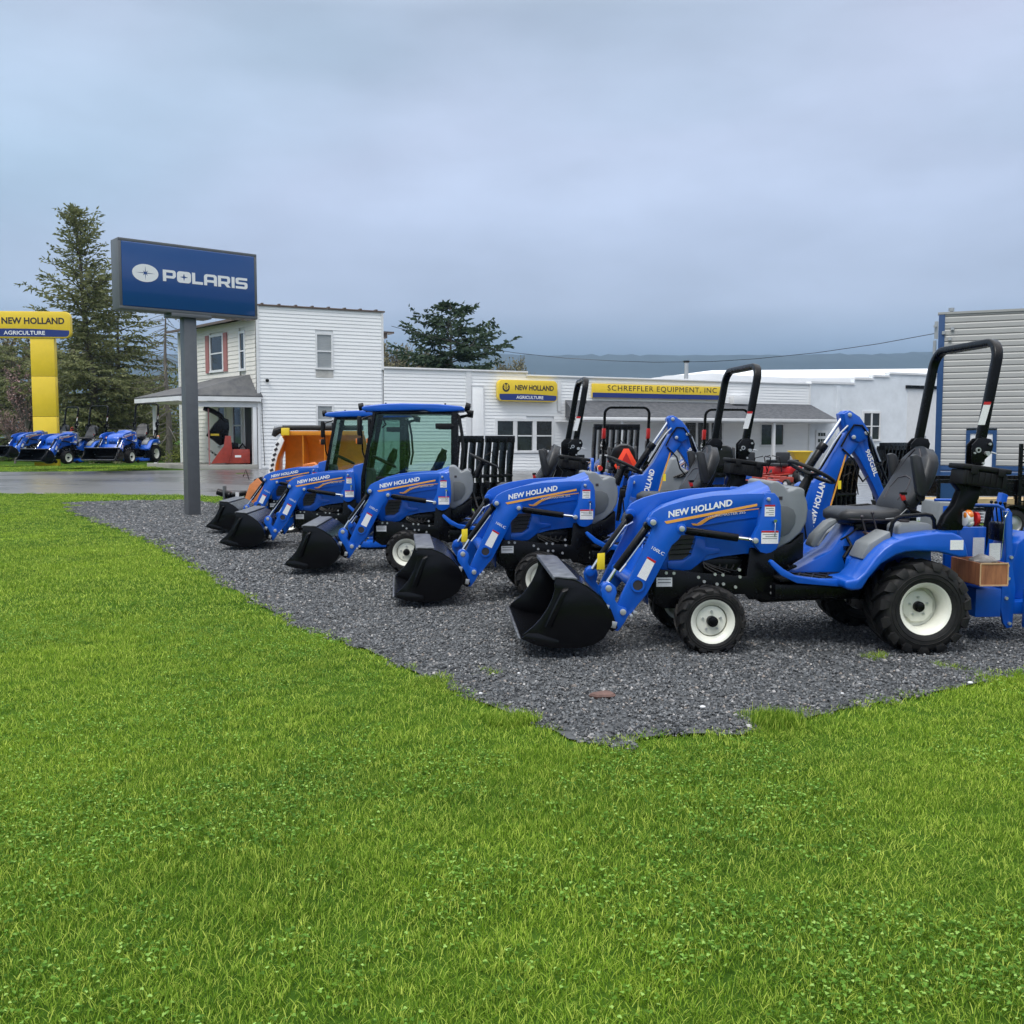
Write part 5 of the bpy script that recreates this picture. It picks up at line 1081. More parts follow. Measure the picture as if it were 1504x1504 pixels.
for u in (913, 1002, 1136): xx = Fs.px(u, 640, OFF - .15)[0]; Fs.part('walk_post', MB().bx(xx - .06, xx + .06, -OFF + .08, -OFF + .2, -.4, ez - .18), 'trim')
Fs.part('walk_slab', MB().bx(r0, x2 + 1.2, -OFF - .1, -.03, -.5, -.15), 'concrete')
Fs.part('wall_vent', MB().bx(Fs.px(818, 570)[0], Fs.px(823, 570)[0], -.08, -.02, 2.6, 3.8), 'trim')

blk = thing('block_building', 'white painted block building with a pale membrane roof beside the grey metal building', 'building', (*H.P(x2, 0, -.2),))
Bk = Face(blk, F0, U)
xe = Bk.px(1385, 600)[0]; steps = [(1190, 563), (1255, 563), (1255, 557.5), (1282, 557.5), (1282, 553.5), (1306, 553.5), (1306, 549.5), (1385, 549.5)]
bw = bounds(Bk, 1266, 604, 1293, 648)
prof = [Bk.px(u, v) for u, v in steps]; x0b = x2 + .02
def wallpoly():
    m = MB(); zs = lambda x: max([z for (xx, z) in prof if xx <= x + .01] or [prof[0][1]])
    cuts = [x0b] + [prof[i][0] for i in (2, 4, 6)] + [xe]
    for a, b, z in zip(cuts, cuts[1:], [prof[0][1], prof[2][1], prof[4][1], prof[6][1]]):
        for c, d, e, f in ((a, b, -.4, z),):
            w0, w1 = max(bw[0], c), min(bw[1], d)
            if w0 < w1:
                if w0 > c + .001: m.bx(c, w0, 0, .25, e, f)
                m.bx(w0, w1, 0, .25, e, bw[2]); m.bx(w0, w1, 0, .25, bw[3], f)
                if w1 < d - .001: m.bx(w1, d, 0, .25, e, f)
            else: m.bx(c, d, 0, .25, e, f)
    return m
Bk.part('wall', wallpoly(), 'block', smooth=0)
window(Bk, *bw, cols=2, rows=2, fw=.10, rail=.05)
db = bounds(Bk, 1197, 632, 1214, 690); Bk.part('door', MB().bx(db[0], db[1], -.05, -.005, -.3, db[3]), 'trim', bevel=.01)
m = MB()
for i in range(3):
    for j in range(3):
        w_ = (db[1] - db[0]); m.bx(db[0] + w_ * (.18 + .22 * i), db[0] + w_ * (.36 + .22 * i), -.058, -.05, db[3] - .28 - j * .30, db[3] - .04 - .08 - (j) * .30 + 0)
Bk.part('door_pane', m, 'pane', smooth=0, kind='stuff')
vb = bounds(Bk, 1348, 640, 1359, 648); Bk.part('wall_vent', MB().bx(vb[0], vb[1], -.05, -.002, vb[2], vb[3]), 'galv')
db2 = bounds(Bk, 1330, 568, 1375, 571); Bk.part('lintel', MB().bx(db2[0], db2[1] + .4, -.10, -.002, db2[2], db2[3] + .05), 'black')
Bk.part('bay_recess', MB().bx(db2[0] + .15, db2[1] + .3, -.012, -.002, -.4, db2[2] - .03), 'trim')
Bk.part('pilaster', MB().bx(*[Bk.px(u, 600)[0] for u in (1228, 1233)], -.06, -.002, -.4, prof[0][1] - .1), 'block')
for (a, b, z) in ((x0b - .02, prof[2][0], prof[0][1]), (prof[2][0], prof[4][0], prof[2][1]), (prof[4][0], prof[6][0], prof[4][1]), (prof[6][0], xe, prof[6][1])): Bk.part('coping', MB().bx(a, b, -.06, .30, z, z + .10), 'trim')
Z1 = at(1000, 551, 60).z; Z2 = at(1200, 541.5, 72).z
def lp(p): p = Vector(p) - Vector(blk.location); return tuple(p)
A, B, C_, D = at(972, 556, 58), at(1480, 552, 58), at(1480, 540.5, 70), at(1045, 544, 70)
mb = MB().add([lp(A), lp(B), lp(C_), lp(D), lp(A - Vector((0, 0, 5))), lp(B - Vector((0, 0, 5))), lp(C_ - Vector((0, 0, 5))), lp(D - Vector((0, 0, 5))), lp(at(945, 557, 66)), lp(at(945, 557, 66) - Vector((0, 0, 4)))], [(0, 1, 2, 3), (0, 4, 5, 1), (0, 3, 8), (0, 8, 9, 4), (1, 5, 6, 2), (2, 6, 7, 3)])
part('membrane_roof', mb, 'membrane', blk, smooth=0)
pts = [at(u, v, 57.5) for u, v in ((955, 557), (977, 552), (1046, 548), (1080, 551), (1190, 556), (1260, 556), (1260, 562), (955, 562))]
part('low_roof', MB().loft([[lp(p) for p in pts], [lp(p + Vector((0, .3, 0))) for p in pts]]), 'membrane', blk, smooth=0)

met = thing('metal_building', 'grey ribbed metal building with blue corner trim and a white door', 'building', (13.6, 32.0, -.25))
Mf = Face(met, (13.6, 32.0), (.912, -.409))
zt0 = Mf.px(1394, 463)[1]; zt1 = Mf.px(1504, 457)[1]; zt = (zt0 + zt1) / 2; wz = Mf.px(1410, 684)[1]
dd = bounds(Mf, 1424, 637, 1457, 700); do = bounds(Mf, 1418, 632, 1463, 700)
Mf.part('metal_siding', siding_mb(.16, 14, wz, zt, .196, [(do[0], do[1], -.5, do[3])], prof='rib'), 'metalsid', smooth=0, kind='stuff')
Mf.part('lower_siding', siding_mb(.16, 14, -.35, wz, .196, [(do[0], do[1], -.5, do[3])], prof='rib'), 'bluetrim', smooth=0, kind='stuff')
Mf.part('corner_trim', MB().bx(-.02, .16, -.05, .15, -.35, zt + .02), 'bluetrim', bevel=.005)
Mf.part('roof_edge', MB().bx(-.05, 14, -.06, .25, zt + .02, zt + .09), 'metalsid')
Mf.part('door_trim', MB().bx(do[0], dd[0], -.06, .02, -.3, do[3]).bx(dd[1], do[1], -.06, .02, -.3, do[3]).bx(dd[0], dd[1], -.06, .02, dd[3], do[3]), 'bluetrim', kind='stuff')
Mf.part('door', MB().bx(dd[0], dd[1], -.03, .02, -.3, dd[3]), 'trim')
Mf.part('side_wall', MB().bx(0.0, 13.9, .16, 12, -.35, zt - .02), 'metalsid', smooth=0)
a = Mf.px(1397, 460); Mf.part('roof_vent_pipe', MB().cyl((a[0], .5, a[1] - .1), (a[0], .5, a[1] + .14), .05, 10).cyl((a[0], .5, a[1] + .12), (a[0], .5, a[1] + .22), .09, 10), 'galv')
for u, v in ((1399, 483), (1386, 489), (1395, 498)): a = Mf.px(u, v); Mf.part('wall_bracket', MB().bx(a[0] - .05, a[0] + .05, -.10, -.03, a[1] - .05, a[1] + .05), 'galv')
a = Mf.px(1372, 484); Mf.part('insulator_rack', MB().bx(-.14, -.03, -.02, .04, a[1] - .3, a[1] + .25).cyl((-.12, 0, a[1] + .1), (-.12, -.12, a[1] + .1), .05, 8).cyl((-.12, 0, a[1] - .8), (-.12, 0, a[1] - .35), .05, 8), 'galv')

ch = thing('vent_pipe', 'thin galvanised vent pipe standing up behind the blue and yellow sign parapet', 'pipe', at(1008, 548, 54))
L0 = ch.location; mb = MB().cyl((0, 0, -.3), (0, 0, .55), .11, 12); part('pipe', mb, 'galv', ch); part('cap', MB().cyl((0, 0, .55), (0, 0, .66), .14, 12, .18), 'black', ch)
wp = [(575, 479, 41), (640, 496, 42), (700, 509, 43), (755, 518, 44), (830, 526, 44), (900, 530, 43), (960, 532, 42), (1045, 531, 40), (1110, 527, 38.5), (1200, 518, 37), (1290, 505, 34.5), (1372, 490, 32)]
o = part('overhead_cable', MB().tube([at(*p) for p in wp], .011, 5), 'black'); tag(o, 'thin black overhead cable sagging above the shop roof', 'cable')

# ------------------------------------------------------------------ signs
def leaf(cx, cy, l, w, a):
    pts = [(0, 0), (l * .35, w), (l * .8, w * .7), (l, 0), (l * .55, -w * .25)]; ca, sa = cos(radians(a)), sin(radians(a)); return [(cx + x * ca - y * sa, cy + x * sa + y * ca) for x, y in pts]
def nh_panel(root, w, h, logo=True, text_x=.24, tw=.70, both=False, y=-.0, wave=True):
    """rounded yellow panel with a navy lower band, emblem and two lines of lettering; front on local -y"""
    r = h * .22; up = rrect(-w / 2, w / 2, 0, h, r)
    bd = part('sign_panel', MB().prism(up, -.12, .12), 'yellowpaint', root, bevel=.012)
    e = h * .045; lo = [(-w / 2 + e, h * .335)] + [(-w / 2 + e + (w - 2 * e) * i / 12, h * (.335 + (.035 * sin(pi * i / 12) if wave else 0) - .05 * (i / 12 if wave else 0))) for i in range(1, 12)] + [(w / 2 - e, h * (.285 if wave else .335))]
    bot = arc(w / 2 - e - r * .7, e + r * .7, r * .7, 0, -90, 5) + arc(-w / 2 + e + r * .7, e + r * .7, r * .7, -90, -180, 5)
    part('navy_band', MB().prism(lo + bot, -.1205, -.124), 'signnavy', bd, smooth=0)
    if logo:
        lx = -w / 2 + w * .125; m = [MB()]
        em = MB().prism([(lx + h * .20 * cos(t) * .95, h * .64 + h * .21 * sin(t)) for t in [2 * pi * k / 20 for k in range(20)]], -.1205, -.1235)
        part('emblem_disc', em, 'ink', bd, smooth=0)
        for k, (dx, dy, a) in enumerate(((.0, -.14, 62), (.0, -.05, 62), (.0, .03, 62), (-.0, -.14, 118), (-.0, -.05, 118), (-.0, .03, 118))):
            part('emblem_leaf', MB().prism(leaf(lx + (.012 if a < 90 else -.012) * h, h * (.64 + dy), h * .20, (-1 if a < 90 else 1) * -h * .045, a - 12 if a < 90 else a + 12), -.124, -.1255), 'yellowpaint', bd, smooth=0)
    o = place('lettering', text_mesh('NEW HOLLAND', 'ink', w * tw, h * .25, .004, .03), bd, (-w / 2 + w * text_x, -.1235, h * .52), (1, 0, 0), (0, 0, 1))
    o = place('lettering', text_mesh('AGRICULTURE', 'white', w * .46, h * .15, .004, .015), bd, (-w / 2 + w * (text_x + .0) + w * .02, -.1265, h * .115), (1, 0, 0), (0, 0, 1))
    return bd
# pylon sign on the left
pyl = thing('pylon_sign', 'tall yellow post sign with navy band reading NEW HOLLAND AGRICULTURE, left edge of view', 'sign', (at(68.5, 640, 40).x, 40, zg(-19, 40)), radians(4))
zb, zt_ = at(66, 497, 40).z - pyl.location.z, at(66, 458, 40).z - pyl.location.z
pcx = at(66, 500, 40).x - pyl.location.x
seams = [zb, at(66, 553, 40).z - pyl.location.z, at(66, 612, 40).z - pyl.location.z, 0]
for a, b in zip(seams, seams[1:]): part('post_panel', MB().bx(-.46, .46, -.14, .14, b + .007, a - .007), 'yellowpaint', pyl, bevel=.006)
part('post_core', MB().bx(-.41, .41, -.11, .11, 0, zb), 'black', pyl)
hd = nh_panel(pyl, 3.45, zt_ - zb, tw=.70, text_x=.235); hd.location = (-.60, -.05, zb)
# wall sign
ws = thing('wall_sign', 'small yellow and navy NEW HOLLAND AGRICULTURE sign on the white siding above the triple window', 'sign')
a = bounds(Fs, 728, 559, 814, 590); set_frame(ws, Fs.P((a[0] + a[1]) / 2, -.16, a[2]), U)
nh_panel(ws, a[1] - a[0], a[3] - a[2], tw=.66, text_x=.275)
# long sign
ls = thing('shop_sign', 'long yellow and blue SCHREFFLER EQUIPMENT INC sign over the shingled walk roof', 'sign')
a = bounds(Fs, 868, 566.5, 1096, 586.5); W_ = a[1] - a[0]; Hh = a[3] - a[2]; set_frame(ls, Fs.P(a[0], -.09, a[2]), U)
a2 = Fs.px(1052, 575)[0] - a[0] + .25
bd = part('sign_board', MB().bx(0, a2, -.04, .06, 0, Hh), 'yellowpaint', ls, bevel=.01); part('blue_band', MB().bx(.0, a2, -.043, -.0405, .01, Hh * .36), 'signnavy', bd, smooth=0)
t0 = Fs.px(890, 575)[0] - a[0]; t1 = Fs.px(1050, 575)[0] - a[0]
place('lettering', text_mesh('SCHREFFLER EQUIPMENT, INC', 'ink', t1 - t0, Hh * .44, .004, 0, 0, 1.12), bd, (t0, -.0435, Hh * .46), (1, 0, 0), (0, 0, 1))
rs = thing('round_sign', 'small round white and red sign hanging at the end of the shingled roof', 'sign'); a = Fs.px(861, 609, .4); set_frame(rs, Fs.P(a[0], -.4, a[1]), U)
part('disc', MB().lathe([(0, 0), (.30, 0), (.30, .04), (0, .04)], seg=28), 'trim', rs); part('ring', MB().lathe([(.19, -.006), (.26, -.006), (.26, -.001), (.19, -.001), (.19, -.006)], seg=28), 'red', rs); part('mark', MB().prism([(-.10, -.10), (0, .14), (.10, -.10), (.04, -.10), (0, .02), (-.04, -.10)], -.006, -.001), 'red', rs, smooth=0); part('bracket', MB().cyl((0, .02, .30), (0, .02, .62), .015, 6), 'black', rs)
# the big blue sign on its grey post
gx, gy = G(283, 757)
ps = thing('post_sign', 'large blue POLARIS light box sign on a grey steel post at the gravel edge', 'sign', (gx, gy, zg(gx, gy) - .03), radians(40))
zb = at(277, 468, gy).z - ps.location.z; zt_ = zb + 1.365; Wp = 2.74
part('post', MB().bx(-.125, .125, -.11, .11, 0, zb), 'signgrey', ps, bevel=.008); part('post_cap', MB().bx(-.40, .40, -.20, .20, zb, zb + .07), 'signgrey', ps, bevel=.006)
part('anchor_plate', MB().bx(-.2, .2, -.2, .2, 0, .025), 'signgrey', ps)
fr = .055; D2 = .20; zq = zb + .07
cb = part('cabinet', MB().bx(-Wp / 2, Wp / 2, -D2 + .02, D2 - .02, zq, zt_), 'signgrey', ps, bevel=.006)
for s in (-1, 1):
    y0, y1 = (s * (D2 - .02), s * D2)
    part('retainer', MB().bx(-Wp / 2, Wp / 2, y0, y1, zq, zq + fr), 'signgrey', cb, bevel=.004); part('retainer', MB().bx(-Wp / 2, Wp / 2, y0, y1, zt_ - fr, zt_), 'signgrey', cb, bevel=.004)
    part('retainer', MB().bx(-Wp / 2, -Wp / 2 + fr, y0, y1, zq + fr, zt_ - fr), 'signgrey', cb, bevel=.004); part('retainer', MB().bx(Wp / 2 - fr, Wp / 2, y0, y1, zq + fr, zt_ - fr), 'signgrey', cb, bevel=.004)
    fc = part('sign_face', MB().bx(-Wp / 2 + fr, Wp / 2 - fr, s * (D2 - .02), s * (D2 + .012), zq + fr, zt_ - fr), 'signblue', cb, bevel=.03, seg=3)
hf = (zt_ - zq); LETTERS = {
    'P': [[(0, 0), (.28, 0), (.28, .28), (.88, .28), (1.02, .36), (1.1, .48), (1.1, .82), (1.04, .94), (.92, 1), (0, 1)], [(.28, .50), (.28, .78), (.80, .78), (.84, .74), (.84, .54), (.80, .50)]],
    'O': [rrect(0, 1.2, 0, 1, .26), [(.6 + (.36 if k % 2 == 0 else .10) * cos(k * pi / 4), .5 + (.36 if k % 2 == 0 else .10) * sin(k * pi / 4)) for k in range(8)]],
    'L': [[(0, 0), (.95, 0), (.95, .24), (.27, .24), (.27, 1), (0, 1)]],
    'A': [[(0, 0), (.27, 0), (.27, .28), (.88, .28), (.88, 0), (1.15, 0), (1.15, .78), (1.09, .92), (.95, 1), (.20, 1), (.06, .92), (0, .78)], [(.27, .50), (.27, .72), (.33, .78), (.82, .78), (.88, .72), (.88, .50)]],
    'R': [[(0, 0), (.27, 0), (.27, .28), (.56, .28), (.80, 0), (1.14, 0), (.90, .29), (1.02, .36), (1.1, .48), (1.1, .82), (1.04, .94), (.92, 1), (0, 1)], [(.27, .50), (.27, .78), (.80, .78), (.84, .74), (.84, .54), (.80, .50)]],
    'I': [[(0, 0), (.27, 0), (.27, 1), (0, 1)]],
    'S': [[(0, 0), (.92, 0), (1.05, .06), (1.1, .18), (1.1, .45), (1.05, .56), (.92, .61), (.30, .61), (.27, .64), (.27, .75), (.30, .78), (1.08, .78), (1.08, 1), (.20, 1), (.06, .94), (0, .84), (0, .56), (.06, .44), (.18, .40), (.80, .40), (.83, .37), (.83, .25), (.80, .22), (0, .22)]]}
yf = -(D2 + .0125)
ht = .215; x = -.555; zl = zq + hf * .445
for chh in 'POLARIS':
    me = curve_mesh('letter', LETTERS[chh], .004, 'white'); w_ = max(p[0] for p in LETTERS[chh][0])
    for v in me.vertices: v.co.x *= ht * 1.06; v.co.y *= ht
    place('letter', me, fc if False else cb, (x, yf - .002, zl), (1, 0, 0), (0, 0, 1)); x += (w_ + .10) * ht * 1.06
star = [( (.145 if k % 4 == 0 else (.07 if k % 2 == 0 else .022)) * cos(k * pi / 8), (.145 if k % 4 == 0 else (.07 if k % 2 == 0 else .022)) * sin(k * pi / 8)) for k in range(16)]
star = [(px * (1.35 if abs(py) < .02 else 1), py) for px, py in star]
me = curve_mesh('emblem', [[(.245 * cos(t), .165 * sin(t)) for t in [2 * pi * k / 36 for k in range(36)]], star], .004, 'white')
place('emblem', me, cb, (-.885, yf - .002, zl + ht * .52), (1, 0, 0), (0, 0, 1))

# ------------------------------------------------------------------ distant hills and haze
hm = mat('hill_forest', (.030, .045, .050), .95, col2=(.016, .026, .030), nscale=.006, coords='Pos', bump=0)
mb = MB(); nx = 420
rows = []
for j, (yy, f) in enumerate(((1500, 0), (1750, .42), (1950, .8), (2150, 1), (2500, .7))):
    rows.append([(x, yy, (-1 if f == 0 else f * (180 + 12 * noise.noise(Vector((x * .0011, j * .3, 2))) + 5 * noise.noise(Vector((x * .006, j, 7))) + 4 * noise.noise(Vector((x * .045, j, 3)))))) for x in [-3600 + 7200 * i / nx for i in range(nx + 1)]])
mb.v = [p for r in rows for p in r]; mb.f = [(j * (nx + 1) + i, j * (nx + 1) + i + 1, (j + 1) * (nx + 1) + i + 1, (j + 1) * (nx + 1) + i) for j in range(4) for i in range(nx)]
struct('hills', mb, hm, smooth=60)
hz = part('haze', MB().bx(-3700, 3700, -60, 2600, -4, 240), MT['concrete'], smooth=0); hz['kind'] = 'stuff'; hz['label'] = 'thin pale haze over the whole valley'
vm = bpy.data.materials.new('haze_air'); vm.use_nodes = True; t = vm.node_tree; t.nodes.clear(); vo = t.nodes.new('ShaderNodeOutputMaterial'); pv = t.nodes.new('ShaderNodeVolumePrincipled')
pv.inputs['Color'].default_value = (.42, .68, 1, 1); pv.inputs['Density'].default_value = .00016; t.links.new(pv.outputs[0], vo.inputs['Volume']); hz.data.materials.clear(); hz.data.materials.append(vm)

# ------------------------------------------------------------------ trees
def leaf_material(name, c0, c1, tl=.2, rough=.7):
    m = bpy.data.materials.new(name); m.use_nodes = True; t = m.node_tree; b = t.nodes['Principled BSDF']; b.inputs['Roughness'].default_value = rough; b.inputs['Specular IOR Level'].default_value = .2
    a = t.nodes.new('ShaderNodeAttribute'); a.attribute_name = 'tone'; x = t.nodes.new('ShaderNodeMix'); x.data_type = 'RGBA'; x.inputs['A'].default_value = (*c0, 1); x.inputs['B'].default_value = (*c1, 1)
    t.links.new(a.outputs['Fac'], x.inputs['Factor']); t.links.new(x.outputs['Result'], b.inputs['Base Color'])
    tr = t.nodes.new('ShaderNodeBsdfTranslucent'); t.links.new(x.outputs['Result'], tr.inputs[0]); ms = t.nodes.new('ShaderNodeMixShader'); ms.inputs[0].default_value = tl
    t.links.new(b.outputs[0], ms.inputs[1]); t.links.new(tr.outputs[0], ms.inputs[2]); t.links.new(ms.outputs[0], t.nodes['Material Output'].inputs[0]); return m
HEM = leaf_material('hemlock_needles', (.085, .105, .045), (.25, .26, .12), .38); PINE = leaf_material('pine_needles', (.016, .035, .022), (.055, .085, .045)); HEDGE = leaf_material('hedge_leaves', (.08, .11, .02), (.22, .24, .06))
BLOS = leaf_material('blossom', (.30, .17, .16), (.50, .36, .34)); BUD = leaf_material('buds', (.17, .15, .09), (.26, .24, .14)); TWIG = leaf_material('twigs', (.10, .085, .075), (.20, .175, .155))
def card(mb, tn, p, d, l, w, tone, droop=.0):
    d = d.normalized(); s = d.orthogonal().normalized(); s = Matrix.Rotation(R.random() * 6.28, 3, d) @ s
    a = p; b = p + d * l; m1 = p + d * l * .45
    o = len(mb.v); mb.v += [tuple(a - s * w * .25), tuple(a + s * w * .25), tuple(m1 + s * w * .5), tuple(b + Vector((0, 0, -droop * l))), tuple(m1 - s * w * .5)]; mb.f.append((o, o + 1, o + 2, o + 3, o + 4)); tn.append(tone)
def conifer(name, label, base, H_, Rmax, nbr, mat_, seed, crown_from=.06, rise=(-.25, .35), shape=.8, dens=1., tipup=0., bark='bark', bare=0., clen=.30, lean=(0, 0), group=None, wid=.09, rfun=None):
    rr = random.Random(seed); r = thing(name, label, 'tree', base, 0, group); tp = []; 
    for i in range(9): t = i / 8; tp.append((lean[0] * t * H_ + .05 * sin(i), lean[1] * t * H_, H_ * t))
    tr = MB().tube(tp, .1, 8, radii=[max(.012, .022 * H_ * (1 - i / 8) ** .9) for i in range(9)])
    part('trunk', tr, bark, r, smooth=60)
    limbs = MB(); fol = MB(); tn = []
    for i in range(nbr):
        t = crown_from + (1 - crown_from) * ((i + rr.random()) / nbr); z = H_ * t; az = rr.random() * 6.283
        L_ = (rfun(t) if rfun else (1 - t) ** shape) * Rmax * rr.uniform(.62, 1.12) + .12
        el = rise[0] + (rise[1] - rise[0]) * t + rr.uniform(-.12, .12)
        d = Vector((cos(az) * cos(el), sin(az) * cos(el), sin(el))); p = Vector((lean[0] * z, lean[1] * z, z)); n = max(4, int(L_ / .28)); pts = [p.copy()]
        for k in range(n):
            q = k / n; d = (d + Vector((rr.uniform(-.10, .10), rr.uniform(-.10, .10), (-.05 if q < .55 else .05 + tipup)))).normalized(); p = p + d * L_ / n; pts.append(p.copy())
            if rr.random() < bare * (1 - q): continue
            for sgn in (-1, 1):
                if rr.random() > .92 * dens: continue
                side = Vector((-d.y, d.x, 0)) * sgn; tl = L_ * .30 * (1 - q * .55) * rr.uniform(.5, 1.1) + .10
                tw = (d * rr.uniform(.5, 1.0) + side * rr.uniform(.6, 1.1) + Vector((0, 0, rr.uniform(-.35, .15) + tipup))).normalized(); c = pts[-1]; m_ = max(2, int(tl / .12)); tone = rr.random()
                for u in range(m_):
                    c = c + tw * tl / m_; tw = (tw + Vector((rr.uniform(-.12, .12), rr.uniform(-.12, .12), -.05))).normalized()
                    for _ in range(2):
                        dd = (tw + Vector((rr.uniform(-.9, .9), rr.uniform(-.9, .9), rr.uniform(-.75, .35)))); card(fol, tn, c, dd, clen * rr.uniform(.5, 1.1), wid * rr.uniform(.6, 1.3), min(1, max(0, tone * .6 + rr.random() * .5)))
            for _ in range(2): card(fol, tn, p, d + Vector((rr.uniform(-.6, .6), rr.uniform(-.6, .6), rr.uniform(-.5, .4))), clen * rr.uniform(.5, 1), wid, rr.random())
        n_ = len(pts); limbs.tube(pts, .03, 4, radii=[max(.006, .010 * L_ * (1 - k / n_) + .005) for k in range(n_)])
    c = part('limbs', limbs, bark, r, smooth=0); c['kind'] = 'stuff'
    if fol.v:
        me = tone_mesh('crown', fol, tn, mat_); c = link('crown', me, r)
    return r
def bare_tree(name, label, base, H_, seed, spread=.5, depth=5, twig=True, budm=None, group=None, bark='greybark', dens=1.0, up=.12, cat='tree'):
    rr = random.Random(seed); r = thing(name, label, cat, base, 0, group); tr = MB(); tw = MB(); tn = []; bd = MB(); bt = []
    def grow(p, d, l, rad, lev):
        pts = [p.copy()]; n = 4
        for k in range(n): d = (d + Vector((rr.uniform(-.13, .13), rr.uniform(-.13, .13), up * rr.uniform(0, 1)))).normalized(); p = p + d * l / n; pts.append(p.copy())
        if lev <= 2: tr.tube(pts, rad, 5, radii=[rad * (1 - .35 * k / n) for k in range(n + 1)])
        else:
            for a, b in zip(pts, pts[1:]): tw.cyl(a, b, rad * .8, 3, rad * .6, cap=False); tn.extend([rr.random()] * 3)
        if lev >= depth:
            if budm:
                for _ in range(4): card(bd, bt, pts[rr.randrange(1, n + 1)], Vector((rr.uniform(-1, 1), rr.uniform(-1, 1), rr.uniform(-.6, 1))), H_ * .018 * rr.uniform(.6, 1.3), H_ * .013, rr.random())
            return
        for _ in range(rr.choice((2, 3, 3, 4)) if lev else 5):
            q = pts[rr.randrange(1 if lev else 2, n + 1)]; ax = Vector((rr.uniform(-1, 1), rr.uniform(-1, 1), rr.uniform(-.3, .5))); nd = (d + ax * spread * rr.uniform(.7, 1.4)).normalized(); grow(q, nd, l * rr.uniform(.58, .82), rad * .58, lev + 1)
        grow(pts[-1], d, l * .75, rad * .62, lev + 1)
    grow(Vector((0, 0, -.1)), Vector((rr.uniform(-.05, .05), 0, 1)), H_ * .30, H_ * .018, 0)
    part('trunk', tr, bark, r, smooth=60); c = link('twigs', tone_mesh('twigs', tw, tn, TWIG), r); c['kind'] = 'stuff'
    if budm: c = link('crown', tone_mesh('crown', bd, bt, budm), r)
    return r
def bush(name, label, base, w, h, n, mat_, seed, group=None, cs=.16, d=None, blobs=7, cat='bush'):
    rr = random.Random(seed); r = thing(name, label, cat, base, 0, group); fol = MB(); tn = []; st = MB(); d = d or w * .6
    bl = [(rr.uniform(-.5, .5) * w, rr.uniform(-.5, .5) * d, rr.uniform(.25, .8) * h, rr.uniform(.22, .42) * min(w, h * 1.4)) for _ in range(blobs)]
    for bx_, by, bz, br in bl: st.tube([(bx_ * .3, by * .3, -.05), (bx_ * .7, by * .7, bz * .5), (bx_, by, bz)], .03, 4, radii=[.04, .025, .01])
    for _ in range(n):
        b = rr.choice(bl); v = Vector((rr.gauss(0, 1), rr.gauss(0, 1), rr.gauss(0, 1))).normalized() * b[3] * rr.random() ** .4 * rr.uniform(.85, 1.25); p = Vector(b[:3]) + v; p.z = max(.02, p.z)
        card(fol, tn, p, v + Vector((rr.uniform(-1, 1), rr.uniform(-1, 1), rr.uniform(-.5, 1))) * b[3], cs * rr.uniform(.5, 1.2), cs * .5, rr.random())
    part('stems', st, 'bark', r, kind='stuff'); link('foliage', tone_mesh('foliage', fol, tn, mat_), r); return r
def gz(u, Y): x = at(u, 640, Y).x; return (x, Y, zg(x, Y))
def hem_r(t): return (.85 + .22 * sin(t * 23)) * (1 - t) ** .62 * .95 if t > .1 else .8
conifer('hemlock_tree', 'tall ragged hemlock towering behind the yellow post sign, highest tree on the left', gz(146, 47), 11.6, 4.7, 230, HEM, 11, crown_from=.06, rise=(-.1, .95), lean=(-.07, 0), dens=.85, rfun=hem_r, tipup=.03, clen=.25, wid=.075)
conifer('hemlock_tree', 'shorter dense hemlock filling the space between the yellow post and the porch', gz(178, 51), 8.6, 4.0, 150, HEM, 12, crown_from=.03, rise=(-.2, .4), dens=.95, rfun=lambda t: (1 - t) ** .55, clen=.26)
conifer('hemlock_tree', 'low dark hemlock at the left photo edge beside the yellow post', gz(20, 50), 5.6, 3.2, 90, HEM, 13, crown_from=.03, rise=(-.1, .3), dens=.95, rfun=lambda t: (1 - t) ** .5, clen=.24)
conifer('dead_spruce', 'bare grey spruce with drooping dead limbs between hemlock and porch', gz(247, 45), 7.6, 2.0, 120, HEM, 14, crown_from=.14, rise=(-.30, -.05), dens=.22, bare=.9, bark='greybark', rfun=lambda t: .9 - .45 * t, clen=.16, wid=.04)
conifer('pine_tree', 'broad dark pine with upturned limbs rising behind the low white wing', gz(668, 52), 8.15, 3.4, 100, PINE, 19, crown_from=.34, rise=(.0, .50), lean=(-.03, 0), dens=1., tipup=.06, rfun=lambda t: (.98 + .18 * sin(t * 31)) if t < .62 else max(.0, (1 - t) / .38) ** .7 * .95, clen=.28, wid=.11)
bare_tree('bare_tree', 'leafless grey tree behind the yellow sign head at the left edge', gz(12, 56), 8.5, 21, depth=5, budm=BUD)
bare_tree('bare_tree', 'small leafless tree seen between the yellow post and the big hemlock', gz(92, 60), 8.0, 22, depth=5, budm=BUD)
bare_tree('blossom_tree', 'low pink blossoming shrub tree left of the yellow post', gz(20, 44), 3.0, 23, depth=4, budm=BLOS, spread=.8)
bare_tree('blossom_tree', 'pink flowering tree just behind the left side of the yellow post', gz(44, 47), 5.2, 26, depth=4, budm=BLOS, spread=.6)
for i, (u, Y, w, h, lb) in enumerate(((215, 56, 5, 3.8, 'yellow green hedge seen left of the porch post'), (245, 58, 5, 4.6, 'yellow green hedge seen through the open porch'), (175, 58, 6, 3.6, 'yellow green hedge low behind the shorter hemlock'), (110, 58, 6, 3, 'yellow green hedge behind the parked lawn tractors'), (40, 60, 8, 2.6, 'yellow green hedge at the far left edge of the grass'))):
    bush('hedge', lb, gz(u, Y), w, h, 2600, HEDGE, 30 + i, cs=.22, group=None)
bush('low_shrub', 'small green shrub at the foot of the porch slab', gz(262, 43.5), 1.0, .7, 700, HEDGE, 41, cs=.12)
TL = 'bare trees on the far side of the shop roof'
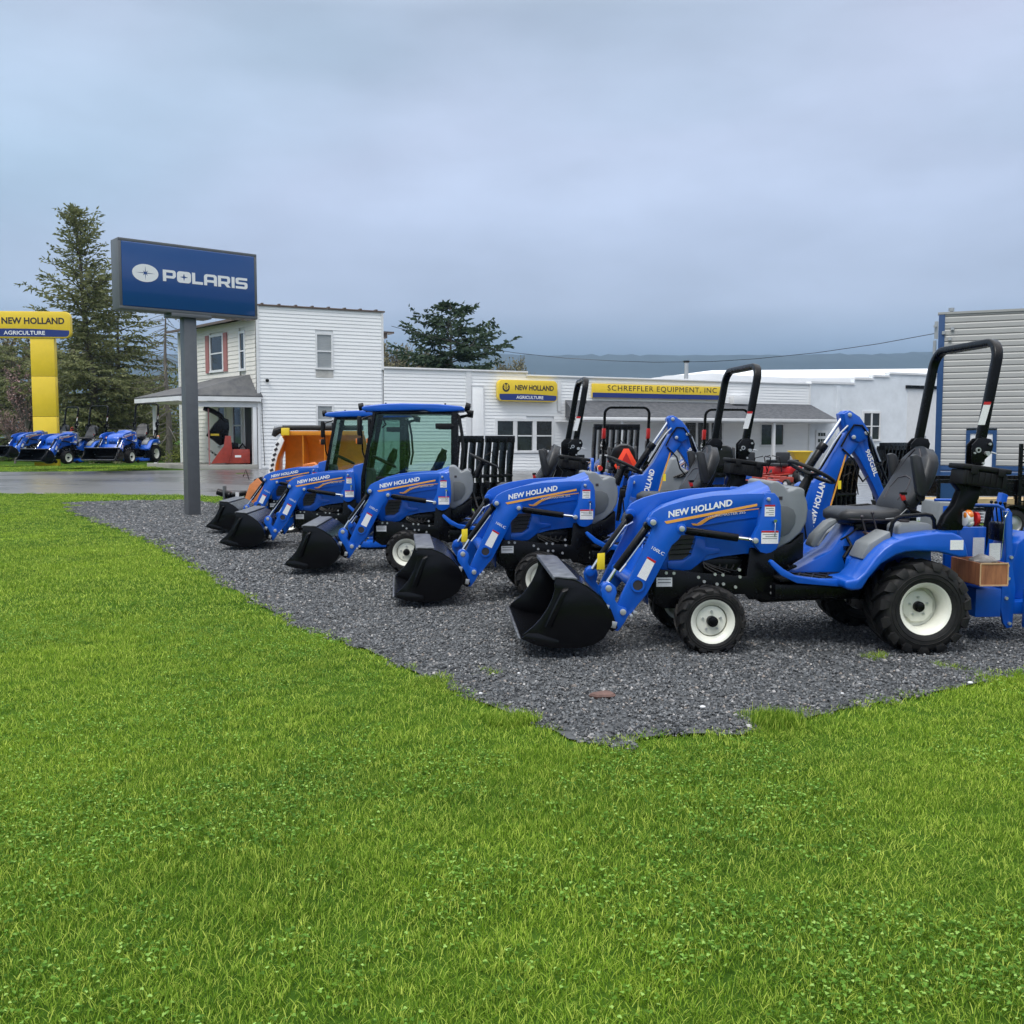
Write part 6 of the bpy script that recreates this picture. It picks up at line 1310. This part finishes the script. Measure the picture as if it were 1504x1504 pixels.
for i, (u, Y, h, s) in enumerate(((575, 95, 11, 51), (590, 100, 11.0, 52), (608, 98, 10.6, 53), (628, 100, 10.2, 54), (735, 100, 10, 55), (752, 96, 9.0, 56), (768, 98, 8.0, 57))):
    bare_tree('bare_tree', ('hazy leafless tree touching the right side of the white house', 'hazy leafless tree just right of the roof corner bracket of the house', 'hazy leafless tree next left of the pine', 'hazy leafless tree half hidden behind the pine on its left', 'hazy leafless tree half hidden behind the pine on its right', 'hazy leafless tree clear of the pine on the right side', 'lowest hazy leafless tree, where the wing parapet steps down')[i], gz(u, Y), h, s, depth=5, budm=BUD, group=(TL + ' left of the pine', TL + ' right of the pine')[i > 3])
for i, (u, Y, h, s) in enumerate(((925, 150, 10.5, 61), (940, 150, 10, 62), (956, 152, 10.2, 63), (915, 155, 9.8, 64))):
    bare_tree('bare_tree', ('second from the left of the small faraway trees above the long sign', 'third from the left of the small faraway trees above the long sign', 'rightmost of the small faraway trees above the long sign', 'leftmost of the small faraway trees above the long sign')[i], gz(u, Y), h, s, depth=4, budm=BUD, group='faraway trees above the long sign')

# ------------------------------------------------------------------ more tractors and implements
LG = 'blue lawn tractors parked on the grass by the yellow post'
def put(u, Y, h, label, **k):
    x = at(u, 660, Y).x; return tractor(x, Y, radians(h), at(u, k.pop('v'), Y).z, label, LG, deck=True, box=False, **k)
put(131, 36.8, -66, 'blue lawn tractor parked directly in front of the yellow post, seat facing the lot', v=680)
put(206, 35.8, -80, 'blue lawn tractor parked nearest the porch, turned more towards the camera', v=679)
put(90, 40.6, -55, 'blue lawn tractor at the left photo edge, orange triangle on its rear', v=674, smv=True)
R2 = 'open tractors facing away in the second row'
def put2(u, Y, h, dz, label, **k): x = at(u, 660, Y).x; return tractor(x, Y, radians(h), dz, label, R2, box=False, red=True, **k)
put2(912, 20.2, 84, -.02, 'open tractor seen from behind with red hinge covers and an orange safety triangle', smv=True)
put2(1056, 21.0, 86, -.04, 'open tractor seen from behind with red hinge covers behind the second backhoe')
def tine_rake(label, u0, u1, v0, Y, n, group, split=True, turn=38):
    x0, x1 = at(u0, v0, Y).x, at(u1, v0, Y).x; zt = at((u0 + u1) / 2, v0, Y).z; xm = (x0 + x1) / 2; g_ = zg(xm, Y); r = thing('tine_grapple', label, 'grapple', (xm, Y, g_), radians(turn), group); w = (x1 - x0) / 2 / cos(radians(turn)) - .06; h = zt - g_
    parts_ = [(-w, -w * .12), (w * .02, w)] if split else [(-w, w)]
    for a, b in parts_: part('top_bar', MB().bx(a, b, -.05, .05, h - .13, h), 'black', r, bevel=.006)
    for i in range(n):
        x = -w + .03 + (2 * w - .06) * i / (n - 1)
        pts = [(-.06, h - .06), (.10, h - .06), (.17, h * .72), (.19, h * .45), (.10, h * .18), (-.12, .02), (-.30, .0), (-.31, .03), (-.10, h * .15), (.02, h * .3), (.03, h * .5), (.0, h * .7)]
        part('tine', MB().prism(pts, x - .02, x + .02, 'x'), 'black', r, bevel=.003)
    part('cross_tube', MB().cyl((-w, .06, h * .5), (w, .06, h * .5), .035, 10), 'black', r); part('cross_tube', MB().cyl((-w, .05, h * .22), (w, .05, h * .22), .04, 10), 'black', r)
    part('back_plate', MB().bx(-w * .9, w * .9, .10, .125, h * .10, h * .42), 'black', r, bevel=.003)
    part('hose', MB().tube([(-.1, -.08, h * .75), (.05, -.12, h * .8), (.2, -.1, h * .68), (.3, -.06, h * .5)], .01, 6), 'black', r)
    return r
TG = 'black tine grapples standing on the lot'
tine_rake('black tine grapple standing right of the glass cab in front of the triple window', 669, 758, 640, 19.5, 8, TG)
tine_rake('black tine grapple seen through the red trimmed roll bar, in front of the shingled walk', 868, 944, 623, 22.8, 8, TG, split=False, turn=18)
tine_rake('black tine grapple partly hidden behind the nearest roll bar', 1284, 1342, 650, 17.5, 7, TG, split=False)
tine_rake('black tine grapple seen through the bent blue backhoe boom beside the nearest tractor', 1206, 1272, 672, 16.4, 7, TG, split=False, turn=30)
tine_rake('black tine grapple low behind the third seat, left of its blue boom', 800, 862, 668, 17.2, 6, TG, split=True, turn=30)
# orange snow pusher
x, Y = at(448, 660, 27).x, 27
sp_ = thing('snow_pusher', 'large orange snow pusher with black rubber edge and patterned side plate', 'snow pusher', (x, Y, zg(x, Y)), radians(-6))
hh = at(448, 634, 27).z - sp_.location.z; PR = [(.55 - 1.05 * sin(pi * t) ** .9 * .62 - .25 * t, hh * t) for t in [i / 12 for i in range(13)]]
PRo = [(a + .04, b) for a, b in PR]
# seen from the open side: shell behind, side plates, ribs
shell = [(-.85, .02), (-.15, .02), (.20, .10), (.42, .30), (.52, hh * .45), (.50, hh * .65), (.36, hh * .85), (.10, hh), (.08, hh - .03), (.33, hh * .83), (.47, hh * .64), (.49, hh * .45), (.39, .32), (.18, .13), (-.15, .05), (-.85, .05)]
part('moldboard', MB().prism(shell, -.72, 1.6, 'x'), 'orange', sp_, bevel=.006)
part('top_beam', MB().bx(-.60, 1.6, -.04, .16, hh - .10, hh + .02), 'orange', sp_, bevel=.01)
part('rubber_edge', MB().tube([(-.86, -.05, hh - .12), (-.80, -.02, hh - .0), (-.62, .02, hh + .08)], .09, 8, radii=[.06, .11, .08]).cyl((-.62, .03, hh + .10), (1.6, .03, hh + .10), .07, 12), 'rubber', sp_)
SPL = [(-.85, .02), (.20, .02), (.50, hh * .4), (.50, hh * .65), (.36, hh * .85), (.05, hh), (-.25, hh * .92), (-.55, hh * .72), (-.78, hh * .40)]
so = [(-.95, 0.0), (-.97, hh * .25), (-.93, hh * .45), (-.84, hh * .65), (-.72, hh * .82), (-.60, hh * .93), (-.52, hh * .84), (-.60, hh * .72), (-.70, hh * .58), (-.77, hh * .42), (-.81, hh * .22), (-.81, 0)]
part('side_plate', MB().prism(so, -.20, -.15), 'label', sp_, bevel=.004)
m = MB()
for i in range(9):
    t = i / 9; zz = hh * (.05 + .82 * t); xx = -.925 + .34 * max(0, t - .25) ** 1.35; m.box((xx + .04, -.206, zz), (.10, .012, .065), Matrix.Rotation(radians(-8 - 38 * t), 3, 'Y'))
part('side_lettering', m, 'ink', sp_, kind='stuff')
part('side_wall', MB().prism([(-.60, hh * .92), (-.74, hh * .75), (-.85, hh * .50), (-.88, .0), (-.80, 0), (-.78, hh * .5), (-.66, hh * .78), (-.54, hh * .94)], -.14, .45), 'orange', sp_, bevel=.004)
for xx in (-.05, .55): part('rib', MB().bx(xx - .012, xx + .012, -.02, .46, .05, hh - .06), 'orange', sp_)
part('bracket_plate', MB().bx(-.62, -.40, -.12, -.03, hh - .10, hh + .10), 'yellowpaint', sp_, bevel=.01)
part('orange_arm', MB().tube([(-.05, -.30, .30), (.10, -.34, .62), (.35, -.34, .66), (.62, -.30, .40), (.80, -.3, .1)], .07, 4), 'orange2', sp_)
# auger drive lying at the end of the row
x, Y = at(372, 715, 21.2).x, 21.2
au = thing('auger_drive', 'black auger gearbox and shaft with pale orange frame at the end of the gravel', 'auger', (x, Y, zg(x, Y)))
def q(u, v): p = at(u, v, Y); return (p.x - au.location.x, p.z - au.location.z)
part('frame_plate', MB().prism([q(360, 735), q(368, 712), q(380, 702), q(392, 715), q(388, 740), q(378, 746), q(366, 744)], -.10, -.04).prism([q(372, 705), q(384, 701), q(400, 724), q(392, 730)], .1, .16), 'orange2', au, bevel=.008)
part('mount_bracket', MB().prism([q(353, 735), q(366, 722), q(374, 704), q(384, 700), q(388, 706), q(374, 730), q(366, 744)], -.03, .09), 'black', au, bevel=.006)
a, b = q(336, 728), q(362, 724); part('drive_housing', MB().cyl((a[0], 0, a[1]), (b[0], 0, b[1]), .055, 16).cyl((a[0], 0, a[1]), (a[0] + .05, 0, a[1]), .09, 16), 'black', au, bevel=.004)
a, b = q(319, 722), q(336, 727); part('auger_head', MB().cyl((a[0], 0, a[1]), (b[0], 0, b[1]), .07, 14, .085), 'black', au, bevel=.006)
a = q(330, 722); part('stand_plate', MB().bx(a[0] - .02, a[0] + .02, -.08, .08, -.0, a[1] + .12), 'grey2', au, bevel=.003)
a, b = q(347, 728), q(352, 724); part('label_sticker', MB().bx(a[0], b[0], -.062, -.055, a[1] - .02, b[1] + .02), 'label', au)
a, b, c_ = q(366, 705), q(361, 690), q(359, 704); part('hose', MB().tube([(a[0], 0, a[1]), (b[0], 0, b[1]), (q(357, 700)[0], 0, q(357, 700)[1])], .01, 6), 'black', au)
# red tiller on the porch slab
px0 = HS.P(LS - 1.9, -2.6, .5); fl = thing('red_tiller', 'red and black tiller implement standing on the porch slab under the roof', 'implement', (px0.x, px0.y, .5), radians(20)); Yf = px0.y
def q(u, v): p = at(u, v, Yf); return (p.x - px0.x, p.z - .5)
a, b = q(326, 660), q(362, 681); part('deck', MB().bx(a[0], b[0], -.55, .55, max(0, b[1]), a[1]), 'redpaint', fl, bevel=.02)
m = MB(); a1, b1 = q(322, 668), q(327, 682)
part('end_plate', MB().prism([q(306, 681), q(318, 663), q(324, 655), q(326, 640), q(334, 640), q(336, 662), q(330, 680)], -.62, -.56), 'redpaint', fl, bevel=.006)
part('hitch_tower', MB().prism([q(300, 640), q(312, 622), q(322, 612), q(332, 616), q(333, 628), q(330, 650), q(320, 655), q(308, 645)], -.3, .3), 'black', fl, bevel=.03)
part('boom_guard', MB().tube([(q(296, 599)[0], -.3, q(296, 599)[1]), (q(308, 603)[0], -.3, q(308, 603)[1]), (q(320, 610)[0], -.25, q(320, 610)[1]), (q(328, 622)[0], -.2, q(328, 622)[1])], .09, 8), 'black', fl)
part('gearbox', MB().bx(q(334, 650)[0], q(346, 660)[0], -.3, .2, q(346, 660)[1], q(334, 650)[1]), 'black', fl, bevel=.02); part('skid_arm', MB().tube([(q(345, 662)[0], -.2, q(345, 662)[1]), (q(352, 652)[0], -.2, q(352, 652)[1]), (q(358, 660)[0], -.2, q(358, 660)[1])], .04, 6).tube([(q(360, 662)[0], 0, q(360, 662)[1]), (q(371, 660)[0], -.1, q(371, 660)[1])], .06, 6), 'black', fl)
m = MB()
for i in range(5): a = q(304 + i * 4, 660 + i * 3); m.cyl((a[0], -.6, a[1] - .05), (a[0], .2, a[1]), .035, 8)
part('tine_rotor', m, 'black', fl, kind='stuff')
part('stripe', MB().bx(q(306, 637)[0], q(318, 637)[0], -.33, -.305, q(306, 640)[1], q(306, 637)[1]), 'yellowpaint', fl); part('shutter_panel', MB().bx(q(301, 600)[0], q(303, 600)[0], -.66, -.62, 0, q(301, 600)[1]), 'shutter', fl)
part('lettering_bar', MB().bx(q(340, 670)[0], q(349, 672)[0], -.56, -.552, q(340, 672)[1], q(340, 670)[1] + .03), 'white', fl)
# plywood box hung on the nearest tractor's backhoe, with a rag in it
T1 = bpy.data.objects['compact_tractor']
def tl(x, y, z): return T1.matrix_basis @ Vector((x, y, z))
bpy.context.view_layer.update()
bxp = tl(-.515, .335, .452); wb = thing('wooden_box', 'plywood box with pale edges hanging behind the nearest rear wheel', 'box', bxp, T1.rotation_euler.z)
part('board', MB().bx(-.10, .09, .186, .198, .006, .155), 'wood', wb); part('board', MB().bx(-.10, .09, -.20, -.188, .006, .155), 'wood', wb)
part('board', MB().bx(.080, .092, -.187, .185, .006, .155), 'wood', wb); part('board', MB().bx(-.102, -.09, -.187, .185, .006, .155), 'wood', wb); part('bottom_board', MB().bx(-.10, .09, -.187, .185, .0, .01), 'wood', wb)
m = [(-.104, .094, .197, .202, .150, .160), (-.104, .094, .197, .202, .0, .010), (-.106, -.098, .197, .2025, .010, .150), (.088, .096, .197, .2025, .010, .150)]
for q_ in m: part('edge_strip', MB().bx(*q_), 'woodedge', wb)
rg = MB(); 
rings = []
for i in range(7):
    t = i / 6; x = -.085 + .165 * t; rings.append([(x, -.02 + .075 * cos(a) * (.6 + .4 * sin(pi * t)), .150 + .032 * max(-.3, sin(a)) * (.4 + sin(pi * t)) + .006 * sin(5 * a + 9 * t)) for a in [2 * pi * k / 14 for k in range(14)]])
rag = part('rag', MB().loft(rings), 'cloth', smooth=60); rag.location = tl(-.515, .41, .458); rag.rotation_euler.z = T1.rotation_euler.z; tag(rag, 'crumpled grey rag lying in the plywood box', 'rag')
# brown stone, dandelions
x, y = G(885, 1026); rs_ = MB().sphere((0, 0, 0), .055, 9, 6, (1.35, .9, .42)); rs_.v = [(a + .01 * sin(b * 90), b + .008 * sin(a * 70), c) for a, b, c in rs_.v]
o = part('stone', rs_, 'stonebrown', smooth=25); o.location = (x, y, zg(x, y) + .02); tag(o, 'flat reddish brown stone lying alone on the gravel', 'stone')
for k, (u, v, s_) in enumerate(((706, 1023, .010), (762, 993, .009), (1032, 1043, .014), (1237, 1023, .009), (1425, 1007, .014))):
    x, y = G(u, v); q = MB().sphere((0, 0, 0), s_, 7, 5, (1.2, .8, .6)); o = part('pebble', q, 'trim', smooth=20); o.location = (x, y, zg(x, y) + .018)
    tag(o, ('white pebble at the lawn edge left of the brown stone', 'white pebble above left of the brown stone', 'white pebble beside the tall grass tuft in the gravel', 'white pebble on the gravel below the rear wheel', 'largest white pebble near the right edge of the gravel')[k], 'pebble', 'white pebbles in the gravel')
# trailer at the right edge
TY = 15.4; tX = at(1376, 740, TY).x; zT = zg(8, TY); tr_ = thing('utility_trailer', 'black utility trailer with wooden deck and mesh ramp gate at the right photo edge', 'trailer', (tX, TY, zT))
TLn = 3.4
for k in range(6): part('deck_board', MB().bx(.05, TLn, .05 + k * .24, .05 + k * .24 + .225, .50, .54), 'lumber', tr_, bevel=.004)
part('deck_side_board', MB().bx(.62, 1.18, -.045, -.02, .50, .60), 'lumber', tr_)
part('frame_rail', MB().bx(0, TLn, -.02, .04, .40, .50), 'black', tr_); part('frame_rail', MB().bx(0, TLn, 1.50, 1.56, .40, .50), 'black', tr_)
part('side_panel', MB().bx(0, TLn, 1.505, 1.53, .55, .86), 'black', tr_); part('top_rail', MB().bx(-.02, TLn, -.02, .03, .86, .90), 'black', tr_); part('top_rail', MB().bx(-.02, TLn, 1.50, 1.56, .86, .90), 'black', tr_)
part('side_panel', MB().bx(0.02, .60, -.01, .012, .60, .84), 'bluetrim', tr_); part('side_panel', MB().bx(.62, TLn, -.01, .012, .64, .84), 'black', tr_)
for xx in (0, .60, 1.2, 2.2): part('rail_post', MB().bx(xx, xx + .04, -.02, .03, .50, .86), 'black', tr_)
wx = at(1478, 769, TY).x - tX
def small_wheel(p, x, y, r, w, rim='galv'):
    t = part('wheel', MB().lathe([(r * .6, -w / 2), (r * .85, -w / 2), (r * .97, -w * .42), (r, -w * .25), (r, w * .25), (r * .97, w * .42), (r * .85, w / 2), (r * .6, w / 2), (r * .6, -w / 2)], c=(x, y, r), seg=28), 'rubber', p)
    part('rim', MB().lathe([(r * .61, -w * .35), (r * .56, -w * .40), (r * .50, -w * .2), (r * .22, -w * .3), (0, -w * .32)], c=(x, y, r), seg=24), rim, t)
small_wheel(tr_, wx, -.16, .225, .16); small_wheel(tr_, wx, 1.70, .225, .16)
part('fender', MB().prism(arc(wx, .225, .30, 0, 180, 10) + arc(wx, .225, .275, 180, 0, 10), -.27, -.03), 'black', tr_)
gx0 = at(1492, 700, TY).x - tX
part('gate_post', MB().bx(gx0, gx0 + .05, -.10, -.06, .45, 1.45), 'black', tr_)
for k in range(9): part('gate_bar', MB().bx(gx0 + .05, gx0 + 1.2, -.095, -.075, .55 + k * .10, .575 + k * .10), 'black', tr_)
for k in range(6): part('gate_bar', MB().bx(gx0 + .10 + k * .2, gx0 + .125 + k * .2, -.074, -.06, .50, 1.42), 'black', tr_)
gb = thing('grey_cover', 'grey plastic machine cover with a small blue badge behind the nearest seat', 'machine', (at(1382, 750, 14.2).x, 14.2, zg(6, 14.2)))
p0, p1 = at(1366, 735, 14.2), at(1397, 760, 14.2); X0 = gb.location
part('cover', MB().prism([(p0.x - X0.x, .0), (p1.x - X0.x + .05, .0), (p1.x - X0.x + .02, p0.z - X0.z - .02), (p0.x - X0.x + .04, p0.z - X0.z)], -.25, .4), 'grey', gb, bevel=.03)
c_ = at(1388, 748, 14.0); part('badge', MB().bx(c_.x - X0.x - .05, c_.x - X0.x + .06, -.258, -.252, c_.z - X0.z - .06, c_.z - X0.z + .05), 'blue', gb)
# red mowers and spreader under the walk roof
def mower(u, Y, h, label, sc=1.):
    x = at(u, 690, Y).x; r = thing('riding_mower', label, 'mower', (x, Y, zg(x, Y)), h, 'red riding mowers by the walk')
    part('cutting_deck', MB().prism([(-.65, -.30), (-.5, -.5), (.5, -.5), (.65, -.3), (.65, .1), (.4, .35), (-.4, .35), (-.65, .1)], .10, .28, 'z'), 'redpaint', r, bevel=.03)
    part('engine_deck', MB().bx(-.38, .38, .25, 1.0, .35, .62), 'red', r, bevel=.05); part('engine', MB().bx(-.22, .22, .55, 1.0, .62, .85), 'black', r, bevel=.04)
    part('seat', MB().bx(-.24, .24, -.05, .38, .62, .74), 'vinyl', r, bevel=.05); part('backrest', MB().bx(-.24, .24, .34, .46, .72, 1.12), 'vinyl', r, bevel=.05)
    for s in (-1, 1):
        small_wheel_y(r, s * .50, .62, .27, .24); small_wheel_y(r, s * .42, -.85, .15, .12)
        part('control_lever', MB().tube([(s * .30, -.1, .45), (s * .32, -.25, .95), (s * .05, -.30, 1.0)], .018, 6), 'black', r)
        part('frame_tube', MB().tube([(s * .35, .4, .38), (s * .38, -.5, .35), (s * .42, -.85, .36), (s * .42, -.85, .18)], .03, 6), 'redpaint', r)
    return r
def small_wheel_y(p, x, y, r, w):
    t = part('wheel', MB().lathe([(r * .6, -w / 2), (r * .9, -w / 2), (r, -w * .3), (r, w * .3), (r * .9, w / 2), (r * .6, w / 2), (r * .6, -w / 2)], c=(x, y, r), ax='x', seg=22), 'rubber', p)
    part('rim', MB().lathe([(0, -w * .3), (r * .6, -w * .42), (r * .6, w * .42), (0, w * .3)], c=(x, y, r), ax='x', seg=18), 'trim', t)
mower(1112, 31, .5, 'red riding mower directly beside the second roll bar'); mower(1140, 34, -.9, 'red riding mower in front of the walk post'); mower(1158, 36, 2.2, 'red riding mower farthest back, nearest the yellow spreader')
x = at(1175, 670, 36).x; sp2 = thing('spreader', 'yellow hopper spreader on black wheels under the end of the walk roof', 'spreader', (x, 36, zg(x, 36)))
zt2 = at(1175, 663, 36).z - sp2.location.z
part('hopper', MB().loft([[(-.34, -.3, zt2), (.34, -.3, zt2), (.34, .3, zt2), (-.34, .3, zt2)], [(-.14, -.12, zt2 - .45), (.14, -.12, zt2 - .45), (.14, .12, zt2 - .45), (-.14, .12, zt2 - .45)]]), 'yellowpaint', sp2, bevel=.02)
part('hopper_rim', MB().bx(-.37, .37, -.33, .33, zt2 - .03, zt2 + .02), 'yellowpaint', sp2, bevel=.008); part('frame', MB().tube([(-.3, 0, .3), (-.15, 0, zt2 - .4), (.15, 0, zt2 - .4), (.3, 0, .3)], .03, 6), 'redpaint', sp2)
small_wheel_y(sp2, -.35, 0, .2, .12); small_wheel_y(sp2, .35, 0, .2, .12)
# grey console of a machine behind the third tractor's boom
CY = 13.6; cx = at(988, 700, CY).x; gm = thing('machine_console', 'grey console with black levers showing between the blue backhoe boom and the second seat', 'machine', (cx, CY, zg(cx, CY)))
def q(u, v): p = at(u, v, CY); return (p.x - cx, p.z - gm.location.z)
part('console_shell', MB().prism([q(962, 735), q(966, 705), q(975, 688), q(982, 672), q(990, 671), q(996, 684), q(1008, 692), q(1010, 715), q(1004, 735)], -.22, .22), 'grey', gm, bevel=.04, seg=3)
part('base', MB().bx(-.2, .2, -.2, .2, 0, q(980, 733)[1]), 'black', gm, bevel=.02)
for a, b in ((985, 1012), (990, 1018), (994, 1010)): part('lever', MB().tube([(q(a, 700)[0], -.24, q(a, 700)[1]), (q(b, 690)[0], -.24, q(b, 688 + (b - 1010))[1])], .012, 6), 'black', gm)
